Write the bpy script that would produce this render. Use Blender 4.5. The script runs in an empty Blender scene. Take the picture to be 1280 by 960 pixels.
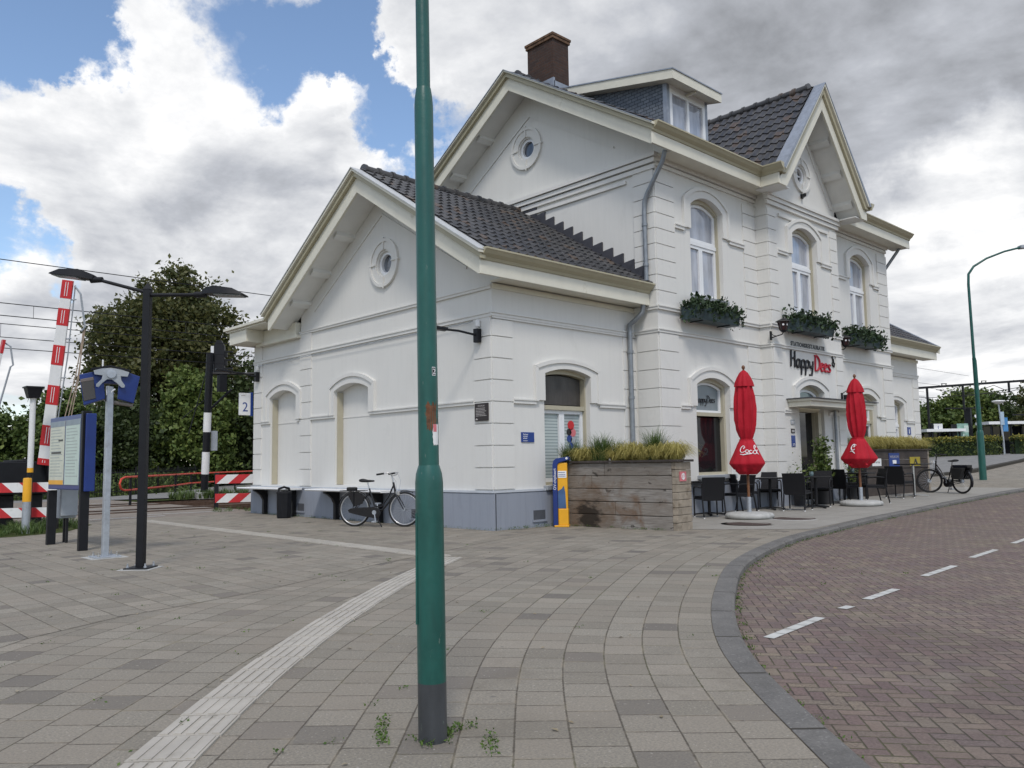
import bpy, bmesh, math, random
import numpy as np
from mathutils import Vector, Matrix
from mathutils.geometry import tessellate_polygon
R = math.radians
random.seed(7)
RNG = np.random.default_rng(11)
scene = bpy.context.scene
COL = scene.collection

# ------------------------------------------------------------------ terrain
GX = [-1e4, 4, 9, 16, 25, 32, 38, 43, 48, 1e5]
GZ = [0, 0, .06, .18, .27, .40, .75, 1.05, 1.15, 1.15]
def g(x):
    return float(np.interp(x, GX, GZ))

# ------------------------------------------------------------------ mesh builder
class Fr:
    """a local frame: u along, v up, w out of the wall"""
    def __init__(s, o, u, v, w):
        s.o, s.u, s.v, s.w = Vector(o), Vector(u), Vector(v), Vector(w)
    def P(s, u, v, w=0.0):
        return s.o + s.u * u + s.v * v + s.w * w
def front(y): return Fr((0, y, 0), (1, 0, 0), (0, 0, 1), (0, -1, 0))
def side(x): return Fr((x, 0, 0), (0, 1, 0), (0, 0, 1), (-1, 0, 0))

class MB:
    def __init__(s):
        s.v, s.f, s.m, s.uv = [], [], [], None
    def add(s, vs, fs, m=0):
        b = len(s.v)
        s.v += [tuple(p) for p in vs]
        for f in fs:
            s.f.append([b + i for i in f]); s.m.append(m)
        return s
    def hexa(s, c, m=0):
        return s.add(c, [(0, 3, 2, 1), (4, 5, 6, 7), (0, 1, 5, 4), (1, 2, 6, 5), (2, 3, 7, 6), (3, 0, 4, 7)], m)
    def box(s, a, b, m=0):
        (x0, y0, z0), (x1, y1, z1) = a, b
        return s.hexa([(x0, y0, z0), (x1, y0, z0), (x1, y1, z0), (x0, y1, z0), (x0, y0, z1), (x1, y0, z1), (x1, y1, z1), (x0, y1, z1)], m)
    def fbox(s, F, u0, u1, v0, v1, w0, w1, m=0):
        P = F.P
        return s.hexa([P(u0, v0, w0), P(u1, v0, w0), P(u1, v1, w0), P(u0, v1, w0), P(u0, v0, w1), P(u1, v0, w1), P(u1, v1, w1), P(u0, v1, w1)], m)
    def bar(s, a, b, wx, wy, m=0, up=(0, 0, 1)):
        a, b = Vector(a), Vector(b)
        d = (b - a).normalized()
        upv = Vector(up)
        if abs(d.dot(upv)) > .98: upv = Vector((1, 0, 0))
        x = d.cross(upv).normalized(); y = x.cross(d).normalized()
        x *= wx / 2; y *= wy / 2
        return s.hexa([a - x - y, a + x - y, a + x + y, a - x + y, b - x - y, b + x - y, b + x + y, b - x + y], m)
    def prism(s, F, pts, w0, w1, m=0, holes=()):
        loops = [[Vector((p[0], p[1], 0)) for p in pts]] + [[Vector((p[0], p[1], 0)) for p in h] for h in holes]
        tris = tessellate_polygon(loops)
        flat = [p for l in loops for p in l]
        n = len(flat)
        vs = [F.P(p.x, p.y, w0) for p in flat] + [F.P(p.x, p.y, w1) for p in flat]
        fs = [(t[0], t[1], t[2]) for t in tris] + [(n + t[2], n + t[1], n + t[0]) for t in tris]
        b = 0
        for l in loops:
            k = len(l)
            for i in range(k):
                j = (i + 1) % k
                fs.append((b + i, b + j, n + b + j, n + b + i))
            b += k
        return s.add(vs, fs, m)
    def wall(s, F, pts, holes, w, depth, m=0):
        """one wall skin with its openings cut and the reveals of the openings"""
        loops = [[Vector((p[0], p[1], 0)) for p in pts]] + [[Vector((p[0], p[1], 0)) for p in h] for h in holes]
        tris = tessellate_polygon(loops)
        flat = [p for l in loops for p in l]
        s.add([F.P(p.x, p.y, w) for p in flat], [tuple(t) for t in tris], m)
        for h in holes:
            k = len(h)
            s.add([F.P(p[0], p[1], w) for p in h] + [F.P(p[0], p[1], w - depth) for p in h],
                  [(i, (i + 1) % k, k + (i + 1) % k, k + i) for i in range(k)], m)
        return s
    def poly(s, F, pts, w, m=0):
        tris = tessellate_polygon([[Vector((p[0], p[1], 0)) for p in pts]])
        return s.add([F.P(p[0], p[1], w) for p in pts], [tuple(t) for t in tris], m)
    def tube(s, path, r, n=8, m=0, caps=True):
        path = [Vector(p) for p in path]
        rs = r if isinstance(r, (list, tuple)) else [r] * len(path)
        k = len(path)
        vs, fs = [], []
        px = None
        for i, p in enumerate(path):
            d = (path[min(i + 1, k - 1)] - path[max(i - 1, 0)])
            d = d.normalized() if d.length > 1e-9 else Vector((0, 0, 1))
            if px is None:
                a = Vector((0, 0, 1)) if abs(d.z) < .9 else Vector((1, 0, 0))
                px = d.cross(a).normalized()
            px = (px - d * px.dot(d)).normalized()
            py = d.cross(px)
            for j in range(n):
                t = 2 * math.pi * j / n
                vs.append(p + (px * math.cos(t) + py * math.sin(t)) * rs[i])
        for i in range(k - 1):
            for j in range(n):
                a, b = i * n + j, i * n + (j + 1) % n
                fs.append((a, b, b + n, a + n))
        if caps:
            fs.append(tuple(range(n - 1, -1, -1))); fs.append(tuple(range((k - 1) * n, k * n)))
        return s.add(vs, fs, m)
    def lathe(s, prof, c=(0, 0, 0), n=24, m=0, mod=None):
        vs, fs = [], []
        for r, z in prof:
            for j in range(n):
                t = 2 * math.pi * j / n
                q = r * (mod(t, z) if mod else 1)
                vs.append((c[0] + q * math.cos(t), c[1] + q * math.sin(t), c[2] + z))
        for i in range(len(prof) - 1):
            for j in range(n):
                a, b = i * n + j, i * n + (j + 1) % n
                fs.append((a, b, b + n, a + n))
        if prof[0][0] > 1e-4: fs.append(tuple(range(n - 1, -1, -1)))
        if prof[-1][0] > 1e-4: fs.append(tuple(range((len(prof) - 1) * n, len(prof) * n)))
        return s.add(vs, fs, m)
    def disc(s, c, axis, r, th, n=20, m=0):
        c, a = Vector(c), Vector(axis).normalized()
        return s.tube([c - a * th / 2, c + a * th / 2], r, n, m)
    def torus(s, c, axis, R0, r, n=36, k=8, m=0):
        c, a = Vector(c), Vector(axis).normalized()
        x = a.orthogonal().normalized(); y = a.cross(x)
        vs, fs = [], []
        for i in range(n):
            t = 2 * math.pi * i / n
            d = x * math.cos(t) + y * math.sin(t)
            for j in range(k):
                q = 2 * math.pi * j / k
                vs.append(c + d * (R0 + r * math.cos(q)) + a * (r * math.sin(q)))
        for i in range(n):
            for j in range(k):
                a0, b0 = i * k + j, i * k + (j + 1) % k
                a1, b1 = ((i + 1) % n) * k + j, ((i + 1) % n) * k + (j + 1) % k
                fs.append((a0, a1, b1, b0))
        return s.add(vs, fs, m)
    def build(s, name, mats, parent=None, smooth=None, bevel=None, loc=None, recalc=True):
        me = bpy.data.meshes.new(name)
        me.from_pydata(s.v, [], s.f)
        if not isinstance(mats, (list, tuple)): mats = [mats]
        for m in mats: me.materials.append(m)
        if len(mats) > 1: me.polygons.foreach_set('material_index', s.m)
        me.update()
        if recalc:
            bm = bmesh.new(); bm.from_mesh(me)
            bmesh.ops.recalc_face_normals(bm, faces=bm.faces[:])
            bm.to_mesh(me); bm.free()
        if smooth is not None:
            me.polygons.foreach_set('use_smooth', [True] * len(me.polygons))
            me.set_sharp_from_angle(angle=R(smooth))
        o = bpy.data.objects.new(name, me)
        COL.objects.link(o)
        if parent: o.parent = parent
        if loc is not None: o.location = loc
        if bevel:
            b = o.modifiers.new('edge', 'BEVEL'); b.width = bevel; b.segments = 2; b.limit_method = 'ANGLE'; b.angle_limit = R(40)
        return o

def tag(o, label=None, cat=None, group=None, kind=None):
    if label: o['label'] = label
    if cat: o['category'] = cat
    if group: o['group'] = group
    if kind: o['kind'] = kind
    return o
def thing(name, label, cat, loc=(0, 0, 0), rz=0.0, group=None):
    o = bpy.data.objects.new(name, None); COL.objects.link(o)
    o.empty_display_size = .2
    o.location = loc; o.rotation_euler = (0, 0, rz)
    return tag(o, label, cat, group)
def kids(o): return list(o.children)
def dup(root, loc, rz, label=None, group=None):
    def cp(o, par):
        c = o.copy(); COL.objects.link(c)
        if par: c.parent = par
        for ch in kids(o): cp(ch, c)
        return c
    r = cp(root, None)
    r.location = loc; r.rotation_euler = (0, 0, rz)
    if label: r['label'] = label
    if group: r['group'] = group
    return r

def arch(u0, u1, v0, vs, vc, n=12):
    """outline of an opening with a segmental arch"""
    h = vc - vs; c = (u1 - u0) / 2
    rad = (c * c + h * h) / (2 * h); um = (u0 + u1) / 2; cv = vc - rad
    a = math.asin(c / rad)
    arc = [(um + rad * math.sin(a - 2 * a * i / n), cv + rad * math.cos(a - 2 * a * i / n)) for i in range(n + 1)]
    return [(u0, v0), (u1, v0)] + arc
def circ(u, v, r, n=28): return [(u + r * math.cos(2 * math.pi * i / n), v + r * math.sin(2 * math.pi * i / n)) for i in range(n)]
def chev(uc, za, s, h, t, foot=None):
    lo = za - s * h
    if foot is None:
        return [(uc - h, lo - t), (uc, za - t), (uc + h, lo - t), (uc + h, lo), (uc, za), (uc - h, lo)]
    k = (za - t - foot) / s
    return [(uc - h, foot), (uc - k, foot), (uc, za - t), (uc + k, foot), (uc + h, foot), (uc + h, max(lo, foot + .02)), (uc, za), (uc - h, max(lo, foot + .02))]

def text_mesh(name, body, size, F, u, v, w, mat, parent, align='LEFT', ext=.004, sx=1.0, shear=0.0, bold=0.0, sp=1.0):
    cu = bpy.data.curves.new(name, 'FONT'); cu.body = body; cu.size = size; cu.extrude = ext
    cu.align_x = align; cu.space_character = sp; cu.shear = shear; cu.offset = bold; cu.resolution_u = 3
    tmp = bpy.data.objects.new(name, cu); COL.objects.link(tmp)
    dg = bpy.context.evaluated_depsgraph_get(); dg.update()
    me = bpy.data.meshes.new_from_object(tmp.evaluated_get(dg))
    bpy.data.objects.remove(tmp); bpy.data.curves.remove(cu)
    for p in me.vertices:
        p.co = F.P(u + p.co.x * sx, v + p.co.y, w + p.co.z)
    me.materials.clear(); me.materials.append(mat); me.name = name
    o = bpy.data.objects.new(name, me); COL.objects.link(o)
    if parent: o.parent = parent
    return o

# ------------------------------------------------------------------ materials
class NT:
    def __init__(s, name):
        s.mat = bpy.data.materials.new(name); s.mat.use_nodes = True
        s.t = s.mat.node_tree; s.t.nodes.clear()
        s.out = s.n('OutputMaterial'); s.b = s.n('BsdfPrincipled')
        s.l(s.b, 'BSDF', s.out, 'Surface')
    def n(s, k, **kw):
        x = s.t.nodes.new('ShaderNode' + k)
        for a, b in kw.items(): setattr(x, a, b)
        return x
    def l(s, a, ao, b, bi): s.t.links.new(a.outputs[ao], b.inputs[bi])
    def math(s, op, a, b=None, c=None):
        x = s.n('Math', operation=op)
        for i, q in enumerate((a, b, c)):
            if q is None: continue
            if isinstance(q, tuple): s.l(q[0], q[1], x, i)
            else: x.inputs[i].default_value = q
        return (x, 0)
    def mix(s, fac, a, b, blend='MIX'):
        x = s.n('Mix', data_type='RGBA', blend_type=blend)
        for i, q in ((0, fac), (6, a), (7, b)):
            if isinstance(q, tuple) and hasattr(q[0], 'outputs'): s.l(q[0], q[1], x, i)
            else: x.inputs[i].default_value = q if i == 0 else (*q[:3], 1)
        return (x, 2)
    def noise(s, vec, scale, det=4, rough=.55, dist=0.0):
        x = s.n('TexNoise'); x.inputs['Scale'].default_value = scale; x.inputs['Detail'].default_value = det
        x.inputs['Roughness'].default_value = rough; x.inputs['Distortion'].default_value = dist
        if vec: s.l(vec[0], vec[1], x, 'Vector')
        return (x, 0)
    def ramp(s, q, a, b, lo=0.0, hi=1.0):
        x = s.n('MapRange'); s.l(q[0], q[1], x, 0)
        for i, v in zip((1, 2, 3, 4), (a, b, lo, hi)): x.inputs[i].default_value = v
        return (x, 0)
    def coord(s, kind='Object', scale=(1, 1, 1), rot=(0, 0, 0)):
        c = s.n('TexCoord'); m = s.n('Mapping'); s.l(c, kind, m, 'Vector')
        m.inputs['Scale'].default_value = scale; m.inputs['Rotation'].default_value = rot
        return (m, 0)
    def bump(s, h, st=.3, dist=.01):
        x = s.n('Bump'); x.inputs['Strength'].default_value = st; x.inputs['Distance'].default_value = dist
        s.l(h[0], h[1], x, 'Height'); s.l(x, 'Normal', s.b, 'Normal')
    def color(s, q):
        if hasattr(q[0], 'outputs'): s.l(q[0], q[1], s.b, 'Base Color')
        else: s.b.inputs['Base Color'].default_value = (*q[:3], 1)
    def set(s, rough=.6, metal=0.0, spec=.5):
        s.b.inputs['Roughness'].default_value = rough; s.b.inputs['Metallic'].default_value = metal
        s.b.inputs['Specular IOR Level'].default_value = spec

def pm(name, col, rough=.6, metal=0.0, var=.12, scale=6.0, bump=0.0, bscale=60, spec=.5, dirt=None):
    t = NT(name); t.set(rough, metal, spec)
    c = t.coord()
    n = t.noise(c, scale, 5)
    f = t.ramp(n, .3, .7)
    q = t.mix(f, [x * (1 - var) for x in col], [min(1, x * (1 + var)) for x in col])
    if dirt:
        d = t.ramp(t.noise(c, dirt[1], 6, .65), dirt[2], dirt[3])
        q = t.mix(d, q, dirt[0])
    t.color(q)
    if bump: t.bump(t.noise(c, bscale, 3), bump, .01)
    return t.mat

def paint_wall(name, col, streak=.10):
    t = NT(name); t.set(.75, 0, .3)
    c = t.coord(); cs = t.coord(scale=(5, 5, .35))
    a = t.ramp(t.noise(c, .7, 5, .6), .35, .7)
    b = t.ramp(t.noise(cs, 2.2, 6, .65), .48, .78)
    d = t.ramp(t.noise(c, 9, 5, .7), .62, .8)
    q = t.mix(a, [x * .96 for x in col], col)
    q = t.mix(t.math('MULTIPLY', b, streak * 4), q, [x * .80 for x in col])
    q = t.mix(t.math('MULTIPLY', d, .35), q, (col[0] * .8, col[1] * .78, col[2] * .72))
    pa = t.ramp(t.noise(t.coord(scale=(1, 1, .8)), 1.9, 7, .72, .5), .60, .64)
    q = t.mix(t.math('MULTIPLY', pa, .16), q, (col[0] * .78, col[1] * .78, col[2] * .76))
    cr_ = t.ramp(t.noise(t.coord(scale=(9, 9, .5)), 1.3, 6, .75), .66, .72)
    q = t.mix(t.math('MULTIPLY', cr_, .26), q, (col[0] * .55, col[1] * .55, col[2] * .52))
    t.color(q)
    t.bump(t.noise(c, 70, 4, .6), .12, .01)
    return t.mat

M = {}
M['white'] = paint_wall('white_masonry_paint', (.70, .69, .655), .07)
M['plinth'] = paint_wall('blue_grey_plinth_paint', (.285, .31, .36), .2)
M['gutter'] = pm('olive_tan_gutter_paint', (.40, .365, .25), .4, var=.06, scale=3, dirt=((.26, .22, .14), 3, .6, .85))
M['cream'] = pm('cream_trim_paint', (.665, .64, .54), .45, var=.05, scale=3, dirt=((.38, .34, .24), 3, .62, .85))
M['soffit'] = pm('white_soffit_boards', (.70, .70, .67), .6, var=.05, scale=3)
M['tan'] = pm('tan_window_frame_paint', (.43, .395, .295), .45, var=.05, scale=4)
M['sash'] = pm('white_sash_paint', (.76, .77, .78), .35, var=.03)
def tilemat():
    t = NT('dark_glazed_pantile'); t.set(.4, 0, .5)
    c = t.coord(); v = t.n('TexVoronoi'); v.inputs['Scale'].default_value = 3.9; v.inputs['Randomness'].default_value = .55; t.l(c[0], c[1], v, 'Vector')
    sp = t.n('SeparateColor'); t.l(v, 'Color', sp, 0)
    q = t.mix((sp, 0), (.026, .027, .031), (.062, .060, .062))
    q = t.mix(t.math('GREATER_THAN', (sp, 1), .90), q, (.085, .060, .046))
    li = t.ramp(t.noise(c, 7, 6, .7), .60, .70)
    q = t.mix(t.math('MULTIPLY', li, .55), q, (.125, .120, .095))
    du = t.ramp(t.noise(c, 1.1, 5, .6), .4, .7); q = t.mix(t.math('MULTIPLY', du, .35), q, (.075, .068, .060))
    t.color(q); t.bump(t.noise(c, 40, 3), .12, .01)
    return t.mat
M['tile'] = tilemat()
M['lead'] = pm('grey_lead_flashing', (.28, .31, .36), .5, .3, var=.15, scale=8)
M['leaddark'] = pm('dark_lead_flashing', (.055, .055, .065), .5, .1, var=.2, scale=8)
M['zinc'] = pm('grey_zinc_downpipe', (.25, .27, .29), .45, .5, var=.15, scale=8)
M['sill'] = pm('grey_stone_sill', (.30, .32, .34), .7, var=.1)
M['black'] = pm('black_powder_coat', (.008, .0085, .011), .5, var=.2, scale=8, spec=.3)
M['iron'] = pm('black_painted_iron', (.012, .012, .014), .5, var=.2, spec=.3)
M['steel'] = pm('galvanised_steel', (.42, .45, .49), .42, .55, var=.12, scale=14, dirt=((.30, .31, .33), 10, .5, .8))
M['chrome'] = pm('brushed_chrome', (.55, .55, .55), .28, .9, var=.05)
M['blue'] = pm('railway_blue_enamel', (.008, .030, .175), .35, var=.1, scale=3)
M['bluesign'] = pm('blue_sign_face', (.012, .045, .22), .4, var=.05)
M['yellow'] = pm('yellow_enamel', (.78, .38, .012), .4, var=.06, scale=4)
M['red'] = pm('red_reflective_paint', (.52, .02, .025), .45, var=.1)
M['redrail'] = pm('orange_red_rail_paint', (.62, .06, .03), .45, var=.12)
M['whitep'] = pm('white_reflective_paint', (.74, .74, .73), .45, var=.05, dirt=((.5, .5, .46), 6, .6, .85))
M['rubber'] = pm('black_rubber', (.012, .012, .012), .75, var=.2)
M['silver'] = pm('silver_rim_metal', (.6, .6, .6), .3, .8, var=.05)
M['gloss'] = pm('black_gloss_frame_paint', (.012, .012, .014), .22, var=.2)
M['wicker'] = None
M['wood'] = pm('brown_varnished_pole', (.16, .065, .025), .5, var=.25, scale=12)
M['concrete'] = pm('pale_concrete_base', (.42, .42, .40), .85, var=.15, scale=8, bump=.3, bscale=50, dirt=((.2, .19, .17), 7, .58, .78))
M['greybox'] = pm('grey_cabinet_paint', (.33, .36, .39), .5, var=.08)
M['soil'] = pm('dark_soil', (.035, .025, .018), .95, var=.3, scale=20, bump=.5, bscale=40)
M['txtblack'] = pm('black_letter_paint', (.010, .010, .012), .4, var=.1)
M['txtred'] = pm('red_letter_paint', (.45, .012, .03), .4, var=.1)
M['txtwhite'] = pm('white_letter_paint', (.80, .80, .80), .5, var=.02)
M['txtgrey'] = pm('grey_letter_paint', (.45, .42, .40), .5, var=.05)
M['plaque'] = pm('dark_brown_plaque', (.022, .014, .014), .4, var=.1)
M['paper'] = pm('printed_notice_paper', (.50, .60, .54), .5, var=.06, scale=3)
M['paper2'] = pm('pale_timetable_paper', (.58, .60, .50), .5, var=.08, scale=4)
M['lantern'] = pm('dark_red_brown_lantern_glass', (.035, .012, .014), .2, var=.2)
M['pink'] = pm('pink_sign_face', (.60, .16, .18), .5, var=.08)
M['manhole'] = pm('rusty_cast_iron_cover', (.075, .05, .042), .7, .3, var=.3, scale=10, bump=.5, bscale=30)
M['bark'] = pm('grey_brown_bark', (.09, .07, .05), .9, var=.35, scale=8, bump=.6, bscale=14)
M['terracotta'] = pm('dark_plant_pot', (.03, .03, .033), .6, var=.15)
M['ballast'] = pm('brown_grey_ballast_stones', (.17, .13, .10), .95, var=.45, scale=22, bump=1.0, bscale=28)
M['rail'] = pm('rusty_rail_steel', (.14, .09, .065), .5, .6, var=.3, scale=12)
M['asphalt'] = pm('grey_path_asphalt', (.20, .195, .185), .9, var=.18, scale=2.5, bump=.4, bscale=120)
M['deck'] = pm('brown_grey_crossing_plates', (.22, .185, .15), .85, var=.2, scale=3, bump=.4, bscale=60)
M['lightstrip'] = pm('pale_ribbed_paving', (.42, .39, .34), .85, var=.12, scale=3, dirt=((.24, .22, .18), 4, .58, .82))

def glass(name, col, rough=.03, ior=1.9, var=0.0):
    t = NT(name); t.set(rough, 0, .5); t.b.inputs['IOR'].default_value = ior
    c = t.coord()
    if var:
        n = t.ramp(t.noise(t.coord(scale=(3, 3, .8)), 1.5, 3), .35, .65)
        t.color(t.mix(n, [x * (1 - var) for x in col], [x * (1 + var) for x in col]))
    else: t.color(col)
    t.bump(t.noise(c, 1.3, 1), .02, .02)
    return t.mat
M['glass_up'] = glass('upper_glass_curtain_and_painted_sky_reflection', (.33, .35, .40), ior=2.1, var=.25)  # pale base: net curtain tone, lightened further to paint in the sky's reflection
M['glass_dark'] = glass('dark_window_glass', (.012, .013, .015), ior=1.38)
M['glass_green'] = glass('green_grey_window_glass', (.10, .15, .16), ior=1.7, var=.15)
M['glass_mesh'] = glass('brown_screened_glass', (.055, .050, .046), rough=.35, ior=1.45, var=.35)
M['glass_grey'] = glass('frosted_grey_glass', (.19, .225, .24), rough=.25, ior=1.5, var=.06)
M['display'] = glass('brown_display_glass', (.05, .042, .04), rough=.15, ior=1.5)

def blinds():
    t = NT('pale_slatted_blind_behind_glass'); t.set(.12, 0, .5)
    c = t.n('TexCoord'); s = t.n('SeparateXYZ'); t.l(c, 'Object', s, 0)
    f = t.math('FRACT', t.math('MULTIPLY', (s, 2), 16))
    k = t.ramp(f, .55, .95)
    t.color(t.mix(k, (.42, .48, .48), (.17, .21, .22)))
    return t.mat
M['blind'] = blinds()

def leafmat(name, a, b, trans=.25):
    t = NT(name); t.set(.55, 0, .35)
    gm = t.n('NewGeometry')
    f = (gm, 'Random Per Island')
    q = t.mix(f, a, b)
    t.color(q)
    tr = t.n('BsdfTranslucent'); t.l(q[0], q[1], tr, 'Color')
    mx = t.n('MixShader'); mx.inputs[0].default_value = trans
    t.l(t.b, 0, mx, 1); t.l(tr, 0, mx, 2); t.l(mx, 0, t.out, 'Surface')
    return t.mat
M['leaf_maple'] = leafmat('bronze_green_maple_leaves', (.052, .070, .024), (.165, .160, .056), .4)
M['leaf_dark'] = leafmat('dark_green_leaves', (.030, .048, .017), (.080, .11, .036), .3)
M['leaf_mid'] = leafmat('mid_green_leaves', (.055, .09, .024), (.14, .19, .05))
M['leaf_light'] = leafmat('light_green_leaves', (.075, .12, .028), (.185, .23, .06))
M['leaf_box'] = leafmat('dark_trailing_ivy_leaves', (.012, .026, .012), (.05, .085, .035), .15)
M['leaf_hedge'] = leafmat('green_hedge_leaves', (.045, .07, .018), (.12, .15, .04))
M['leaf_gold'] = leafmat('yellow_green_hedge_tips', (.22, .20, .035), (.36, .31, .06))
M['blade_gold'] = leafmat('yellow_sedge_blades', (.30, .27, .07), (.58, .50, .18), .3)
M['blade_green'] = leafmat('green_grass_blades', (.055, .10, .025), (.14, .20, .06), .2)
M['weed'] = leafmat('weed_leaves', (.05, .10, .02), (.12, .19, .04), .2)

def wicker():
    t = NT('anthracite_woven_wicker'); t.set(.6, 0, .2)
    c = t.coord()
    w = t.n('TexWave', wave_type='BANDS', bands_direction='Z'); t.l(c[0], c[1], w, 'Vector'); w.inputs['Scale'].default_value = 28
    w2 = t.n('TexWave', wave_type='BANDS', bands_direction='X'); t.l(c[0], c[1], w2, 'Vector'); w2.inputs['Scale'].default_value = 22
    h = t.math('ADD', (w, 1), (w2, 1))
    t.color(t.mix(t.math('MULTIPLY', h, .5), (.006, .006, .007), (.022, .022, .025)))
    t.bump(h, .5, .004)
    return t.mat
M['wicker'] = wicker()

def umbrella_cloth():
    t = NT('red_parasol_cloth'); t.set(.7, 0, .25)
    c = t.coord()
    n = t.ramp(t.noise(c, 3, 4), .3, .7)
    t.color(t.mix(n, (.335, .007, .016), (.45, .011, .026)))
    t.bump(t.noise(t.coord(scale=(6, 6, 1)), 5, 4), .35, .02)
    return t.mat
M['cloth'] = umbrella_cloth()

def timber():
    t = NT('weathered_grey_timber_beams'); t.set(.85, 0, .25)
    c = t.coord()
    grain = t.noise(t.coord(scale=(1.2, 1.2, 16)), 3.2, 7, .65, .4)
    big = t.ramp(t.noise(c, 1.6, 4, .6), .35, .68)
    br = t.ramp(t.noise(c, 2.1, 5, .6, .5), .55, .72)
    q = t.mix(t.ramp(grain, .3, .7), (.11, .10, .092), (.42, .405, .38))
    q = t.mix(t.math('MULTIPLY', big, .6), q, (.20, .175, .15))
    isl = t.n('NewGeometry'); q = t.mix(t.ramp((isl, 'Random Per Island'), 0, 1, 0, .6), q, (.20, .165, .13))
    q = t.mix(t.math('MULTIPLY', br, .75), q, (.14, .075, .038))
    dk = t.ramp(t.noise(t.coord(scale=(1, 1, 2)), 4.2, 4, .6, .6), .62, .70)
    q = t.mix(t.math('MULTIPLY', dk, .8), q, (.03, .024, .018))
    # a black damp stain low on the long face, with a ragged outline
    c2 = t.n('TexCoord'); vd = t.n('VectorMath', operation='DISTANCE'); t.l(c2, 'Object', vd, 0); vd.inputs[1].default_value = (.06, -.72, .17)
    wob_ = t.math('MULTIPLY', t.math('SUBTRACT', t.noise(t.coord(scale=(1, 1, 2.2)), 3.5, 5, .65), .5), .75)
    stn = t.ramp(t.math('ADD', (vd, 1), wob_), .36, .22)
    q = t.mix(t.ramp(t.math('ADD', (vd, 1), wob_), .75, .40, 0, .6), q, (.13, .085, .05))
    q = t.mix(t.math('MULTIPLY', stn, .9), q, (.022, .017, .013))
    t.color(q); t.bump(grain, .6, .01)
    return t.mat
M['timber'] = timber()
M['timber2'] = pm('dark_stained_timber', (.060, .048, .042), .8, var=.3, scale=5, bump=.3, bscale=20)
M['endgrain'] = pm('pale_timber_end_beams', (.29, .245, .19), .85, var=.25, scale=7, bump=.4, bscale=30, dirt=((.15, .11, .07), 6, .55, .75))

def bricks(name, ca, cb, cm, sw, sh, uv=None):
    t = NT(name); t.set(.85, 0, .3)
    c = t.n('TexCoord'); sp = t.n('SeparateXYZ'); t.l(c, 'Object', sp, 0)
    cx = t.n('CombineXYZ')
    s = t.math('ADD', (sp, 0), (sp, 1))
    t.l(s[0], s[1], cx, 0); t.l(sp, 2, cx, 1)
    b = t.n('TexBrick'); t.l(cx, 0, b, 'Vector')
    b.inputs['Color1'].default_value = (*ca, 1); b.inputs['Color2'].default_value = (*cb, 1); b.inputs['Mortar'].default_value = (*cm, 1)
    b.inputs['Scale'].default_value = 1; b.inputs['Brick Width'].default_value = sw; b.inputs['Row Height'].default_value = sh
    b.inputs['Mortar Size'].default_value = .008
    n = t.ramp(t.noise(t.coord(), 6, 5), .3, .7)
    t.color(t.mix(t.math('MULTIPLY', n, .5), (b, 0), [x * .5 for x in ca]))
    t.bump(t.math('SUBTRACT', 1, (b, 1)), .5, .01)
    return t.mat
M['brick'] = bricks('dark_chimney_brick', (.080, .042, .030), (.045, .030, .027), (.060, .052, .047), .22, .075)
M['chimcap'] = pm('orange_brown_chimney_coping', (.13, .072, .040), .85, var=.5, scale=9, bump=.3, bscale=30)
M['slate'] = bricks('blue_grey_slate_shingles', (.13, .155, .19), (.19, .215, .25), (.035, .04, .05), .17, .082)

def pole_paint(name, col, zsplit=None):
    t = NT(name); t.set(.38, 0, .5)
    c = t.coord()
    q = t.mix(t.ramp(t.noise(t.coord(scale=(1, 1, .3)), 9, 5, .6), .3, .75), [x * .66 for x in col], [x * 1.15 for x in col])
    sc = t.ramp(t.noise(t.coord(scale=(14, 14, 3)), 3, 6, .7), .655, .70)
    q = t.mix(t.math('MULTIPLY', sc, .7), q, (.16, .20, .17))
    rust = t.ramp(t.noise(t.coord(scale=(6, 6, 2)), 3.3, 5, .6), .74, .79)
    q = t.mix(rust, q, (.13, .045, .02))
    t.color(q); t.bump(t.noise(c, 30, 4), .15, .01)
    return t.mat
M['green'] = pole_paint('dark_green_lamp_post_paint', (.012, .098, .080))
M['greenlow'] = pole_paint('grey_weathered_post_foot', (.055, .060, .066))
M['rust'] = pm('bare_rust_patch', (.14, .055, .025), .9, var=.35, scale=30, bump=.4, bscale=60)
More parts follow.
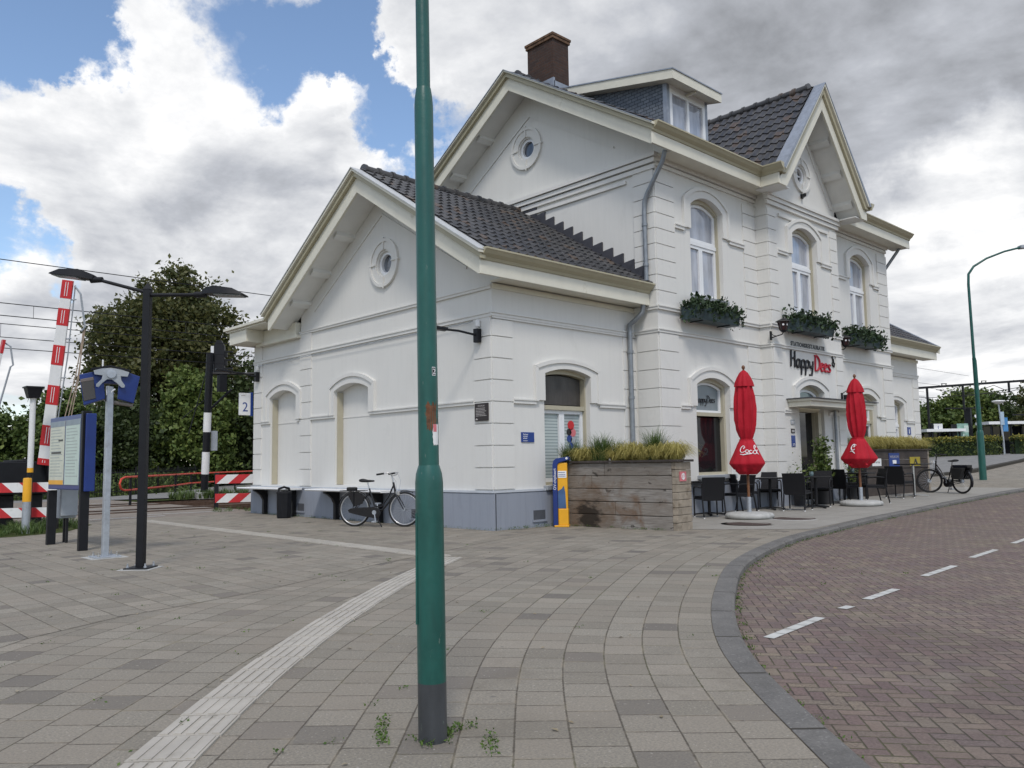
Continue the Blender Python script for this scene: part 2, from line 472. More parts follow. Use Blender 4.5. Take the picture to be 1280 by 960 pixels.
# ------------------------------------------------------------------ ground materials
def paving():
    t = NT('grey_concrete_paving_slabs'); t.set(.88, 0, .25)
    c = t.n('TexCoord'); sp = t.n('SeparateXYZ'); t.l(c, 'UV', sp, 0)
    u, v = (sp, 0), (sp, 1)
    row = t.math('FLOOR', u)
    # every second row is shifted by half a slab, with a little slop per row
    wn0 = t.n('TexWhiteNoise', noise_dimensions='1D'); t.l(row[0], row[1], wn0, 'W')
    sh = t.math('MULTIPLY', t.math('MODULO', t.math('ADD', row, 400), 2), .5)
    v2 = t.math('ADD', t.math('DIVIDE', v, .255), t.math('ADD', sh, t.math('MULTIPLY', (wn0, 0), .22)))
    col = t.math('FLOOR', v2)
    fu = t.math('FRACT', u); fv = t.math('FRACT', v2)
    wob = t.noise(t.coord('Object'), 9, 3)
    wv = t.math('MULTIPLY', t.math('SUBTRACT', t.noise(t.coord('Object'), 30, 4, .65), .5), .055)
    du = t.math('MINIMUM', fu, t.math('SUBTRACT', 1, fu)); dv = t.math('MINIMUM', fv, t.math('SUBTRACT', 1, fv))
    d = t.math('ADD', t.math('MINIMUM', du, dv), wv)
    joint = t.ramp(d, .004, .024)          # 0 in the joint
    cb = t.n('CombineXYZ'); t.l(row[0], row[1], cb, 0); t.l(col[0], col[1], cb, 1)
    wn = t.n('TexWhiteNoise', noise_dimensions='2D'); t.l(cb, 0, wn, 'Vector')
    q = t.mix(wn[0] if False else (wn, 0), (.255, .230, .183), (.365, .333, .272))
    # a few darker replaced slabs
    dk = t.ramp((wn, 1), .86, .88) if False else t.math('GREATER_THAN', (wn, 0), .93)
    q = t.mix(dk, q, (.165, .148, .128))
    big = t.ramp(t.noise(t.coord('Object'), .35, 5, .6), .35, .68)
    q = t.mix(t.math('MULTIPLY', big, .55), q, (.275, .245, .195))
    st = t.ramp(t.noise(t.coord('Object'), 1.7, 6, .7), .52, .75)
    q = t.mix(t.math('MULTIPLY', st, .5), q, (.205, .180, .145))
    gr = t.ramp(t.noise(t.coord('Object'), 75, 4, .75), .38, .66)
    q = t.mix(t.math('MULTIPLY', gr, .72), q, (.13, .12, .11))
    spk = t.ramp(t.noise(t.coord('Object'), 48, 2, .5), .66, .70)
    q = t.mix(t.math('MULTIPLY', spk, .45), q, (.50, .47, .42))
    hue = t.ramp((wn, 1) if False else t.noise((cb, 0), 3.7, 0), .45, .6)
    q = t.mix(t.math('MULTIPLY', hue, .25), q, (.31, .265, .215))
    gum = t.n('TexVoronoi'); gum.inputs['Scale'].default_value = 2.6; gm_ = t.coord('Object'); t.l(gm_[0], gm_[1], gum, 'Vector')
    q = t.mix(t.ramp((gum, 0), .055, .035, 0, .55), q, (.12, .112, .105))
    blo = t.ramp(t.noise(t.coord('Object'), .8, 7, .72, .6), .56, .70)
    q = t.mix(t.math('MULTIPLY', blo, .55), q, (.160, .140, .112))
    moss = t.ramp(t.noise(t.coord('Object'), 1.1, 4, .6), .52, .66)
    jc = t.mix(moss, (.10, .085, .066), (.10, .10, .045))
    q = t.mix(joint, jc, q)
    snd = t.math('MULTIPLY', t.ramp(d, .07, .02), t.ramp(t.noise(t.coord('Object'), 2.4, 6, .7), .50, .62))
    q = t.mix(t.math('MULTIPLY', snd, .5), q, (.32, .275, .205))
    t.color(q)
    h = t.math('ADD', joint, t.math('MULTIPLY', gr, .12))
    h = t.math('ADD', h, t.math('MULTIPLY', (wn, 0), .25))
    t.bump(h, .55, .012)
    return t.mat

def herringbone():
    t = NT('red_brown_herringbone_clinker'); t.set(.82, 0, .3)
    W = .085
    c = t.coord('Object', (1 / W, 1 / W, 1), (0, 0, R(-38)))
    sp = t.n('SeparateXYZ'); t.l(c[0], c[1], sp, 0)
    x, y = (sp, 0), (sp, 1)
    i, j = t.math('FLOOR', x), t.math('FLOOR', y)
    m = t.math('MODULO', t.math('ADD', t.math('SUBTRACT', i, j), 40000), 4)
    m = t.math('FLOOR', t.math('ADD', m, .5))
    fx, fy = t.math('FRACT', x), t.math('FRACT', y)
    hor = t.math('LESS_THAN', m, 1.5)
    m1 = t.math('COMPARE', m, 1, .1); m2 = t.math('COMPARE', m, 2, .1); m3 = t.math('COMPARE', m, 3, .1)
    # brick-local coordinates in cells
    lx = t.math('ADD', fx, m1); ly = t.math('ADD', fy, m2)
    Lx = t.math('ADD', 1, hor); Ly = t.math('SUBTRACT', 2, hor)
    dx = t.math('MINIMUM', lx, t.math('SUBTRACT', Lx, lx)); dy = t.math('MINIMUM', ly, t.math('SUBTRACT', Ly, ly))
    d = t.math('MINIMUM', dx, dy)
    wob = t.math('MULTIPLY', t.math('SUBTRACT', t.noise(t.coord('Object'), 22, 4, .65), .5), .16)
    joint = t.ramp(t.math('ADD', d, wob), .015, .085)
    bi = t.math('SUBTRACT', i, m1); bj = t.math('SUBTRACT', j, m2)
    cb = t.n('CombineXYZ'); t.l(bi[0], bi[1], cb, 0); t.l(bj[0], bj[1], cb, 1)
    wn = t.n('TexWhiteNoise', noise_dimensions='2D'); t.l(cb, 0, wn, 'Vector')
    rp = t.n('ValToRGB'); t.l(wn, 0, rp, 0)
    e = rp.color_ramp.elements
    e[0].position = 0; e[0].color = (.170, .118, .112, 1)
    e[1].position = 1; e[1].color = (.275, .220, .160, 1)
    for p, cc in ((.25, (.210, .142, .132)), (.5, (.185, .138, .138)), (.72, (.238, .170, .142)), (.88, (.228, .190, .150))):
        k = e.new(p); k.color = (*cc, 1)
    q = (rp, 0)
    big = t.ramp(t.noise(t.coord('Object'), .4, 5, .6), .35, .65)
    q = t.mix(t.math('MULTIPLY', big, .45), q, (.235, .195, .155))
    gr = t.ramp(t.noise(t.coord('Object'), 70, 4, .75), .38, .66)
    q = t.mix(t.math('MULTIPLY', gr, .75), q, (.085, .066, .062))
    ylw = t.ramp(t.noise((cb, 0), 5.3, 0), .58, .66)
    q = t.mix(t.math('MULTIPLY', ylw, .3), q, (.29, .235, .17))
    oil = t.ramp(t.noise(t.coord('Object', (1, .35, 1)), .7, 7, .7, .5), .54, .68)
    q = t.mix(t.math('MULTIPLY', oil, .45), q, (.095, .075, .068))
    dust = t.ramp(t.noise(t.coord('Object'), 2.3, 5, .65), .52, .72)
    q = t.mix(t.math('MULTIPLY', dust, .3), q, (.32, .28, .23))
    moss = t.ramp(t.noise(t.coord('Object'), .9, 4, .6), .5, .65)
    q = t.mix(joint, t.mix(moss, (.075, .062, .050), (.10, .10, .045)), q)
    t.color(q)
    t.bump(t.math('ADD', joint, t.math('MULTIPLY', (wn, 0), .3)), .6, .012)
    return t.mat

def kerbmat():
    t = NT('grey_concrete_kerb'); t.set(.85, 0, .3)
    c = t.n('TexCoord'); sp = t.n('SeparateXYZ'); t.l(c, 'UV', sp, 0)
    f = t.math('FRACT', (sp, 1)); d = t.math('MINIMUM', f, t.math('SUBTRACT', 1, f))
    joint = t.ramp(d, .006, .016)
    n = t.ramp(t.noise(t.coord('Object'), 3, 6, .65), .3, .7)
    gr = t.ramp(t.noise(t.coord('Object'), 70, 4, .75), .38, .66)
    q = t.mix(n, (.13, .125, .118), (.215, .205, .19))
    q = t.mix(t.math('MULTIPLY', gr, .5), q, (.085, .082, .078))
    sp2 = t.ramp(t.noise(t.coord('Object'), 46, 2, .5), .62, .68)
    q = t.mix(t.math('MULTIPLY', sp2, .5), q, (.30, .29, .27))
    bl = t.ramp(t.noise(t.coord('Object'), 1.4, 6, .7), .52, .7)
    q = t.mix(t.math('MULTIPLY', bl, .5), q, (.085, .08, .072))
    q = t.mix(joint, (.045, .040, .032), q)
    t.color(q); t.bump(t.math('ADD', joint, t.math('MULTIPLY', gr, .2)), .5, .01)
    return t.mat

def grassmat(name, a, b):
    t = NT(name); t.set(.95, 0, .1)
    q = t.mix(t.ramp(t.noise(t.coord(), 1.2, 6, .7), .3, .7), a, b)
    q = t.mix(t.ramp(t.noise(t.coord(), 14, 4, .7), .4, .75), q, [x * .55 for x in a])
    t.color(q); t.bump(t.noise(t.coord(), 18, 5, .7), 1, .05)
    return t.mat
M['paving'] = paving(); M['road'] = herringbone(); M['kerb'] = kerbmat()
M['grass'] = grassmat('rough_verge_grass', (.055, .075, .022), (.10, .115, .04))
def terrace():
    t = NT('smooth_grey_terrace_slabs'); t.set(.85, 0, .3)
    c = t.coord('Object'); sp = t.n('SeparateXYZ'); t.l(c[0], c[1], sp, 0)
    def edge(q, w):
        f = t.math('FRACT', t.math('DIVIDE', q, w)); return t.math('MULTIPLY', t.math('MINIMUM', f, t.math('SUBTRACT', 1, f)), w)
    d = t.math('MINIMUM', edge((sp, 0), .6), edge((sp, 1), .6))
    j = t.ramp(d, .002, .007)
    n = t.ramp(t.noise(c, 1.1, 6, .65), .3, .7); gr = t.ramp(t.noise(c, 70, 4, .75), .38, .66)
    st = t.ramp(t.noise(c, 2.6, 5, .65), .55, .75)
    q = t.mix(n, (.285, .27, .24), (.36, .342, .305))
    q = t.mix(t.math('MULTIPLY', gr, .35), q, (.19, .182, .17)); q = t.mix(t.math('MULTIPLY', st, .4), q, (.22, .205, .185))
    t.color(t.mix(j, (.17, .16, .145), q)); t.bump(t.math('ADD', j, t.math('MULTIPLY', gr, .3)), .3, .008)
    return t.mat
M['terrace'] = terrace()
M['roadline'] = pm('worn_white_road_stones', (.52, .52, .49), .8, var=.1, scale=8, bump=.2, dirt=((.28, .25, .22), 9, .55, .8))

# ------------------------------------------------------------------ ground sheets
def sheet(name, xs, ys, zf, mat):
    vs = [(x, y, zf(x, y)) for y in ys for x in xs]
    n = len(xs)
    fs = [(r * n + c, r * n + c + 1, (r + 1) * n + c + 1, (r + 1) * n + c) for r in range(len(ys) - 1) for c in range(n - 1)]
    m = MB(); m.add(vs, fs)
    return tag(m.build(name, mat, recalc=False, smooth=60), kind='structure')
gx = sorted(set([-3000, -800, -200, -60, -20, 0] + GX[1:-1] + [60, 100, 300, 900, 3000]))
sheet('ground', gx, [-3000, -800, -200, -40, 0, 15, 40, 100, 300, 900, 3000], lambda x, y: g(x) - .32, M['grass'])
sheet('road', sorted(set([-40, -20, -8] + GX[1:-1] + [60, 90])), [-45, -20, -8, 0, 12], lambda x, y: g(x) - .075, M['road'])

# kerb line: the road-side edge of the kerb, a long bend to the right
KP = [(-17, -26), (-13.0, -18.2), (-10.0, -13.5), (-8.1, -11.0), (-6.86, -9.66), (-5.53, -8.33), (-4.35, -7.46), (-3.06, -6.67), (-1.34, -5.75), (.96, -4.94), (3.05, -4.46), (6.78, -4.02), (11.58, -3.74), (17.4, -3.6), (28, -3.5), (40, -3.5), (60, -3.5)]
def catmull(P, step):
    out = []
    P = [Vector((p[0], p[1], 0)) for p in P]
    for i in range(1, len(P) - 2):
        a, b, c, d = P[i - 1:i + 3]
        n = max(2, int((c - b).length / step))
        for k in range(n):
            t = k / n
            out.append(.5 * ((2 * b) + (c - a) * t + (2 * a - 5 * b + 4 * c - d) * t * t + (3 * b - a - 3 * c + d) * t ** 3))
    out.append(P[-2])
    return out
KL = catmull(KP, .25)
for _ in range(4):
    KL = [KL[0]] + [(KL[i - 1] + KL[i] * 2 + KL[i + 1]) / 4 for i in range(1, len(KL) - 1)] + [KL[-1]]
KN = []
for i in range(len(KL)):
    d = (KL[min(i + 1, len(KL) - 1)] - KL[max(i - 1, 0)]).normalized()
    KN.append(Vector((-d.y, d.x, 0)))
def strip(d0, d1, keep, z0, z1, vs, fs, uvs, row):
    """quads between two offsets of the kerb line, with the length along the middle as v"""
    L = 0; mid = [KL[i] + KN[i] * (d0 + d1) / 2 for i in range(len(KL))]
    for i in range(len(KL) - 1):
        a0, a1 = KL[i] + KN[i] * d0, KL[i] + KN[i] * d1
        b0, b1 = KL[i + 1] + KN[i + 1] * d0, KL[i + 1] + KN[i + 1] * d1
        l = (mid[i + 1] - mid[i]).length
        if keep(mid[i]):
            k = len(vs)
            vs += [(a0.x, a0.y, g(a0.x) + z0), (b0.x, b0.y, g(b0.x) + z0), (b1.x, b1.y, g(b1.x) + z1), (a1.x, a1.y, g(a1.x) + z1)]
            fs.append((k, k + 1, k + 2, k + 3))
            uvs += [(row, L), (row, L + l), (row + 1, L + l), (row + 1, L)]
        L += l
def uv_mesh(name, vs, fs, uvs, mat, kind='structure'):
    me = bpy.data.meshes.new(name); me.from_pydata(vs, [], fs)
    ul = me.uv_layers.new(name='UVMap'); ul.data.foreach_set('uv', np.array(uvs, dtype=np.float32).ravel())
    me.materials.append(mat); me.update()
    o = bpy.data.objects.new(name, me); COL.objects.link(o)
    return tag(o, kind=kind)
vs, fs, uvs = [], [], []
KW = .19
keep = lambda p: p.y < 10.2 and -26 < p.x < 46
for r in range(118):
    strip(r * .255, (r + 1) * .255, keep, 0, 0, vs, fs, uvs, r)
uv_mesh('pavement', vs, fs, uvs, M['paving'])
vs, fs, uvs = [], [], []
kk = lambda p: True
strip(-KW + .03, 0, kk, 0.004, 0.003, vs, fs, uvs, 0)
strip(-KW, -KW + .03, kk, -.018, 0.004, vs, fs, uvs, 0)
strip(-KW - .012, -KW, kk, -.2, -.018, vs, fs, uvs, 0)
uv_mesh('kerb', vs, fs, uvs, M['kerb'])
# slabs laid square to the building on the station side of the curved rows
bd = [(-26, -11.0), (-8.85, -4.62), (-8.51, -4.29), (-7.69, -3.86), (-7.15, -3.73), (-6.33, -3.48), (-5.34, -3.04), (-4.27, -2.55), (-3.0, -2.1), (-1.4, -1.45), (0.3, -.9)]
me_v = [(x, y, .003) for x, y in bd] + [(.3, 9.9, .003), (-26, 9.9, .003)]
tr_ = tessellate_polygon([[Vector(v) for v in me_v]])
vs, fs, uvs = [], [], []
for t3 in tr_:
    k = len(vs); P3 = [me_v[i] for i in t3]
    if (Vector(P3[1]) - Vector(P3[0])).cross(Vector(P3[2]) - Vector(P3[0])).z < 0: P3.reverse()
    vs += P3; fs.append((k, k + 1, k + 2)); uvs += [((p[0] + .08) / .255, p[1] + 40) for p in P3]
uv_mesh('pavement', vs, fs, uvs, M['paving'])
# the smoother terrace paving in front of the facade
c = MB(); TP = [(2.25, -2.7), (3.5, -4.30)]
tv = [(p, g(p[0])) for p in TP]
xs_ = [3.5, 5, 7, 9, 12, 16, 18.5]
for a_, b_ in zip([2.0] + xs_, xs_):
    ya = lambda x: float(np.interp(x, [2.0, 2.25, 3.5, 6.78, 11.58, 17.4, 20], [-2.4, -2.7, -4.32, -4.03, -3.76, -3.62, -3.6])) + .02
    n_ = 6
    for k in range(n_):
        x0, x1 = a_ + (b_ - a_) * k / n_, a_ + (b_ - a_) * (k + 1) / n_
        c.add([(x0, ya(x0), g(x0) + .004), (x1, ya(x1), g(x1) + .004), (x1, -.3, g(x1) + .004), (x0, -.3, g(x0) + .004)], [(0, 1, 2, 3)])
tag(c.build('terrace_paving', M['terrace'], recalc=False), kind='structure')

# road markings: short white blocks set into the clinker
def flatquad(m, p0, p1, w, z):
    a, b = Vector((*p0, 0)), Vector((*p1, 0)); d = (b - a).normalized(); nn = Vector((-d.y, d.x, 0)) * w / 2
    n = max(1, round((b - a).length / .22))
    for i in range(n):
        s, e = a.lerp(b, i / n), a.lerp(b, (i + 1) / n)
        gp_ = (e - s).normalized() * .006; s = s + gp_; e = e - gp_; q = [s - nn, e - nn, e + nn, s + nn]
        m.add([(p.x, p.y, g(p.x) + z) for p in q], [(0, 1, 2, 3)])
mk = MB()
for p0, p1 in (((-4.54, -8.07), (-3.54, -7.98)), ((-3.05, -7.93), (-2.87, -7.93)), ((-2.44, -7.88), (-1.66, -7.84)), ((-.57, -7.70), (.54, -7.64)), ((1.5, -7.52), (2.66, -7.46)), ((3.71, -7.38), (4.83, -7.33)), ((6.0, -7.27), (7.1, -7.22)), ((8.3, -7.17), (9.4, -7.13))):
    flatquad(mk, p0, p1, .085, -.070)
tag(mk.build('road_markings', M['roadline'], recalc=False), kind='structure')

# tactile guide strip: ribbed pale slabs along a curve and a straight line beside the building
tc = catmull([(-11.5, -11.2), (-10.0, -9.1), (-8.77, -7.64), (-7.73, -6.51), (-6.54, -5.37), (-4.97, -4.04), (-3.2, -2.72), (-2.4, -2.2)], .30)
tm = MB()
def rib_slab(a, b, wide, ribs, z=.009):
    a, b = Vector(a), Vector(b); d = b - a; L = d.length; d.normalize(); nn = Vector((-d.y, d.x, 0))
    a = a + d * .007; b = b - d * .007; e_ = d * .012
    z0 = g(a.x)
    j = random.uniform(-.006, .006)
    tm.hexa([(p.x, p.y, z0 + zz) for zz in (-.02, z + random.uniform(0, .003)) for p in (a + nn * (j - wide / 2), b + nn * (j - wide / 2), b + nn * (j + wide / 2), a + nn * (j + wide / 2))])
    for k in range(ribs):
        o = nn * (j - wide / 2 + wide * (k + .5) / ribs); hw = nn * wide / ribs * .30
        tm.hexa([(p.x, p.y, z0 + zz) for zz in (z, z + .007) for p in (a + e_ + o - hw, b - e_ + o - hw, b - e_ + o + hw, a + e_ + o + hw)])
for i in range(len(tc) - 1):
    rib_slab(tc[i], tc[i + 1], .30, 5)
y = -2.55
while y < 8.6:
    rib_slab((-3.2 + .012 * (y + 2), y, 0), (-3.2 + .012 * (y + 2.3), y + .30, 0), .30, 6); y += .30
tag(tm.build('tactile_strip', M['lightstrip'], recalc=False), kind='structure')

# level crossing: plates, rails, ballast, path beyond
c = MB(); c.box((-14, 9.9, -.4), (.6, 24.5, .004))
tag(c.build('crossing_deck', M['deck']), kind='structure')
c = MB()
for x0, x1 in ((-200, -14), (.6, 160)):
    c.add([(x0, 10.6, g(x0) - .30), (x1, 10.6, g(x1) - .30), (x1, 12.0, g(x1) - .10), (x0, 12.0, g(x0) - .10)], [(0, 1, 2, 3)])
    c.add([(x0, 12.0, g(x0) - .10), (x1, 12.0, g(x1) - .10), (x1, 20.6, g(x1) - .10), (x0, 20.6, g(x0) - .10)], [(0, 1, 2, 3)])
    c.add([(x0, 20.6, g(x0) - .10), (x1, 20.6, g(x1) - .10), (x1, 22.2, g(x1) - .30), (x0, 22.2, g(x0) - .30)], [(0, 1, 2, 3)])
o = c.build('railway_ballast', M['ballast'], recalc=False); tag(o, kind='structure')
c = MB()
for yy in (12.9, 14.34, 17.2, 18.64):
    xs = [-200, -14, 4, 9, 16, 25, 32, 38, 43, 48, 160]
    for a, b in zip(xs, xs[1:]):
        c.add([(x, y2, g(x) + zz) for zz in (-.12, .035) for x, y2 in ((a, yy - .035), (b, yy - .035), (b, yy + .035), (a, yy + .035))],
              [(4, 5, 6, 7), (0, 1, 5, 4), (2, 3, 7, 6)])
tag(c.build('railway_rails', M['rail'], recalc=False), kind='structure')
c = MB()
for yy in (13.0, 14.24, 17.3, 18.54):
    c.box((-14, yy - .05, .004), (.6, yy + .05, .008))
tag(c.build('flangeway_grooves', M['iron']), kind='structure')
c = MB()
for (p0, p1, w) in (((-11, 10.5), (-2.0, 10.5), .14), ((-2.4, 11.4), (.2, 11.2), .14), ((-3.3, 15.6), (-1.2, 16.1), .14), ((-2.4, 20.2), (-.5, 20.4), .14)):
    flatquad(c, p0, p1, w, .009)
tag(c.build('crossing_markings', M['roadline'], recalc=False), kind='structure')
c = MB()
c.add([(-14, 24.3, .0), (.5, 23.6, .0), (4.4, 22.7, .0), (9, 27.0, .06), (20, 40, .25), (30, 52, .4), (28, 55, .35), (16, 42.5, .2), (6, 30.5, .02), (1.0, 27.0, 0), (-14, 28, 0)],
      [(0, 1, 2, 3, 8, 9, 10), (3, 4, 7, 8), (4, 5, 6, 7)])
tag(c.build('footpath', M['asphalt'], recalc=False), kind='structure')
sheet('verge_beyond_track', [-120, -14, 0, 4, 16, 40, 120], [22.0, 24, 30, 60, 110], lambda x, y: min(g(x), .2) - .05, M['grass'])
c = MB(); c.add([(-26, 8.2, .006), (-14.0, 8.3, .006), (-6.35, 6.35, .006), (-5.35, 6.75, .006), (-4.3, 8.6, .006), (-4.4, 9.85, .006), (-26, 9.85, .006)], [(0, 1, 2, 3, 4, 5, 6)])
tag(c.build('verge_soil', M['grass'], recalc=False), kind='structure')

# far pavement and kerb in front of the hedge
c = MB()
P0 = [(23.5, 2.6), (27, 2.35), (31, 2.0), (39, 1.9), (50, 1.9), (60, 2.2)]
for (a, b) in zip(P0, P0[1:]):
    c.add([(a[0], a[1], g(a[0]) - .1), (b[0], b[1], g(b[0]) - .1), (b[0], b[1], g(b[0]) + .11), (a[0], a[1], g(a[0]) + .11),
           (b[0], b[1] + .3, g(b[0]) + .115), (a[0], a[1] + .3, g(a[0]) + .115)], [(0, 1, 2, 3), (3, 2, 4, 5)])
tag(c.build('far_kerb', M['kerb'], recalc=False), kind='structure')
c = MB()
for (a, b) in zip(P0, P0[1:]):
    n = 3
    for k in range(n):
        xa, xb = a[0] + (b[0] - a[0]) * k / n, a[0] + (b[0] - a[0]) * (k + 1) / n
        c.add([(xa, a[1] + .3, g(xa) + .11), (xb, b[1] + .3, g(xb) + .11), (xb, 10.5, g(xb) + .11), (xa, 10.5, g(xa) + .11)], [(0, 1, 2, 3)])
tag(c.build('far_pavement', M['asphalt'], recalc=False), kind='structure')
# ------------------------------------------------------------------ the station
M['glass_round'] = glass('dark_grey_round_pane', (.09, .10, .12), ior=1.8, var=.6)
B = thing('station_building', 'white painted two storey station building with dark pantile roofs and cream eaves', 'building')
L = side(0); F0 = front(0)
XM, XR, YM = 4.261, 16.454, -.670          # main block
XC = (XM + XR) / 2                         # its middle
RX0, RX1, YR = 8.46, 12.255, -1.016        # projecting middle bay
GC = 3.255                                 # middle of the main gable
WC = 3.575                                 # middle of the wing gable
XE = 20.3                                  # end of the right wing
FM, FRr, G = front(YM), front(YR), side(XM)

def quoins(m, F, u0, u1, v0, v1, step, w=.030, gap=.019, n=None):
    k = 0
    v = v0
    while v < v1 - .05:
        e = min(v + step, v1)
        m.fbox(F, u0, u1, v + gap / 2, e - gap / 2, -.05, w)
        v = e
def stringc(m, F, u0, u1, v, h=.07, w=.06):
    m.fbox(F, u0, u1, v - h / 2, v + h * .2, 0, w * .7)
    m.fbox(F, u0 - .0, u1 + .0, v + h * .2, v + h / 2, 0, w)
def hood(m, F, u0, u1, vs, vc, U0, U1, vb, VS, VC, w=.045):
    """raised plaster surround: arched band with two short legs"""
    o = arch(U0, U1, vb, VS, VC); i = arch(u0, u1, vb, vs, vc)
    m.prism(F, [(U0, vb)] + list(reversed(o[2:])) + [(U1, vb), (u1, vb)] + i[2:] + [(u0, vb)], 0, w)
    # drip moulding on the outer edge
    oo = arch(U0 - .03, U1 + .03, vb, VS + .02, VC + .03); ii = arch(U0 + .05, U1 - .05, vb, VS - .03, VC - .05)
    m.prism(F, list(reversed(oo[2:])) + ii[2:], 0, w + .03)
    vl_ = oo[-1][1]
    for a_ in (U0 - .03, U1 - .05): m.fbox(F, a_, a_ + .08, vb - .02, vl_ - .004, 0, w + .026)

HO = lambda a, b, v0, vs, vc: arch(a, b, v0, vs, vc)
# --- openings (u0,u1,sill,spring,crown)
blind1 = (7.31, 8.72, .76, 3.0, 3.17); blind2 = (4.07, 5.51, .78, 2.95, 3.10)
wwin = (1.37, 2.72, .78, 2.98, 3.10)
gl = (5.585, 6.94, .88, 2.94, 3.11); ul = (5.585, 6.92, 4.98, 7.12, 7.36)
um = (9.66, 11.02, 4.98, 7.10, 7.33); door = (9.66, 11.02, .05, 2.95, 3.13)
ur = (13.78, 15.13, 4.98, 7.12, 7.36); gr = (13.78, 15.13, .88, 2.94, 3.11)
rw = (17.6, 18.9, .88, 3.0, 3.13)
DEP = .24
M['verge'] = pm('pale_verge_strip', (.52, .53, .53), .5, .1, var=.08)
# --- wing: gable wall and the flat-roofed end
w = MB()
w.wall(L, [(0, -.4), (9.64, -.4), (9.64, 4.5), (7.152, 4.5), (7.15, 4.97), (WC, 7.225), (0, 4.97)], [HO(*blind1), HO(*blind2), circ(3.47, 5.64, .27)], 0, .22)
quoins(w, L, 0, .48, .74, 4.0, .409); quoins(w, L, 6.6, 7.15, .74, 4.0, .409); quoins(w, L, 9.2, 9.64, .74, 4.0, .409)
w.fbox(L, 6.6, 7.15, 4.02, 4.53, 0, .03)
w.fbox(L, 9.2, 9.64, 4.02, 4.45, 0, .03)
stringc(w, L, -.03, 9.66, 4.01, .09); stringc(w, L, -.03, 7.15, 4.53, .07)
for a, b in ((.48, 4.07), (5.51, 6.6), (7.15, 7.31), (8.72, 9.2)): stringc(w, L, a, b, 2.38, .08)
for (a, b, c0, d, e) in (blind1, blind2):
    hood(w, L, a, b, d, e, a - .22, b + .2, 2.42, d + .1, e + .2)
    w.fbox(L, a + .02, b - .02, 2.33, 2.36, -.22, -.19)
# raised frame lines of the gable field
w.prism(L, chev(WC, 6.78, .60, 2.9, .05), 0, .03)
wl = w.build('wing_gable_wall', M['white'], B)
for q in (blind1, blind2):      # back panels of the blind windows
    w = MB(); w.poly(L, HO(*q), -.2); w.build('blind_window_panel', M['white'], wl)
for (a, b, c0, d, e) in (blind1, blind2):      # tan reveal boards
    w = MB(); w.fbox(L, b - .035, b - .004, c0 + .01, d - .02, -.195, -.05); w.build('reveal_board', M['tan'], wl)
# plaster ring of the round window and its pane
def oculus(F, u, v, ri, ro, name, parent, ring=True, cross=False):
    m = MB()
    m.prism(F, circ(u, v, ro), 0, .035, holes=[circ(u, v, ri + .03)])
    m.prism(F, circ(u, v, ro), .035, .06, holes=[circ(u, v, ro - .07)])
    for a in (0, 90, 180, 270):
        ca, sa = math.cos(R(a)), math.sin(R(a)); t = Vector((-sa, ca, 0)) * .016
        p0 = Vector((ca, sa, 0)) * (ri + .035); p1 = Vector((ca, sa, 0)) * (ro + .03)
        m.prism(F, [(u + p.x, v + p.y) for p in (p0 - t, p1 - t, p1 + t, p0 + t)], .001, .064)
    ring = m.build(name, M['white'], parent, smooth=35)
    m = MB(); m.prism(F, circ(u, v, ri), -.14, -.05, holes=[circ(u, v, ri - .07)])
    if cross:
        m.fbox(F, u - .02, u + .02, v - ri + .05, v + ri - .05, -.14, -.09); m.fbox(F, u - ri + .05, u + ri - .05, v - .02, v + .02, -.145, -.095)
    m.build('frame', M['sash'], ring, smooth=35)
    m = MB(); m.poly(F, circ(u, v, ri - .03), -.12)
    m.build('pane', M['glass_round'] if not cross else M['glass_dark'], ring)
oculus(L, 3.47, 5.64, .27, .54, 'round_window', B)

# --- wing: street wall
w = MB()
w.wall(F0, [(0, -.4), (4.3, -.4), (4.3, 4.72), (0, 4.72)], [HO(*wwin)], 0, DEP)
quoins(w, F0, 0, .52, .74, 3.93, .409); quoins(w, F0, 3.85, 4.3, .74, 3.93, .409)
w.fbox(F0, -.001, 4.3, 3.94, 4.0, 0, .035); stringc(w, F0, -.036, 4.3, 4.02, .08, .065)
w.fbox(F0, 0, 4.3, 4.06, 4.6, 0, .02)
for a, b in ((.52, 1.12), (3.0, 3.85)): stringc(w, F0, a, b, 2.40, .09)
hood(w, F0, wwin[0], wwin[1], wwin[3], wwin[4], 1.12, 2.98, 2.44, 3.10, 3.27)
w.build('wing_street_wall', M['white'], B)
# back walls of the wing and the main block
MB().box((.01, 9.3, -.4), (4.25, 9.638, 4.49)).build('back_wall', M['white'], B)
MB().box((XM + .01, 6.9, -.4), (XR - .01, 7.17, 8.2)).build('back_wall', M['white'], B)
# --- main block walls
w = MB()
w.wall(G, [(YM, -.4), (7.18, -.4), (7.18, 8.28), (GC, 10.715), (YM, 8.28)], [circ(GC + .03, 9.27, .27)], 0, .22)
quoins(w, G, YM, YM + .56, .74, 4.0, .409); quoins(w, G, YM, YM + .56, 4.58, 7.7, .347)
stringc(w, G, YM - .036, 0, 4.04, .08, .065); stringc(w, G, YM - .036, 0, 4.55, .08, .05)
for v, h, d in ((7.98, .09, .14), (7.87, .10, .10), (7.74, .10, .06)): w.fbox(G, YM - d, 7.18, v - h, v, 0, d)
w.fbox(G, YM + .75, 6.0, 7.48, 7.56, 0, .05)
w.prism(G, chev(GC - .1, 10.12, .60, 2.75, .05), 0, .03)
w.build('main_gable_wall', M['white'], B)
oculus(G, GC + .03, 9.27, .27, .55, 'round_window', B)
w = MB()
Q = lambda x: 2 * XC - x
w.wall(FM, [(XM, -.4), (RX0 + .1, -.4), (RX0 + .1, 8.0), (XM, 8.0)], [HO(*gl), HO(*ul)], 0, DEP)
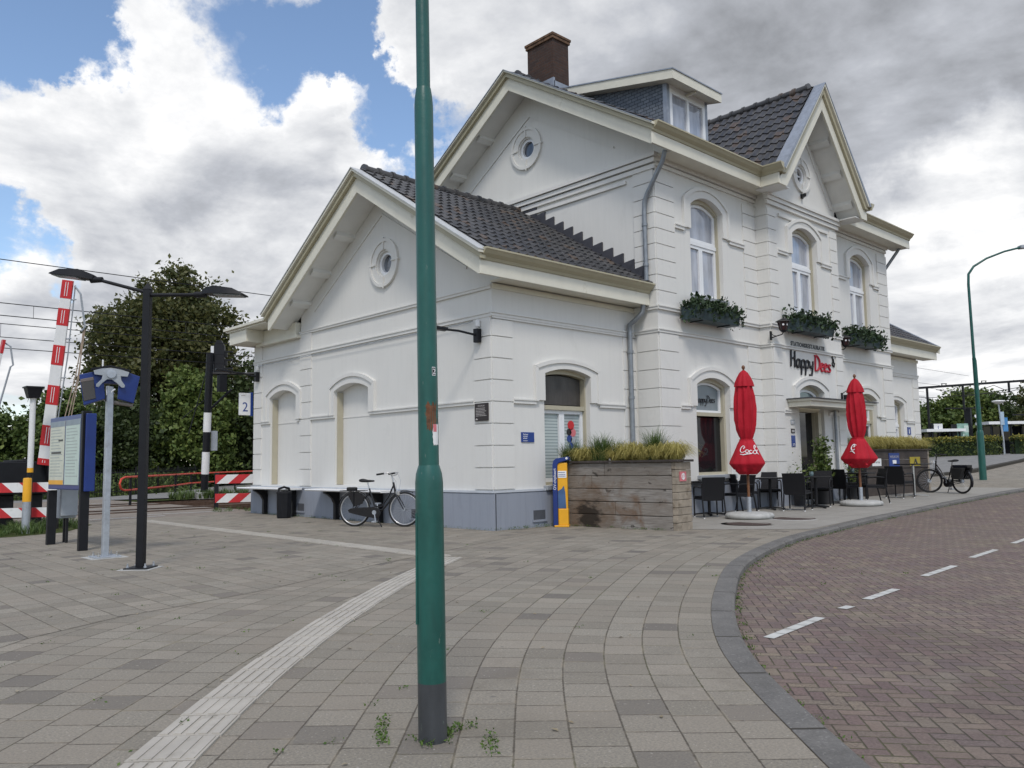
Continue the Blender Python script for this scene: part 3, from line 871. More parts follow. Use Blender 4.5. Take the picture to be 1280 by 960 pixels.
w.wall(FM, [(RX1 - .1, -.4), (XR, -.4), (XR, 8.0), (RX1 - .1, 8.0)], [HO(*gr), HO(*ur)], 0, DEP)
for mir in (0, 1):
    f = (lambda a, b: (Q(b), Q(a))) if mir else (lambda a, b: (a, b))
    for a, b in ((XM, XM + .70), (7.86, RX0)):
        a, b = f(a, b)
        quoins(w, FM, a, b, .74, 4.0, .409); quoins(w, FM, a, b, 4.58, 7.62, .347)
    a, b = f(XM - .036, RX0); stringc(w, FM, a, b, 4.04, .08, .065); stringc(w, FM, a, b, 4.55, .09, .07)
    for a, b in ((XM + .70, 5.32), (7.2, 7.86)):
        a, b = f(a, b); stringc(w, FM, a, b, 2.40, .09); stringc(w, FM, a, b, 6.49, .10, .07)
    for (o, v) in ((gl if not mir else gr, 2.44), (ul if not mir else ur, 6.54)):
        hood(w, FM, o[0], o[1], o[3], o[4], o[0] - .26, o[1] + .24, v, o[3] + .1, o[4] + .22)
    a, b = f(XM, RX0)
    for v, h, d in ((8.0, .18, .10), (7.80, .08, .05)): w.fbox(FM, a, b, v - h, v, 0, d)
w.box((XR - .4, YM + .01, -.4), (XR, 7.18, 8.0))
w.prism(side(XR), [(YM, 7.9), (7.18, 7.9), (GC, 10.62)], -.0, .3)
w.build('main_street_wall', M['white'], B)
# --- projecting bay
w = MB()
w.wall(FRr, [(RX0, -.4), (RX1, -.4), (RX1, 8.265), (XC, 10.585), (RX0, 8.265)], [HO(*door), HO(*um), circ(XC, 8.83, .25)], 0, .24)
for a, b in ((RX0, RX0 + .42), (Q(RX0 + .42), RX1)):
    quoins(w, FRr, a, b, .74, 4.0, .409); quoins(w, FRr, a, b, 4.58, 7.56, .347)
w.box((RX0, YR + .003, -.4), (RX0 + .3, YM + .2, 8.0)); w.box((RX1 - .3, YR + .003, -.4), (RX1, YM + .2, 8.0))
for X, sg in ((RX0, -1), (RX1, 1)):
    Fs = Fr((X, 0, 0), (0, 1, 0), (0, 0, 1), (sg, 0, 0))
    quoins(w, Fs, YR, YM, .74, 4.0, .409, .02); quoins(w, Fs, YR, YM, 4.58, 7.56, .347, .02)
    stringc(w, Fs, YR, YM, 4.04, .08, .065); stringc(w, Fs, YR, YM, 4.55, .09, .06)
stringc(w, FRr, RX0 - .036, RX1 + .036, 4.04, .08, .065)
for a, b in ((RX0 - .036, RX0 + .5), (Q(RX0 + .5), RX1 + .036)): stringc(w, FRr, a, b, 4.55, .09, .06)
for a, b in ((RX0 + .42, 9.4), (11.26, Q(RX0 + .42))): stringc(w, FRr, a, b, 6.49, .10, .07); stringc(w, FRr, a, b, 2.40, .09)
for v, h, d in ((7.93, .08, .15), (7.85, .10, .11), (7.74, .10, .07)): w.fbox(FRr, RX0 - d, RX1 + d, v - h, v, 0, d)
w.fbox(FRr, RX0 + .55, Q(RX0 + .55), 7.42, 7.50, 0, .05)
hood(w, FRr, um[0], um[1], um[3], um[4], um[0] - .26, um[1] + .26, 6.54, um[3] + .1, um[4] + .21)
hood(w, FRr, door[0], door[1], door[3], door[4], door[0] - .27, door[1] + .27, 2.62, door[3] + .1, door[4] + .2)
w.prism(FRr, chev(XC, 10.25, 1.22, 1.75, .06, foot=8.2), 0, .03)
w.build('middle_bay_wall', M['white'], B)
oculus(FRr, XC, 8.83, .25, .50, 'round_window', B, cross=True)
# --- right wing
w = MB()
w.wall(F0, [(XR - .1, -.4), (XE, -.4), (XE, 4.72), (XR - .1, 4.72)], [HO(*rw)], 0, DEP)
w.box((XE - .3, .004, -.4), (XE, 7.1, 4.72)); w.prism(side(XE), [(0, 4.7), (7.15, 4.7), (WC, 7.1)], 0, .3)
quoins(w, F0, XE - .5, XE, .74, 3.93, .409); w.fbox(F0, XR, XE, 3.94, 4.0, 0, .035); stringc(w, F0, XR, XE + .03, 4.02, .08, .065)
w.fbox(F0, XR, XE, 4.06, 4.6, 0, .02)
for a, b in ((XR, 17.35), (19.12, XE - .5)): stringc(w, F0, a, b, 2.40, .09)
hood(w, F0, rw[0], rw[1], rw[3], rw[4], rw[0] - .23, rw[1] + .22, 2.44, rw[3] + .1, rw[4] + .17)
w.build('right_wing_wall', M['white'], B)
# --- plinths
def plinth(name, parts):
    m = MB()
    for F, u0, u1, v1 in parts:
        m.fbox(F, u0, u1, -.4, v1 - .05, -.02, .05)
        m.prism(F, [(u0, v1 - .05), (u1, v1 - .05), (u1, v1), (u0, v1)], -.02, .035)
    return m.build(name, M['plinth'], B)
pl_ = plinth('wing_plinth', [(L, -.05, 9.69, .715), (F0, .0, 4.25, .715)])
for pp_ in ([(G, YM - .05, 0, .715), (FM, XM, RX0 - .05, .715), (Fr((RX0, 0, 0), (0, 1, 0), (0, 0, 1), (-1, 0, 0)), YR, YM - .05, .715), (FRr, RX0 - .05, 9.62, .715)],
            [(FRr, 11.06, RX1 + .05, .715)], [(FM, RX1 + .05, XR + .05, .715)], [(F0, XR + .05, XE + .05, .715)]): plinth('main_plinth', pp_)
m = MB()
m.fbox(L, -.051, 9.691, .685, .725, .0, .062); m.fbox(F0, -.051, 4.2, .685, .725, 0, .062)
m.build('plinth_cap', pm('pale_grey_plinth_cap', (.50, .53, .57), .7, var=.06), pl_)
M['vent'] = pm('dark_vent_opening', (.075, .08, .092), .9)
for F, u in ((F0, 1.13), (L, 7.0), (L, 2.3)):      # cellar vents
    MB().fbox(F, u - .16, u + .16, .14, .32, .0, .053).build('vent', M['vent'], pl_)
    MB().fbox(F, u - .19, u + .19, .10, .14, .0, .075).build('vent_sill', M['plinth'], pl_)

# ------------------------------------------------------------------ windows
def window(F, q, dep, tr, top, low, sashes=2, tanw=.035, name='window', topsash=True, sill=True, sw=.075):
    u0, u1, v0, vs, vc = q
    m = MB()
    i0 = arch(u0 + tanw, u1 - tanw, v0 + .06, vs - .05, vc - .09)
    m.prism(F, arch(u0 + .001, u1 - .001, v0, vs, vc), -dep + .002, -dep + .13, holes=[i0])
    if tanw > .05 or not topsash: m.fbox(F, u0 + tanw, u1 - tanw, tr - .05, tr + .035, -dep + .003, -dep + .12)
    o = m.build(name, M['tan'], B)
    m = MB()
    a, b = u0 + tanw, u1 - tanw
    if tanw < .05 and topsash: m.fbox(F, a + .001, b - .001, tr - .052, tr + .036, -dep + .002, -dep + .085)
    if topsash: m.prism(F, arch(a, b, tr + .035, vs - .05, vc - .09), -dep + .0, -dep + .06, holes=[arch(a + sw, b - sw, tr + .035 + sw, vs - .09, vc - .09 - sw)])
    if sashes:
        n = sashes
        for k in range(n):
            s0, s1 = a + (b - a) * k / n, a + (b - a) * (k + 1) / n
            m.prism(F, [(s0 + .002, v0 + .06), (s1 - .002, v0 + .06), (s1 - .002, tr - .05), (s0 + .002, tr - .05)], -dep + .001, -dep + .065,
                    holes=[[(s0 + sw, v0 + .06 + sw), (s1 - sw, v0 + .06 + sw), (s1 - sw, tr - .05 - sw), (s0 + sw, tr - .05 - sw)]])
    if m.v: m.build('sash', M['sash'], o)
    m = MB(); m.poly(F, arch(a + .02, b - .02, tr + .06, vs - .07, vc - .12), -dep + .02); m.build('upper_pane', top, o)
    m = MB(); m.poly(F, [(a, v0 + .06), (b, v0 + .06), (b, tr - .08), (a, tr - .08)], -dep + .021); m.build('lower_pane', low, o)
    if sill:
        m = MB(); m.fbox(F, u0 - .06, u1 + .06, v0 - .09, v0 - .002, -dep, .11); m.build('sill', M['sill'], o, bevel=.01)
    return o
ow = window(F0, wwin, DEP, 2.33, M['glass_mesh'], M['blind'], topsash=False)
for (cu, cv, r_, mt) in ((2.36, 1.98, .10, 'red'), (2.30, 1.84, .075, 'txtblack'), (2.42, 1.83, .09, 'pink'), (2.31, 1.70, .08, 'bluesign'), (2.43, 1.67, .085, 'greybox'), (2.36, 1.56, .07, 'bluesign')):
    MB().prism(F0, circ(cu, cv, r_, 9), -DEP + .024, -DEP + .028).build('window_sticker', M[mt], ow)
o = window(FM, gl, DEP, 2.28, M['glass_grey'], M['glass_dark'], sashes=0, tanw=.085, sw=.055)
WIN_L = o
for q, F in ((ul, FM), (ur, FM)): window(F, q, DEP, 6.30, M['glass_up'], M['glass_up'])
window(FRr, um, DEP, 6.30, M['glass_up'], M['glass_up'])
window(FM, gr, DEP, 2.28, M['glass_green'], M['glass_dark'], sashes=1, tanw=.085)
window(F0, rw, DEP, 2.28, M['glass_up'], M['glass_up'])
# entrance: fanlight over a dark half-open doorway
m = MB(); u0, u1, v0, vs, vc = door
m.prism(FRr, arch(u0 + .001, u1 - .001, v0, vs, vc), -.23, -.13, holes=[arch(u0 + .09, u1 - .09, 2.62, vs - .06, vc - .10), [(u0 + .09, v0 + .02), (u1 - .30, v0 + .02), (u1 - .30, 2.42), (u0 + .09, 2.42)]])
dr = m.build('entrance_door_frame', M['tan'], B)
m = MB(); m.prism(FRr, arch(u0 + .09, u1 - .09, 2.62, vs - .06, vc - .10), -.22, -.16, holes=[arch(u0 + .16, u1 - .16, 2.68, vs - .10, vc - .17)]); m.build('fanlight_sash', M['sash'], dr)
m = MB(); m.poly(FRr, arch(u0 + .1, u1 - .1, 2.63, vs - .07, vc - .12), -.19); m.build('fanlight_pane', M['glass_green'], dr)
m = MB(); m.poly(FRr, [(u0 + .08, v0), (u1 - .29, v0), (u1 - .29, 2.43), (u0 + .08, 2.43)], -.21); m.build('door_pane', M['glass_dark'], dr)
m = MB(); m.fbox(FRr, u1 - .29, u1 - .12, .05, 2.42, -.20, -.03); m.build('open_door_leaf', M['tan'], dr)
m = MB(); m.fbox(FRr, u0 - .1, u1 + .1, -.2, .06 + g(10.3), -.3, .28); m.build('doorstep', M['sill'], dr)
# entrance canopy
m = MB()
m.box((9.12, -1.62, 2.51), (12.75, YR - .002, 2.64))
m.box((9.06, -1.68, 2.641), (12.80, YR - .003, 2.70))
cn = m.build('entrance_canopy', M['cream'], B, bevel=.008)
m = MB(); m.box((9.02, -1.72, 2.701), (12.84, YR - .003, 2.725)); m.build('canopy_roofing', M['leaddark'], cn)

# ------------------------------------------------------------------ eaves, barge boards and roofs
GUT = []
def eave(m, y, z, x0, x1, wall_y, hz=.26, s0=None, s1=None):
    m.box((x0, y, z), (x1, y + .04, z + hz))
    m.box((x0 if s0 is None else s0, y + .041, z + .02), (x1 if s1 is None else s1, wall_y, z + .05))
    if 1:
        P = [(y + .03, z + hz), (y - .02, z + hz), (y - .04, z + hz + .05), (y - .11, z + hz + .10), (y - .15, z + hz + .16), (y - .17, z + hz + .17), (y - .17, z + hz + .20), (y + .03, z + hz + .20)]
        GUT.append(MB().prism(Fr((x0, 0, 0), (0, 1, 0), (0, 0, 1), (1, 0, 0)), P, 0, x1 - x0))
# wing
m = MB()
eave(m, -.49, 4.60, -.68, 4.22, -.005, s0=-.02); m.fbox(F0, 0, 4.26, 4.50, 4.60, 0, .05)
m.prism(L, chev(WC, 7.46, .63, 4.05, .34, foot=4.61), .605, .66)
m.prism(L, chev(WC, 7.635, .63, 4.16, .06), .58, .80)
MG = MB().prism(L, chev(WC, 7.575, .63, 4.13, .115), .60, .74)
o = m.build('wing_eaves', M['cream'], B, bevel=.006)
GUT[-1].build('gutter', M['gutter'], o); MG.build('crown_moulding', M['gutter'], o, bevel=.01)
m = MB()
m.prism(L, chev(WC, 7.25, .63, 4.03, .04), .004, .604)
for k in (-1, 1):
    for d in (1.15, 2.2, 3.15):
        u = WC + k * d; z = 7.20 - .63 * d
        m.prism(L, [(u - .07, z - .07 + .044 * k), (u + .07, z - .07 - .044 * k), (u + .07, z + .01 - .044 * k), (u - .07, z + .01 + .044 * k)], .0, .50)
for k in range(9):
    pass
m.build('gable_soffit', M['soffit'], o)
m = MB(); m.prism(L, chev(WC, 7.655, .63, 4.17, .018), .40, .82); m.build('verge_trim', M['verge'], o)
# flat end bay cornice
m = MB()
m.fbox(L, 8.95, 9.95, 4.50, 4.83, -.1, .60)
m.fbox(L, 7.75, 10.05, 4.832, 4.88, -.6, .64); m.fbox(L, 7.75, 10.12, 4.881, 4.95, -.6, .71)
m.fbox(L, 7.2, 8.949, 4.44, 4.82, -.2, .12); m.fbox(L, 7.1, 9.3, 4.42, 4.50, -.05, .16)
m.box((0, 9.64, 4.5), (4.2, 9.95, 4.83))
m.build('end_bay_cornice', M['cream'], B, bevel=.006)
# main block
m = MB()
XG = XM - .66
eave(m, -1.21, 7.89, XG - .06, 7.95, YM - .004, s0=XM - .02, s1=RX0); eave(m, -1.21, 7.89, Q(7.95), XR + .66, YM - .004, s0=RX1)
m.prism(G, chev(GC, 10.96, .62, 4.42, .34, foot=7.9), .605, .66)
m.prism(G, chev(GC, 11.13, .62, 4.54, .06), .58, .81)
MG = [MB().prism(G, chev(GC, 11.07, .62, 4.50, .12), .60, .74)]
for X in (7.90, Q(7.90) - .06): m.box((X, -1.70, 7.891), (X + .06, -1.211, 8.15))
for X, sg in ((7.90, -1), (Q(7.90), 1)):
    P = [(.0, 8.15), (.02 * sg, 8.15), (.04 * sg, 8.20), (.11 * sg, 8.25), (.15 * sg, 8.31), (.17 * sg, 8.32), (.17 * sg, 8.35), (0, 8.35)]
    GUT.append(MB().prism(Fr((X, -1.70, 0), (1, 0, 0), (0, 0, 1), (0, 1, 0)), P, -.16, .49))
FB = front(-1.68)
m.prism(FB, chev(XC, 10.97, 1.22, 2.43, .55, foot=7.87), -.02, .035)
m.prism(FB, chev(XC, 11.12, 1.22, 2.44, .08, foot=8.23), .0, .155)
MG.append(MB().prism(FB, chev(XC, 11.04, 1.22, 2.43, .20, foot=8.15), .0, .10))
o = m.build('main_eaves', M['cream'], B, bevel=.006)
for q_ in GUT[1:]: q_.build('gutter', M['gutter'], o)
for q_ in MG: q_.build('crown_moulding', M['gutter'], o, bevel=.01)
NG = len(GUT)
m = MB()
m.prism(G, chev(GC, 10.74, .62, 4.43, .04), .004, .604)
for k in (-1, 1):
    for d in (1.35, 2.5, 3.5):
        u = GC + k * d; z = 10.69 - .62 * d
        m.prism(G, [(u - .07, z - .07 + .044 * k), (u + .07, z - .07 - .044 * k), (u + .07, z + .01 - .044 * k), (u - .07, z + .01 + .044 * k)], .0, .50)
m.prism(FRr, chev(XC, 10.62, 1.22, 2.2, .05, foot=7.95), .004, .63)
for k in (-1, 1):
    for d in (.62, 1.25, 1.85):
        u = XC + k * d; z = 10.55 - 1.22 * d
        m.prism(FRr, [(u - .05, z - .07 + .06 * k), (u + .05, z - .07 - .06 * k), (u + .05, z + .02 - .06 * k), (u - .05, z + .02 + .06 * k)], .0, .55)
m.build('gable_soffit', M['soffit'], o)
m = MB()
m.prism(G, chev(GC, 11.128, .62, 4.53, .018), .40, .83)
m.prism(FB, chev(XC, 11.142, 1.22, 2.46, .022, foot=8.24), -.15, .17)
m.build('verge_trim', M['lead'], o)
# closing boards between wall heads and eaves
for F, a_, b_, z_, t_ in ((G, -1.168, YM - .001, 7.90, 8.3), (L, -.448, -.001, 4.61, 4.99)):
    MB().prism(F, [(a_, z_), (b_, z_), (b_, t_), (a_, t_ - .30)], -.03, -.001).build('eaves_closing_board', M['soffit'], o)
for a_, b_ in ((7.965, RX0 + .05), (RX1 - .05, Q(7.965))):
    MB().box((a_, -1.64, 7.885), (b_, YR - .001, 7.91)).build('eaves_closing_board', M['soffit'], o)
# right wing
m = MB(); eave(m, -.49, 4.62, XR + .0, XE + .62, -.005); m.fbox(F0, XR, XE + .05, 4.50, 4.61, 0, .05)
Fx = Fr((XE, 0, 0), (0, 1, 0), (0, 0, 1), (1, 0, 0))
m.prism(Fx, chev(WC, 7.46, .63, 4.05, .34, foot=4.63), .57, .62); m.prism(Fx, chev(WC, 7.62, .63, 4.16, .16), .56, .70)
o = m.build('right_wing_eaves', M['cream'], B, bevel=.006); GUT[-1].build('gutter', M['gutter'], o)

def pantiles(m, o, u, v, L0, V0, rng=None, tw=.225, cl=.335):
    """interlocking S-shaped tiles laid in courses on a sloping plane"""
    o, u, v = Vector(o), Vector(u).normalized(), Vector(v).normalized()
    w = u.cross(v)
    if w.z < 0: w = -w
    k = 7
    nc = int(math.ceil(V0 / cl))
    for c in range(nc):
        a, b = c * cl, min((c + 1) * cl + .03, V0)
        lo, hi = rng((a + b) / 2) if rng else (0, L0)
        lo = math.floor(lo / tw) * tw if rng else lo
        n = max(1, int(round((hi - lo) / tw * k)))
        jit = random.uniform(-.004, .004)
        vs = []
        for i in range(n + 1):
            x = lo + (hi - lo) * i / n
            ph = (x / tw) % 1.0
            prof = .040 * (math.sin(2 * math.pi * ph) * .5 + .5) ** 1.4 - .012 * math.exp(-((ph - .98) / .05) ** 2)
            tj = random.uniform(-.003, .003)
            vs += [o + u * x + v * (a + jit) + w * (prof - .03), o + u * x + v * (a + jit) + w * (prof + .034 + tj), o + u * x + v * b + w * (prof + .004 + tj)]
        fs = []
        for i in range(n):
            p = i * 3
            fs += [(p, p + 3, p + 4, p + 1), (p + 1, p + 4, p + 5, p + 2)]
        m.add(vs, fs)
def ridge(m, a, b, r=.11, l=.36):
    a, b = Vector(a), Vector(b); n = int((b - a).length / l)
    pts, rs = [], []
    for i in range(n):
        p, q = a.lerp(b, i / n), a.lerp(b, (i + 1) / n)
        pts += [p, p.lerp(q, .2), p.lerp(q, .21), q.lerp(p, .001)]; rs += [r * 1.22, r * 1.2, r, r * .97]
    m.tube(pts, rs, 12)
def slab(m, pts): m.add(pts, [tuple(range(len(pts)))])
s63 = math.atan(.63)
# wing roof: street slope and track slope
m = MB()
v = (0, 1, .63)
pantiles(m, (-.56, -.55, 5.05), (1, 0, 0), v, XM + .56, 4.13 * math.hypot(1, .63))
pantiles(m, (-.56, 7.70, 5.05), (1, 0, 0), (0, -1, .63), XM + .56, 4.13 * math.hypot(1, .63))
ridge(m, (-.50, WC, 7.66), (XM, WC, 7.66))
rf = m.build('wing_roof', M['tile'], B, smooth=50, recalc=False)
m = MB(); slab(m, [(-.56, -.60, 4.98), (XM, -.60, 4.98), (XM, WC, 7.59), (-.56, WC, 7.59)]); slab(m, [(-.56, 7.7, 4.98), (XM, 7.7, 4.98), (XM, WC, 7.59), (-.56, WC, 7.59)])
slab(m, [(-.6, 7.2, 4.951), (4.2, 7.2, 4.951), (4.2, 10.1, 4.951), (-.6, 10.1, 4.951)])
m.build('roof_underlay', M['leaddark'], rf, recalc=False)
# stepped lead flashing where the wing roof meets the main gable
m = MB()
n = 13; ys = np.linspace(-.40, WC, n + 1)
zt = lambda y: 5.05 + .63 * (y + .55) + .10
P = [(ys[0], zt(ys[0]) - .12)]
for i in range(n):
    P += [(ys[i], zt(ys[i]) + .28), (ys[i + 1], zt(ys[i]) + .24)]
P += [(ys[-1], zt(ys[-1]) - .12)]
m.prism(G, P, .002, .045)
m.build('stepped_flashing', M['leaddark'], rf, recalc=False)
# main roof
m = MB()
SL = .612
vl = math.hypot(1, SL)
for a_, b_, y_ in ((XG - .04, 8.35, -1.28), (8.35, 12.36, .3), (12.36, XR + .64, -1.28)):
    pantiles(m, (a_, y_, 8.31 + (y_ + 1.28) * SL), (1, 0, 0), (0, 1, SL), b_ - a_, (GC - y_) * vl)
pantiles(m, (XG - .04, 7.79, 8.31), (1, 0, 0), (0, -1, SL), XR + .64 - XG + .04, (GC + 1.28) * vl)
ridge(m, (XG + .3, GC, 11.12), (XR + .6, GC, 11.12))
# the steep cross roof over the middle bay
hb = 2.40; vl2 = math.hypot(1, 1.22)
pantiles(m, (XC - hb, GC, 8.20), (0, -1, 0), (1, 0, 1.22), GC + 1.53, hb * vl2)
pantiles(m, (XC + hb, -1.53, 8.20), (0, 1, 0), (-1, 0, 1.22), GC + 1.53, hb * vl2)
ridge(m, (XC, -1.40, 11.13), (XC, GC, 11.13))
rf = m.build('main_roof', M['tile'], B, smooth=50, recalc=False)
m = MB()
[slab(m, [(a_, y_, 8.24 + (y_ + 1.3) * SL), (b_, y_, 8.24 + (y_ + 1.3) * SL), (b_, GC, 11.02), (a_, GC, 11.02)]) for a_, b_, y_ in ((XG - .04, 8.35, -1.3), (8.35, 12.36, .3), (12.36, XR + .64, -1.3))]; slab(m, [(XG - .06, 7.8, 8.28), (XR + .66, 7.8, 8.28), (XR + .66, GC, 11.06), (XG - .06, GC, 11.06)])
slab(m, [(XC - hb, -1.6, 8.13), (XC - hb, GC, 8.13), (XC, GC, 11.07), (XC, -1.6, 11.07)]); slab(m, [(XC + hb, -1.6, 8.13), (XC + hb, GC, 8.13), (XC, GC, 11.07), (XC, -1.6, 11.07)])
m.build('roof_underlay', M['leaddark'], rf, recalc=False)
m = MB()
pantiles(m, (XR + .005, -.55, 5.05), (1, 0, 0), (0, 1, .63), XE + .55 - XR, 4.13 * math.hypot(1, .63))
rf = m.build('right_wing_roof', M['tile'], B, smooth=50, recalc=False)
m = MB(); slab(m, [(XR, -.60, 4.98), (XE + .6, -.60, 4.98), (XE + .6, WC, 7.59), (XR, WC, 7.59)]); slab(m, [(XR, 7.7, 4.98), (XE + .6, 7.7, 4.98), (XE + .6, WC, 7.59), (XR, WC, 7.59)]); m.build('roof_underlay', M['leaddark'], rf, recalc=False)
m = MB(); m.prism(Fx, chev(WC, 7.74, .63, 4.17, .05), .45, .70); m.build('verge_trim', M['lead'], rf)
# chimney
m = MB(); m.box((4.86, 2.86, 10.2), (5.46, 3.80, 12.30))
ch = m.build('chimney', M['brick'], B)
m = MB(); m.box((4.82, 2.82, 12.301), (5.50, 3.84, 12.38)); m.box((4.80, 2.80, 12.381), (5.52, 3.86, 12.45)); m.build('coping', M['chimcap'], ch, bevel=.01)
m = MB(); m.lathe([(.10, 0), (.10, .06), (.085, .08), (.085, .12)], (5.15, 3.1, 12.45), 14); m.build('flue_stub', M['leaddark'], ch)
m = MB(); m.box((4.83, 2.80, 10.6), (5.49, 2.858, 11.12)); m.box((4.80, 2.80, 10.6), (4.858, 3.85, 11.2)); m.build('lead_apron', M['lead'], ch)
# dormer: flat sloping roof, slate cheeks, white two-light window
D0, D1 = 4.86, 6.46
m = MB()
zt = lambda y: 9.93 + (y + 1.03) * .215
m.hexa([(D0 - .24, -1.03, zt(-1.03) - .21), (D1 + .12, -1.03, zt(-1.03) - .21), (D1 + .12, 2.6, zt(2.6) - .21), (D0 - .24, 2.6, zt(2.6) - .21),
        (D0 - .24, -1.03, zt(-1.03)), (D1 + .12, -1.03, zt(-1.03)), (D1 + .12, 2.6, zt(2.6)), (D0 - .24, 2.6, zt(2.6))])
m.box((5.58, -.95, zt(-1.0) - .25), (5.64, -.62, zt(-1) - .205))
dm = m.build('dormer', M['cream'], B)
m = MB()
m.hexa([(D0 - .26, -1.05, zt(-1.05) + .002), (D1 + .14, -1.05, zt(-1.05) + .002), (D1 + .14, 2.6, zt(2.6) + .002), (D0 - .26, 2.6, zt(2.6) + .002),
        (D0 - .26, -1.05, zt(-1.05) + .03), (D1 + .14, -1.05, zt(-1.05) + .03), (D1 + .14, 2.6, zt(2.6) + .03), (D0 - .26, 2.6, zt(2.6) + .03)])
m.build('dormer_roofing', M['lead'], dm)
m = MB()
for X in (D0, D1 - .06):
    m.prism(Fr((X, 0, 0), (0, 1, 0), (0, 0, 1), (1, 0, 0)), [(-.64, 8.4), (2.5, 10.4), (2.5, zt(2.5) - .212), (-.64, zt(-.64) - .212)], 0, .06)
m.build('slate_cheek', M['slate'], dm)
for a_, b_ in ((D0 - .015, D0 + .09), (D1 - .09, D1 + .015)): MB().box((a_, -.69, 8.4), (b_, -.58, zt(-.64) - .21)).build('lead_corner', M['lead'], dm)
FD = front(-.66)
m = MB()
m.prism(FD, [(D0 + .091, 8.35), (D1 - .091, 8.35), (D1 - .091, zt(-.66) - .215), (D0 + .091, zt(-.66) - .215)], -.05, .03,
        holes=[[(D0 + .19, 8.45), (5.63, 8.45), (5.63, 9.60), (D0 + .19, 9.60)], [(5.71, 8.45), (D1 - .19, 8.45), (D1 - .19, 9.60), (5.71, 9.60)]])
m.build('dormer_window', M['sash'], dm)
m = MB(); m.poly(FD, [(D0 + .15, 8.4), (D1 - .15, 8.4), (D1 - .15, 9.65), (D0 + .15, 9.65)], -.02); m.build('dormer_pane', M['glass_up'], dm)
# downpipes
def pipe(name, pts, r=.05, clips=()):
    m = MB(); m.tube(pts, r, 12)
    for p in clips: m.lathe([(r, -.03), (r + .015, -.03), (r + .015, .03), (r, .03)], p, 12)
    return m.build(name, M['zinc'], B, smooth=50)
xp = XM - .12
pipe('downpipe', [(4.08, -.42, 4.62), (4.08, -.40, 4.45), (4.02, -.25, 4.30), (3.98, -.11, 4.20), (3.98, -.11, 4.02), (3.98, -.11, 1.0), (3.98, -.11, -.1)], .055, [(3.98, -.11, z) for z in (3.6, 2.6, 1.6)])
pipe('downpipe', [(XM - .1, -1.08, 7.92), (XM - .1, -1.0, 7.70), (XM - .1, -.56, 7.08), (XM - .1, -.48, 6.92), (XM - .1, -.47, 6.7), (XM - .1, -.47, 5.15)], .05, [(XM - .1, -.47, z) for z in (6.4, 5.5)])
pipe('downpipe', [(XR + .42, -1.0, 7.95), (XR + .40, -.9, 7.80), (XR + .12, -.45, 7.05), (XR + .12, -.35, 6.8), (XR + .12, -.35, 5.3)], .05)
pipe('downpipe', [(12.36, YM - .09, 7.4), (12.36, YM - .09, .2)], .04, [(12.36, YM - .09, z) for z in (6.4, 4.8, 3.2, 1.8)]) if False else None
pipe('canopy_downpipe', [(11.5, -1.09, 2.5), (11.5, -1.09, .25)], .04)
# cables along the gable band, and the lightning-white fixing boxes
m = MB(); pts = []
for i in range(60):
    y = .45 + 9.0 * i / 59; pts.append((-.07, y, 3.93 - .02 * abs(math.sin(i * 1.5))))
m.tube(pts, .008, 6)
m.build('wall_cable', M['greybox'], B)
# ------------------------------------------------------------------ street furniture
def V(*a): return Vector(a)
# green lamp post in the foreground (leans very slightly)
t = thing('street_lamp', 'dark green lamp post with rust patch and sticker standing in front of the station', 'street lamp', (-7.775, -8.24, 0))
lean = lambda z: (-.0059 * z, .0055 * z)
def lp(z): return (lean(z)[0], lean(z)[1], z)
m = MB(); m.tube([lp(z) for z in (-.2, .26)], .0655, 28); m.build('post_foot', M['greenlow'], t, smooth=50)
m = MB(); m.tube([lp(z) for z in (.26, .6, 1.0, 1.16, 1.20, 1.24)], [.0655, .0655, .065, .065, .061, .049], 28); lo = m.build('lower_post', M['green'], t, smooth=60)
m = MB(); m.tube([lp(z) for z in (1.24, 1.8, 2.4, 2.98, 3.03, 3.07)], [.0475, .047, .046, .0455, .042, .036], 28); up = m.build('middle_post', M['green'], t, smooth=60)
m = MB(); m.tube([lp(z) for z in (3.065, 3.6, 5.2, 7.2)], [.0335, .033, .029, .025], 24); m.build('upper_post', M['green'], t, smooth=60)
m = MB(); m.tube([lp(7.2), (lean(7.3)[0] + .1, lean(7.3)[1] - .12, 7.6), (.6, -.9, 7.85), (1.0, -1.4, 7.9)], .025, 12); m.build('arm', M['green'], t, smooth=60)
m = MB(); m.bar((1.0, -1.4, 7.9), (1.4, -1.9, 7.95), .22, .1); m.build('lamp_head', M['greybox'], t, bevel=.02)
cdir = (Vector((-10.139, -11.312, 0)) - Vector((-7.8, -8.27, 0))).normalized()
cr = Vector((-cdir.y, cdir.x, 0))     # to the camera's right
def on_post(z, s, r):
    a = s / r; d = cdir * math.cos(a) + cr * math.sin(a)
    p = Vector(lp(z)); return p + d * r
def patch(name, z0, z1, s0, s1, r, mat, par, wob=0):
    m = MB(); vs, fs = [], []
    na, nz = 10, 8
    for i in range(nz + 1):
        for k in range(na + 1):
            z = z0 + (z1 - z0) * i / nz; s = s0 + (s1 - s0) * k / na
            if wob and (i in (0, nz)): z += random.uniform(-wob, wob)
            if wob and (k in (0, na)): s += random.uniform(-wob, wob) * .6
            vs.append(on_post(z, s, r))
    for i in range(nz):
        for k in range(na):
            a = i * (na + 1) + k; fs.append((a, a + 1, a + na + 2, a + na + 1))
    m.add(vs, fs); return m.build(name, mat, par, recalc=False, smooth=60)
patch('rust_patch', 1.41, 1.53, -.012, .046, .0473, M['rust'], up, .018)
patch('sticker', 1.335, 1.43, .022, .058, .0485, M['whitep'], up, .004)
patch('sticker', 1.395, 1.43, .024, .044, .0490, M['pink'], up)
st = patch('number_plate', 1.658, 1.698, .022, .042, .0478, M['txtwhite'], up)
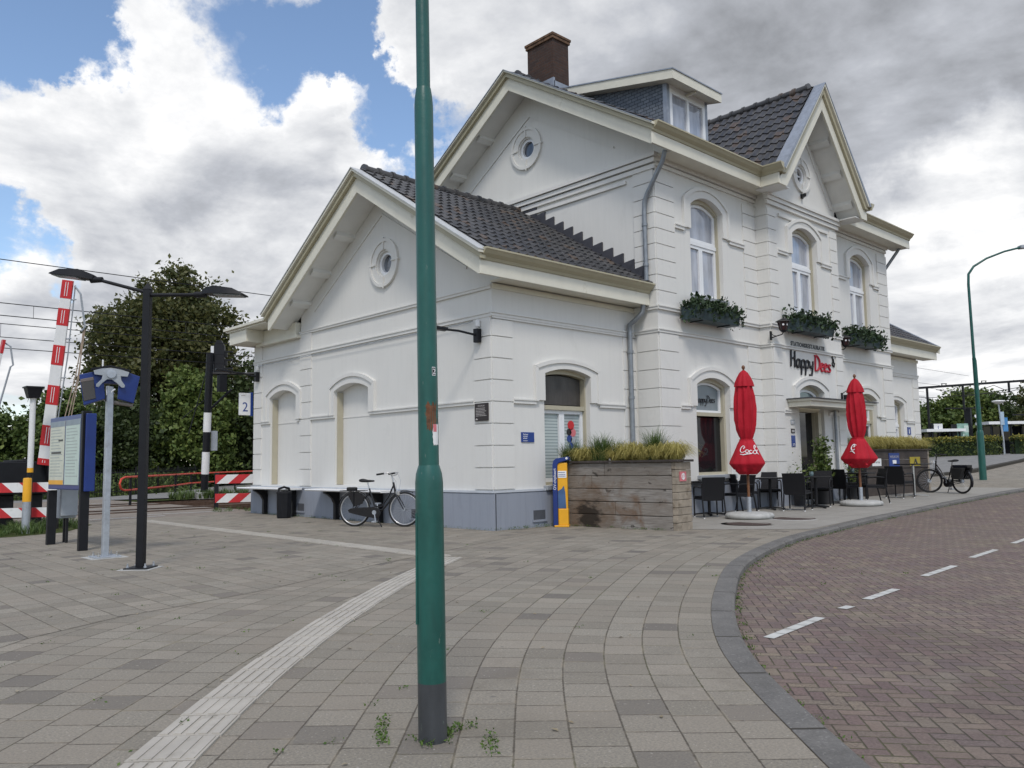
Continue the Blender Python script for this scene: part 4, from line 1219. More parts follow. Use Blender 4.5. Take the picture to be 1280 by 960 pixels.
patch('number_field', 1.661, 1.695, .0235, .0405, .0482, M['txtblack'], st)
a = .0330 / .0478; dn = (cdir * math.cos(a) + cr * math.sin(a)); tn = Vector((-dn.y, dn.x, 0))
FP = Fr(Vector(lp(1.665)) + dn * .0484, tn, (0, 0, 1), dn)
text_mesh('digit', '2', .036, FP, 0, 0, .0005, M['txtwhite'], st, 'CENTER', .0003)
m = MB(); m.fbox(Fr(Vector(lp(.9)) - cr * .0643, cdir, (0, 0, 1), -cr), -.03, .03, -.38, .12, -.006, .0022); m.build('access_door', M['green'], lo)

# the same kind of lamp post farther up the road
t = thing('street_lamp', 'tall slim green lamp post with curved arm beside the road near the far hedge', 'street lamp', (24.69, -.56, g(24.69)))
m = MB(); m.tube([(0, 0, -.2), (0, 0, 1.75), (0, 0, 1.85), (0, 0, 1.9)], [.13, .125, .115, .095], 20); m.build('lower_post', M['green'], t, smooth=50)
m = MB(); m.tube([(0, 0, 1.9), (-.06, .0, 4.6), (-.10, 0, 4.7)], [.09, .078, .066], 18); m.build('middle_post', M['green'], t, smooth=50)
m = MB(); m.tube([(-.10, 0, 4.7), (-.14, 0, 7.6), (-.12, -.02, 8.0), (.02, -.18, 8.30), (.35, -.55, 8.60), (.85, -1.05, 8.86), (1.35, -1.5, 9.02)], [.057, .05, .048, .044, .04, .038, .038], 14); m.build('upper_post', M['green'], t, smooth=60)
m = MB(); m.bar((1.30, -1.45, 9.02), (1.95, -2.05, 9.10), .26, .14); m.build('lamp_head', M['greybox'], t, bevel=.03)

# black two-armed lamp
t = thing('street_lamp', 'square black lamp post with two LED heads on slender arms', 'street lamp', (-6.42, -.58, 0), R(45))
def lp2(z): return V(-.012 * z, -.055 * z * .0, z)
m = MB(); m.hexa([(x, y, z) for z, h in ((.02, .047), (3.52, .045)) for x, y in ((-h, -h), (h, -h), (h, h), (-h, h))]); m.build('post', M['black'], t, bevel=.008)
m = MB(); h = .049; m.add([(-h, -h, 3.521), (h, -h, 3.521), (h, h, 3.521), (-h, h, 3.521), (0, 0, 3.62)], [(0, 1, 4), (1, 2, 4), (2, 3, 4), (3, 0, 4), (3, 2, 1, 0)]); m.build('pointed_cap', M['black'], t)
m = MB(); m.box((-.15, -.15, .0101), (.15, .15, .026)); bp = m.build('base_plate', M['black'], t, bevel=.004)
m = MB()
for x in (-.11, .11):
    for y in (-.11, .11): m.lathe([(.018, 0), (.018, .018), (.010, .02), (.010, .05), (.0, .052)], (x, y, .027), 8)
m.build('anchor_bolt', M['steel'], bp)
m = MB(); m.box((-.2, -.2, -.02), (.2, .2, .010)); m.build('footing', M['concrete'], t)
Fl = t
inv = Matrix.Rotation(-R(45), 3, 'Z')
def loc45(x, y, z): return inv @ Vector((x, y, z))
def led_head(par, p0, p1, wdt, th):
    d = (p1 - p0); L_ = d.length; d.normalize(); nx = Vector((-d.y, d.x, 0)).normalized(); up_ = d.cross(nx) * -1
    if up_.z < 0: up_ = -up_
    m = MB()
    prof = [(0, .35, .55), (.12, .6, .8), (.3, 1, 1), (.75, 1, .75), (1, .8, .15)]
    vs = []
    for f, wv, tv in prof:
        c = p0 + d * (L_ * f); a = nx * wdt / 2 * wv; b = up_ * th * tv
        vs += [c - a, c + a, c + a * .9 + b, c - a * .9 + b]
    fs = [(3, 2, 1, 0)]
    for i in range(len(prof) - 1):
        for k in range(4):
            fs.append((i * 4 + k, i * 4 + (k + 1) % 4, i * 4 + 4 + (k + 1) % 4, i * 4 + 4 + k))
    n = (len(prof) - 1) * 4; fs.append((n, n + 1, n + 2, n + 3))
    m.add(vs, fs); hd = m.build('lamp_head', M['black'], par, smooth=40)
    m = MB(); c0 = p0 + d * L_ * .32; c1 = p0 + d * L_ * .95; a = nx * wdt * .40; dn_ = up_ * -.012
    m.hexa([c0 - a + dn_, c0 + a + dn_, c1 + a * .8 + dn_, c1 - a * .8 + dn_, c0 - a, c0 + a, c1 + a * .8, c1 - a * .8]); m.build('lens', M['glass_grey'], hd)
cdir2 = (Vector((-6.45, -.6, 0)) - Vector((-10.139, -11.312, 0))).normalized(); cl2 = Vector((-cdir2.y, cdir2.x, 0))   # towards the picture's left
for sg, dirv, z0, z1 in ((1, Vector((-.68, .73, 0)), 3.48, 3.70), (-1, Vector((.70, -.715, 0)), 3.45, 3.47)):
    dl = inv @ dirv
    a = Vector((0, 0, z0)); b = a + dl * .66 + Vector((0, 0, z1 - z0 - .03)); cc = a + dl * 1.27 + Vector((0, 0, z1 - z0 + (.05 if sg > 0 else -.06)))
    m = MB(); m.tube([a, a.lerp(b, .5), b], [.024, .022, .022], 12); m.tube([b - dl * .05, b + dl * .10], [.036, .042], 12); m.build('arm', M['black'], t, smooth=50)
    led_head(t, b + dl * .06, cc, .27, .10)

# departure display on a galvanised post
t = thing('departure_display', 'galvanised post carrying V-shaped blue displays under a grey star bracket', 'display', (-6.30, 1.18, 0))
m = MB(); m.box((-.043, -.043, .02), (.043, .043, 2.42)); m.build('post', M['steel'], t, bevel=.01)
m = MB(); m.box((-.17, -.17, .0101), (.17, .17, .028)); bp = m.build('base_plate', M['steel'], t, bevel=.004)
m = MB()
for x in (-.12, .12):
    for y in (-.12, .12): m.lathe([(.02, 0), (.02, .02), (.011, .022), (.011, .055), (0, .057)], (x, y, .0285), 8)
m.build('anchor_bolt', M['chrome'], bp)
m = MB(); m.box((-.24, -.24, -.02), (.24, .24, .010)); m.build('footing', M['concrete'], t)
ca = Vector((-6.3, 1.18, 0)) - Vector((-10.139, -11.312, 0)); ca.normalize(); right = Vector((ca.y, -ca.x, 0)); tow = -ca
FD_ = Fr((0, 0, 2.44), right, (0, 0, 1), tow)
m = MB()
# left box seen on its face, right box turned away: two wings of a V
lw = Fr((-.02, 0, 2.44), (right * .93 - tow * .10).normalized() * -1, Vector((0, 0, 1)), tow)
def boxq(pts, d, name, mat, par, off=0.0):
    m = MB(); a = [Vector(p) + tow * off for p in pts]; b = [p - tow * d for p in a]
    m.hexa([a[0], a[1], b[1], b[0], a[3], a[2], b[2], b[3]]); return m.build(name, mat, par, bevel=.008)
P = FD_.P
lb = boxq([P(-.325, -.30, .06), P(-.055, -.20, .02), P(-.10, .215, .02), P(-.395, .13, .06)], .16, 'display_housing', M['blue'], t)
boxq([P(-.325, -.245, .06), P(-.175, -.20, .045), P(-.215, .105, .045), P(-.375, .065, .06)], .01, 'screen', M['display'], lb, .008)
boxq([P(-.375, .02, .06), P(-.205, .06, .045), P(-.215, .105, .045), P(-.375, .065, .06)], .01, 'screen_band', pm('pale_brown_display_band', (.16, .13, .12), .4), lb, .014)
rb = boxq([P(.10, -.20, .06), P(.315, -.26, .02), P(.39, .13, .02), P(.12, .22, .06)], .16, 'display_housing', M['blue'], t)
boxq([P(.02, -.26, -.02), P(.31, -.30, -.02), P(.31, -.265, -.02), P(.02, -.215, -.02)], .2, 'lower_tray', pm('dusty_display_tray', (.20, .18, .16), .6), rb)
cb_ = boxq([P(-.10, .02, .0), P(.12, .02, .0), P(.12, .22, .0), P(-.10, .22, .0)], .12, 'centre_housing', M['blue'], t)
m = MB(); F2 = Fr(P(0, .03, .085), right, (0, 0, 1), tow)
star = [(-.215, .16), (-.12, .195), (0, .205), (.12, .195), (.245, .15), (.225, .085), (.135, .088), (.145, .03), (.195, -.045), (.185, -.075), (.15, -.075), (.085, -.01), (.02, .04), (-.04, .04), (-.10, -.015), (-.145, -.075), (-.18, -.065), (-.175, -.03), (-.11, .04), (-.10, .095), (-.20, .105)]
m.prism(F2, star, 0, .02); sb = m.build('star_bracket', M['greybox'], t, bevel=.004)
m = MB(); m.prism(F2, circ(.015, .12, .062, 20), .021, .045); m.build('bracket_boss', M['steel'], sb)
m = MB(); m.prism(F2, [(-.25, .175), (0, .225), (.26, .165), (.26, .185), (0, .245), (-.25, .195)], -.08, .03); m.build('bracket_hood', M['black'], t)
m = MB(); m.tube([P(-.10, .2, 0), P(-.10, .36, 0)], .012, 8); m.build('aerial', M['whitep'], t)
m = MB(); m.tube([P(.0, -.19, .02), P(.02, -.10, .03), P(.07, -.06, .03)], .012, 8); m.tube([P(-.02, -.15, .02), P(-.03, -.02, .0)], .025, 8); m.build('cable', M['txtwhite'], t)
# notice board with two posters
t = thing('notice_board', 'blue framed notice board with timetable posters on two black posts', 'notice board', (-6.30, 3.2, 0))
nb = Vector((.03, -1.0, 0)).normalized()   # along the board, towards the picture's right
nf = Vector((-1, -.02, 0)).normalized()    # its face
FB_ = Fr((0, 0, 0), nb, (0, 0, 1), nf)
for u in (-.86, .715):
    m = MB(); m.fbox(FB_, u - .042, u + .042, -.1, 2.14 if u > 0 else .9, -.12, .012); m.build('post', M['black'], t, bevel=.006)
m = MB(); m.fbox(FB_, -.92, .66, .92, 2.10, -.14, -.005); bd = m.build('board_case', M['blue'], t, bevel=.012)
m = MB(); m.fbox(FB_, .77, .82, .90, 2.10, -.17, -.02); m.build('case_edge', M['blue'], t, bevel=.012)
for u0, u1, mt in ((-.87, -.13, 'paper2'), (-.07, .60, 'paper')):
    m = MB(); m.fbox(FB_, u0, u1, 1.0, 2.03, -.004, .004); p_ = m.build('poster', M[mt], bd)
    m = MB()
    m.fbox(FB_, u0, u1, 1.94, 2.03, .0045, .006); m.build('poster_heading', pm('grey_blue_print', (.24, .29, .33), .5), p_)
    m = MB()
    for k in range(16):
        z = 1.88 - k * .05
        m.fbox(FB_, u0 + .05, u1 - .05 - .2 * random.random(), z, z + .012, .0045, .0055)
    m.build('poster_lines', pm('pale_grey_print', (.36, .40, .38), .6), p_)
    if mt == 'paper2':
        m = MB(); m.fbox(FB_, u0, u1, 1.0, 1.07, .0045, .006); m.build('poster_footer', M['yellow'], p_)
        m = MB(); m.fbox(FB_, u0 + .1, u0 + .6, 1.50, 1.53, .0056, .0065); m.fbox(FB_, u0 + .45, u0 + .68, 1.70, 1.73, .0056, .0065); m.build('poster_rule', M['txtblack'], p_)
# grey cabinet on legs behind the notice board
t = thing('utility_cabinet', 'small grey metal cabinet on thin black legs behind the notice board', 'cabinet', (-6.0, 4.35, 0))
m = MB(); m.box((-.13, -.22, .42), (.13, .02, 1.0)); m.box((-.13, -.30, .46), (.13, -.24, .98)); m.build('cabinet_body', M['greybox'], t, bevel=.01)
for y in (-.17, -.03):
    m = MB(); m.box((-.02, y - .02, -.05), (.02, y + .02, .42)); m.build('leg', M['iron'], t)
# bollard
t = thing('bollard', 'grey steel bollard with yellow top beside the left barrier boards', 'bollard', (-5.95, 7.12, 0))
m = MB(); m.lathe([(.075, -.1), (.075, .62)], n=20); m.build('shaft', M['steel'], t, smooth=50)
m = MB(); m.lathe([(.077, .621), (.077, 1.05), (.07, 1.085), (.0, 1.09)], n=20); m.build('top', M['yellow'], t, smooth=50)
m = MB(); m.lathe([(.11, 0), (.11, .012), (0, .012)], n=20); m.build('base_flange', M['concrete'], t)

# red and white barrier boards
def barrier(name, label, a, b, posts, z=(.20, .72), hb=.27, slant=1):
    a, b = Vector((*a, 0)), Vector((*b, 0)); L_ = (b - a).length; d = (b - a).normalized(); n_ = Vector((d.y, -d.x, 0))
    if n_.y > 0: n_ = -n_
    t = thing(name, label, 'barrier', (a.x, a.y, g(a.x)))
    F = Fr((0, 0, 0), d, (0, 0, 1), n_)
    for z0 in z:
        m = MB(); m.fbox(F, 0, L_, z0, z0 + hb, -.02, 0); o = m.build('barrier_board', M['whitep'], t)
        m = MB(); w = .33; u = -.3
        while u < L_:
            q = [(u, z0), (u + w, z0), (u + w + hb * 1.1 * slant, z0 + hb), (u + hb * 1.1 * slant, z0 + hb)]
            q = clipu(q, 0, L_)
            if len(q) > 2: m.prism(F, q, .001, .004)
            u += w * 2
        m.build('red_stripe', M['red'], o)
    for u in posts:
        m = MB(); m.fbox(F, u - .06, u + .06, -.1, z[1] + hb + .06, -.14, -.021); m.build('post', M['black'], t)
    return t
def clipu(poly, lo, hi):
    for val, sg in ((lo, 1), (hi, -1)):
        out = []
        for i in range(len(poly)):
            p, q = poly[i - 1], poly[i]
            ip, iq = (p[0] - val) * sg >= 0, (q[0] - val) * sg >= 0
            if ip != iq:
                f = (val - p[0]) / (q[0] - p[0]); out.append((val, p[1] + f * (q[1] - p[1])))
            if iq: out.append(q)
        poly = out
    return poly
barrier('barrier_boards', 'two red and white striped boards on posts beside the notice board', (-10.4, 11.2), (-5.02, 7.75), (2.0, 4.1, 6.1), (.26, .78), .20, -1)
barrier('barrier_boards', 'two red and white striped boards on posts at the corner of the station', (.05, 12.2), (1.9, 11.25), (.03, 1.6), (.20, .75), .26, 1)

# level crossing barrier: machine, raised striped boom, lamp mast
t = thing('crossing_barrier', 'raised red and white crossing boom above its black barrier machine', 'crossing barrier', (-5.3, 8.9, 0))
m = MB(); m.box((-.85, -.15, .72), (.12, .35, 1.42)); m.box((-.80, -.05, -.1), (-.5, .25, .72)); m.box((-.25, -.05, -.1), (.05, .25, .72)); bx = m.build('barrier_machine', M['black'], t, bevel=.02)
m = MB(); m.tube([(-.7, .05, 1.421), (-.3, .05, 1.44), (-.2, .05, 1.43)], .03, 8); m.build('lifting_eye', M['iron'], bx)
m = MB(); m.prism(Fr((0, -.155, 0), (1, 0, 0), (0, 0, 1), (0, -1, 0)), [(.1, .95), (.30, 1.0), (.34, 1.5), (.15, 1.62), (.02, 1.45)], 0, .18); m.build('counterweight', M['iron'], bx, bevel=.02)
b0, b1 = V(.0, -.30, 1.35), V(.17, -.98, 5.30)
d = (b1 - b0).normalized(); sidev = Vector((.78, -.62, 0)).normalized(); sidev = (sidev - d * sidev.dot(d)).normalized(); outv = d.cross(sidev)
if outv.y > 0: outv = -outv
FBm = Fr(b0, sidev, d, outv); LB = (b1 - b0).length
hw = lambda v: .125 - .018 * v / LB
seq = [(0, .14, 1), (.14, .42, 0), (.42, .86, 1), (.86, 1.31, 0), (1.31, 1.73, 1), (1.73, 2.17, 0), (2.17, 2.60, 1), (2.60, 3.03, 0), (3.03, 3.40, 1), (3.40, 3.62, 0), (3.62, LB, 1)]
bo = MB().prism(FBm, [(-hw(0), 0), (hw(0), 0), (hw(LB), LB), (-hw(LB), LB)], .004, .056).build('boom', M['whitep'], t)
for v0, v1, red in seq:
    h_ = .003
    if red: MB().prism(FBm, [(-hw(v0) - h_, v0), (hw(v0) + h_, v0), (hw(v1) + h_, v1), (-hw(v1) - h_, v1)], 0, .06).build('red_band', M['red'], bo)
for v0, v1, red in seq:
    if red:
        m = MB()
        for u in (-.03, .02): m.fbox(FBm, u, u + .012, v0 + .05, v1 - .04, .061, .064)
        m.build('reflector_strip', M['txtwhite'], bo)
m = MB()
for u, o_ in ((.20, .02),):
    m.tube([FBm.P(.13, .3, -.02), FBm.P(.17, LB * .6, -.03), FBm.P(.14, LB - .08, -.02)], .014, 6)
    m.tube([FBm.P(.14, LB - .1, 0), FBm.P(.28, LB - .25, 0), FBm.P(.46, LB - .95, 0), FBm.P(.40, LB - 1.05, 0)], .022, 6)
for v in (1.0, 1.9, 2.75, 3.6): m.tube([FBm.P(.10, v, .02), FBm.P(.20, v + .03, -.02)], .016, 6)
m.build('skirt_bracket', M['greybox'], bo)
m = MB()
for u0, u1 in ((.46, .30), (.44, .22), (.42, .38)):
    m.tube([FBm.P(u0, LB - 1.0, -.02), FBm.P((u0 + u1) / 2 + .05, LB * .5, -.05), FBm.P(u1, .6, -.03)], .012, 6)
m.build('hanging_rod', pm('bleached_wood_rod', (.36, .28, .21), .8), bo)
t = thing('warning_light_mast', 'white mast with black light head behind the blue notice board', 'signal mast', (-5.72, 7.95, 0))
m = MB(); m.tube([(0, 0, 1.285), (-.02, -.1, 2.74)], .056, 18); m.build('mast', M['whitep'], t, smooth=50)
m = MB(); m.tube([(0, 0, -.1), (0, 0, 1.19)], .055, 14); m.build('lower_mast', M['black'], t, smooth=50)
m = MB(); m.tube([(0, 0, 1.19), (0, 0, 1.284)], .059, 18); m.build('yellow_band', M['yellow'], t, smooth=50)
m = MB(); m.hexa([(x - .02, y - .1, z) for z, h in ((2.72, .10), (2.93, .15)) for x, y in ((-h, -h), (h, -h), (h, h), (-h, h))]); m.box((-.19, -.27, 2.931), (.15, .07, 2.96)); m.build('light_head', M['black'], t)
t = thing('crossing_barrier', 'second raised crossing boom cut off by the left edge of the photo', 'crossing barrier', (-5.62, 14.3, 0))
m = MB(); m.bar((.0, 0, .9), (.46, -.4, 4.35), .20, .06); bo = m.build('boom', M['whitep'], t)
m = MB(); m.bar((.463, -.405, 4.355), (.51, -.44, 4.72), .205, .065); m.build('red_band', M['red'], bo)
m = MB(); m.tube([(.52, -.44, 4.65), (.66, -.5, 4.55), (.74, -.5, 4.05), (.68, -.5, 4.0), (.42, -.3, 2.6)], .025, 6); m.build('skirt_bracket', M['greybox'], bo)
m = MB(); m.box((-.5, -.2, -.1), (.4, .3, 1.3)); m.build('barrier_machine', M['black'], t, bevel=.02)
m = MB(); m.tube([(-.1, -2.3, -.1), (-.1, -2.3, 2.75)], .06, 12); m.build('mast', M['black'], t)
m = MB(); m.box((-.26, -2.45, 2.75), (.06, -2.15, 2.95)); m.build('light_head', M['greybox'], t)

# signal post with traffic lights beyond the track
t = thing('signal_post', 'black and white banded signal post with hooded lights beyond the track', 'signal', (3.79, 21.88, 0))
def sp(z): return V(-.004 * z, -.13 * z * .5, z)
m = MB(); m.tube([sp(-.1), sp(5.9)], .145, 16); ps = m.build('post', M['black'], t, smooth=50)
for a, b in ((.95, 1.85), (2.66, 3.45)):
    m = MB(); m.tube([sp(a), sp(b)], .151, 16); m.build('white_band', M['whitep'], ps, smooth=50)
m = MB(); m.box((-.35, -.35, -.05), (.35, .35, .22)); m.build('foot', M['concrete'], t, bevel=.02)
rr = Vector((.83, -.55, 0)).normalized()
Fs_ = Fr(sp(0) + rr * .42 - Vector((0, .2, 0)), rr, (0, 0, 1), (-.55, -.83, 0))
m = MB(); m.prism(Fs_, [(-.22, 5.05), (.20, 5.05), (.20, 6.2), (.06, 6.45), (-.12, 6.45), (-.22, 6.2)], -.2, .04); hd = m.build('signal_head', M['black'], t)
m = MB(); m.fbox(Fs_, -.34, -.221, 5.05, 6.2, -.1, .05); m.build('white_edge', M['whitep'], hd)
m = MB()
for z in (5.25, 5.6, 5.95): m.fbox(Fs_, .1, .52, z, z + .06, -.15, .02); m.fbox(Fs_, .201, .30, z - .2, z, -.15, .0)
m.build('lamp_hood', M['black'], hd)
m = MB(); m.box((.25, -.75, 4.3), (.55, -.45, 5.0)); m.tube([sp(5.05), sp(5.05) + rr * 2.4], .05, 8); m.build('bracket_arm', M['black'], t)
m = MB(); m.tube([sp(3.6) + rr * .1, sp(4.4) + rr * .9], .05, 8); m.tube([sp(5.2) - rr * .1, sp(2.6) - rr * .7], .02, 6); m.tube([sp(4.1), sp(3.2) - rr * 1.0], .02, 6); m.build('stay', M['black'], t)
m = MB(); m.box((.15, -.5, 1.9), (.3, -.2, 2.7)); m.build('control_box', M['greybox'], t)
# red handrail
t = thing('handrail', 'orange-red two-bar handrail with rounded end beside the footpath', 'handrail', (-.51, 17.58, 0))
rp = [V(0, 0, 0), V(3.29, 4.78, 0), V(5.43, 8.52, 0), V(8.57, 10.81, .02), V(13.5, 15.5, .05), V(20, 21, .1)]
m = MB()
e0 = V(-.45, -.50, 0)
top = [p + V(0, 0, .95) for p in rp]; bot = [p + V(0, 0, .52) for p in rp]
m.tube(list(reversed(top)) + [V(-.30, -.33, .95), V(-.48, -.52, .89), V(-.55, -.6, .735), V(-.48, -.52, .58), V(-.30, -.33, .52)] + bot, .034, 8); m.build('rail', M['redrail'], t, smooth=50)
for p in [V(-.05, -.05, 0), V(3.29, 4.78, 0), V(5.43, 8.52, 0), V(8.57, 10.81, .02), V(11.5, 13.6, .03)]:
    m = MB(); m.tube([p + V(.04, .05, -.1), p + V(.04, .05, .97)], .045, 8); m.build('post', M['iron'], t)
# black bar fence behind
t = thing('fence', 'low black steel fence with upright bars below the trees', 'fence', (-14, 26.0, 0))
m = MB(); pts = [V(-14, 26.5, 0), V(0, 27.0, 0), V(3.5, 29.0, 0), V(14, 41, .1), V(22, 50, .2)]
for a, b in zip(pts, pts[1:]):
    a_, b_ = a - V(-14, 26, 0), b - V(-14, 26, 0)
    for z in (.2, 1.05): m.bar(a_ + V(0, 0, z), b_ + V(0, 0, z), .03, .04)
    n = int((b - a).length / .14)
    for i in range(n):
        p = a_.lerp(b_, i / n); m.bar(p + V(0, 0, -.1), p + V(0, 0, 1.2), .018, .018)
m.build('fence_panel', M['iron'], t, recalc=False)
for a, b in zip(pts, pts[1:]):
    n = max(1, int((b - a).length / 2.6))
    for i in range(n):
        p = a.lerp(b, i / n) - V(-14, 26, 0); m = MB(); m.bar(p + V(0, 0, -.1), p + V(0, 0, 1.3), .06, .06); m.build('post', M['iron'], t)
# overhead wires
for k, (y, z, lab) in enumerate(((14.0, 6.93, 'topmost overhead wire above the railway track'), (14.0, 5.74, 'second overhead wire from the top above the track'), (14.0, 5.40, 'third overhead wire from the top with droppers'), (17.9, 5.78, 'fourth overhead wire from the top above the far track'), (17.9, 5.36, 'fifth overhead wire from the top with droppers'), (17.9, 5.02, 'lowest overhead wire above the far track'))):
    m = MB(); xs = np.linspace(-40, 70, 45)
    m.tube([(x, y, z + .0016 * (x + 4) ** 2 * .02 + max(0, g(x))) for x in xs], .013, 5)
    if k in (2, 4):
        for x in np.arange(-38, 60, 4.2): m.tube([(x, y, z), (x, y, z + (.34 if k == 2 else .42))], .006, 4)
    tag(m.build('overhead_wire', M['iron']), lab, 'cable', 'overhead wires above the railway')
# ------------------------------------------------------------------ on the station's walls
def sign(name, label, F, u0, u1, v0, v1, mat, cat='sign', th=.02, w=.001, base=None):
    o = MB().fbox(F, u0, u1, v0, v1, w, w + th).build(name, M[mat] if isinstance(mat, str) else mat, bevel=.003)
    return tag(o, label, cat)
def lines(parent, F, u0, u1, vs, h, w, mat, name='text_line', jag=.25):
    m = MB()
    for v in vs:
        u = u0
        e = u1 - (u1 - u0) * jag * random.random()
        while u < e - .004:
            l = min(random.uniform(.012, .04) * (u1 - u0) / .3, e - u); m.fbox(F, u, u + l, v, v + h, w, w + .002); u += l + .008 * (u1 - u0) / .3
    return m.build(name, mat, parent)
LQ = Fr((-.036, 0, 0), (0, -1, 0), (0, 0, 1), (-1, 0, 0))
o = sign('plaque', 'dark brown plaque with small lettering on the left gable corner', LQ, -.44, -.06, 2.02, 2.35, 'plaque')
text_mesh('heading', 'STATION', .045, LQ, -.25, 2.285, .022, M['txtgrey'], o, 'CENTER', .001)
lines(o, LQ, -.40, -.10, [2.25 - .028 * k for k in range(6)], .012, .022, M['txtgrey'])
MB().prism(LQ, [(-.42, 2.04), (-.34, 2.04), (-.38, 2.075)], .021, .024).build('emblem', M['txtgrey'], o)
o = sign('house_sign', 'small blue enamel sign with white text left of the wing window', F0, .72, 1.06, 1.62, 1.81, 'bluesign')
for k, s in enumerate(('Parkeer', 'terrein', 'achter')):
    text_mesh('lettering', s, .043, F0, .76, 1.755 - k * .037, .022, M['txtwhite'], o, 'LEFT', .001)
lines(o, F0, .76, .90, [1.64], .010, .022, M['txtwhite'])
o = sign('house_sign', 'small blue sign on the far right wing wall', F0, 19.15, 19.42, 1.96, 2.22, 'bluesign')
MB().prism(F0, [(19.24, 2.0), (19.30, 2.0), (19.29, 2.15), (19.25, 2.15)], .022, .024).build('pictogram', M['txtwhite'], o)
FR2 = FRr
for k, (v0, v1, mt, lab) in enumerate(((2.08, 2.20, 'greybox', 'small grey notice beside the entrance, topmost'), (1.86, 1.97, 'plaque', 'small dark notice beside the entrance, in the middle'), (1.52, 1.80, 'bluesign', 'small blue notice beside the entrance, lowest'))):
    o = sign('door_notice', lab, FR2, 9.18, 9.36, v0, v1, mt, 'notice')
    lines(o, FR2, 9.20, 9.34, [v0 + .03, v0 + .06], .012, .022, M['txtwhite'])
# platform sign
o = thing('platform_sign', 'white and blue platform number two sign at the back corner of the station', 'sign', (-.0, 9.75, 0))
m = MB(); m.box((-.36, .02, 2.62), (-.06, .10, 3.22)); b = m.build('sign_panel', M['whitep'], o, bevel=.004)
m = MB(); m.box((-.06, .0, 2.60), (.0, .12, 3.24)); m.build('bracket', M['bluesign'], o)
Fp = Fr((-.21, .02, 0), (1, 0, 0), (0, 0, 1), (0, -1, 0))
text_mesh('number', '2', .36, Fp, 0, 2.72, .001, M['bluesign'], b, 'CENTER', .002, .95)
MB().fbox(Fp, -.12, .0, 3.14, 3.16, .001, .003).build('small_text', M['txtgrey'], b)
# gable camera
o = thing('security_camera', 'small black security camera under the round window of the middle bay', 'camera', (10.35, YR, 8.22))
MB().box((-.05, -.04, -.05), (.05, -.001, .06)).build('mount', M['black'], o)
MB().bar((0, -.04, 0), (-.18, -.20, -.03), .07, .08).build('camera_body', M['black'], o, bevel=.01)
# two slim wall lamps on arms
def wall_lamp(label, y, z, tipv):
    o = thing('wall_lamp', label, 'wall lamp', (0, y, z), group='black arm lamps on the wing gable')
    m = MB(); m.box((-.14, -.06, -.12), (-.036, .06, .14)); m.build('mount', M['black'], o, bevel=.008)
    T = Vector(tipv)
    m = MB(); m.tube([(-.13, 0, .02), (-.13, 0, .02) + T * .35 + V(0, 0, .07) if False else V(-.13, 0, .02) + T * .35 + V(0, 0, .06), V(-.13, 0, .02) + T * .6 + V(0, 0, .07)], .022, 8); m.build('arm', M['black'], o, smooth=50)
    a = V(-.13, 0, .09) + T * .58; b_ = V(-.13, 0, .13) + T * 1.0
    m = MB(); m.bar(a, b_, .17, .06); m.build('lamp_head', M['black'], o, bevel=.015)
    m = MB(); m.lathe([(.04, .18), (.05, .22), (.045, .30), (.0, .33)], (-.07, 0, 0), 12); m.build('sensor', M['whitep'], o, smooth=50)
wall_lamp('black arm lamp near the street corner of the wing gable, behind the green post', .30, 3.62, (-.95, .30, 0))
wall_lamp('black arm lamp at the back corner of the wing gable, beside the signal', 9.36, 3.62, (-1.0, .22, .04))
# lanterns
def lantern(label, x, y, z):
    o = thing('wall_lantern', label, 'lantern', (x, y, z), group='carriage lanterns on the street wall')
    m = MB(); m.lathe([(.02, 0), (.06, .0), (.075, .03), (.04, .05), (.04, -.0)][:4], (0, -.0, -.02), 12)
    m = MB(); m.box((-.035, -.03, -.11), (.035, -.001, .11)); m.tube([(0, -.03, -.06), (.02, -.12, -.03), (.03, -.30, -.0), (.03, -.34, .06)], .014, 8); m.tube([(0, -.03, .06), (.01, -.08, .0), (.02, -.14, -.02)], .010, 6); m.build('bracket', M['iron'], o)
    c = (.03, -.34, .10)
    m = MB(); m.lathe([(.05, -.03), (.08, 0), (.125, .20), (.125, .21)], c, 6); m.build('glass', M['lantern'], o)
    m = MB(); m.lathe([(.05, -.05), (.088, 0.0), (.05, -.01)], c, 6)
    for k in range(6):
        t = math.pi / 3 * k; m.tube([(c[0] + .083 * math.cos(t), c[1] + .083 * math.sin(t), c[2]), (c[0] + .13 * math.cos(t), c[1] + .13 * math.sin(t), c[2] + .21)], .011, 4)
    m.lathe([(.185, .205), (.175, .225), (.10, .26), (.04, .285), (.0, .29)], c, 6); m.build('lantern_frame', M['iron'], o)
    m = MB()
    for k in (3, 4):
        t = math.pi / 3 * (k + .5); d = V(math.cos(t), math.sin(t), 0); p = V(*c) + d * .102 + V(0, 0, .13); Fg = Fr(p, (-d.y, d.x, 0), (0, 0, 1), d)
        m.prism(Fg, circ(0, .0, .026, 14), -.004, .006)
    m.build('emblem', M['txtwhite'], o)
lantern('dark carriage lantern left of the middle flower box', 8.38, YR - .002, 4.26)
lantern('dark carriage lantern right of the middle flower box', 12.52, YM - .002, 4.28)
# floodlight under the canopy corner
o = thing('floodlight', 'black floodlight on the wall above the canopy, right of the fanlight', 'floodlight', (12.05, YR, 2.88))
MB().box((-.05, -.05, -.05), (.05, -.001, .12)).build('mount', M['black'], o)
MB().bar((-.18, -.22, -.02), (.42, -.22, -.02), .12, .14).build('lamp_body', M['black'], o, bevel=.01)
m = MB(); m.tube([(0, -.05, .1), (.1, -.2, .22), (.25, -.22, .2), (.3, -.22, .05)], .012, 6); m.build('arm', M['black'], o)

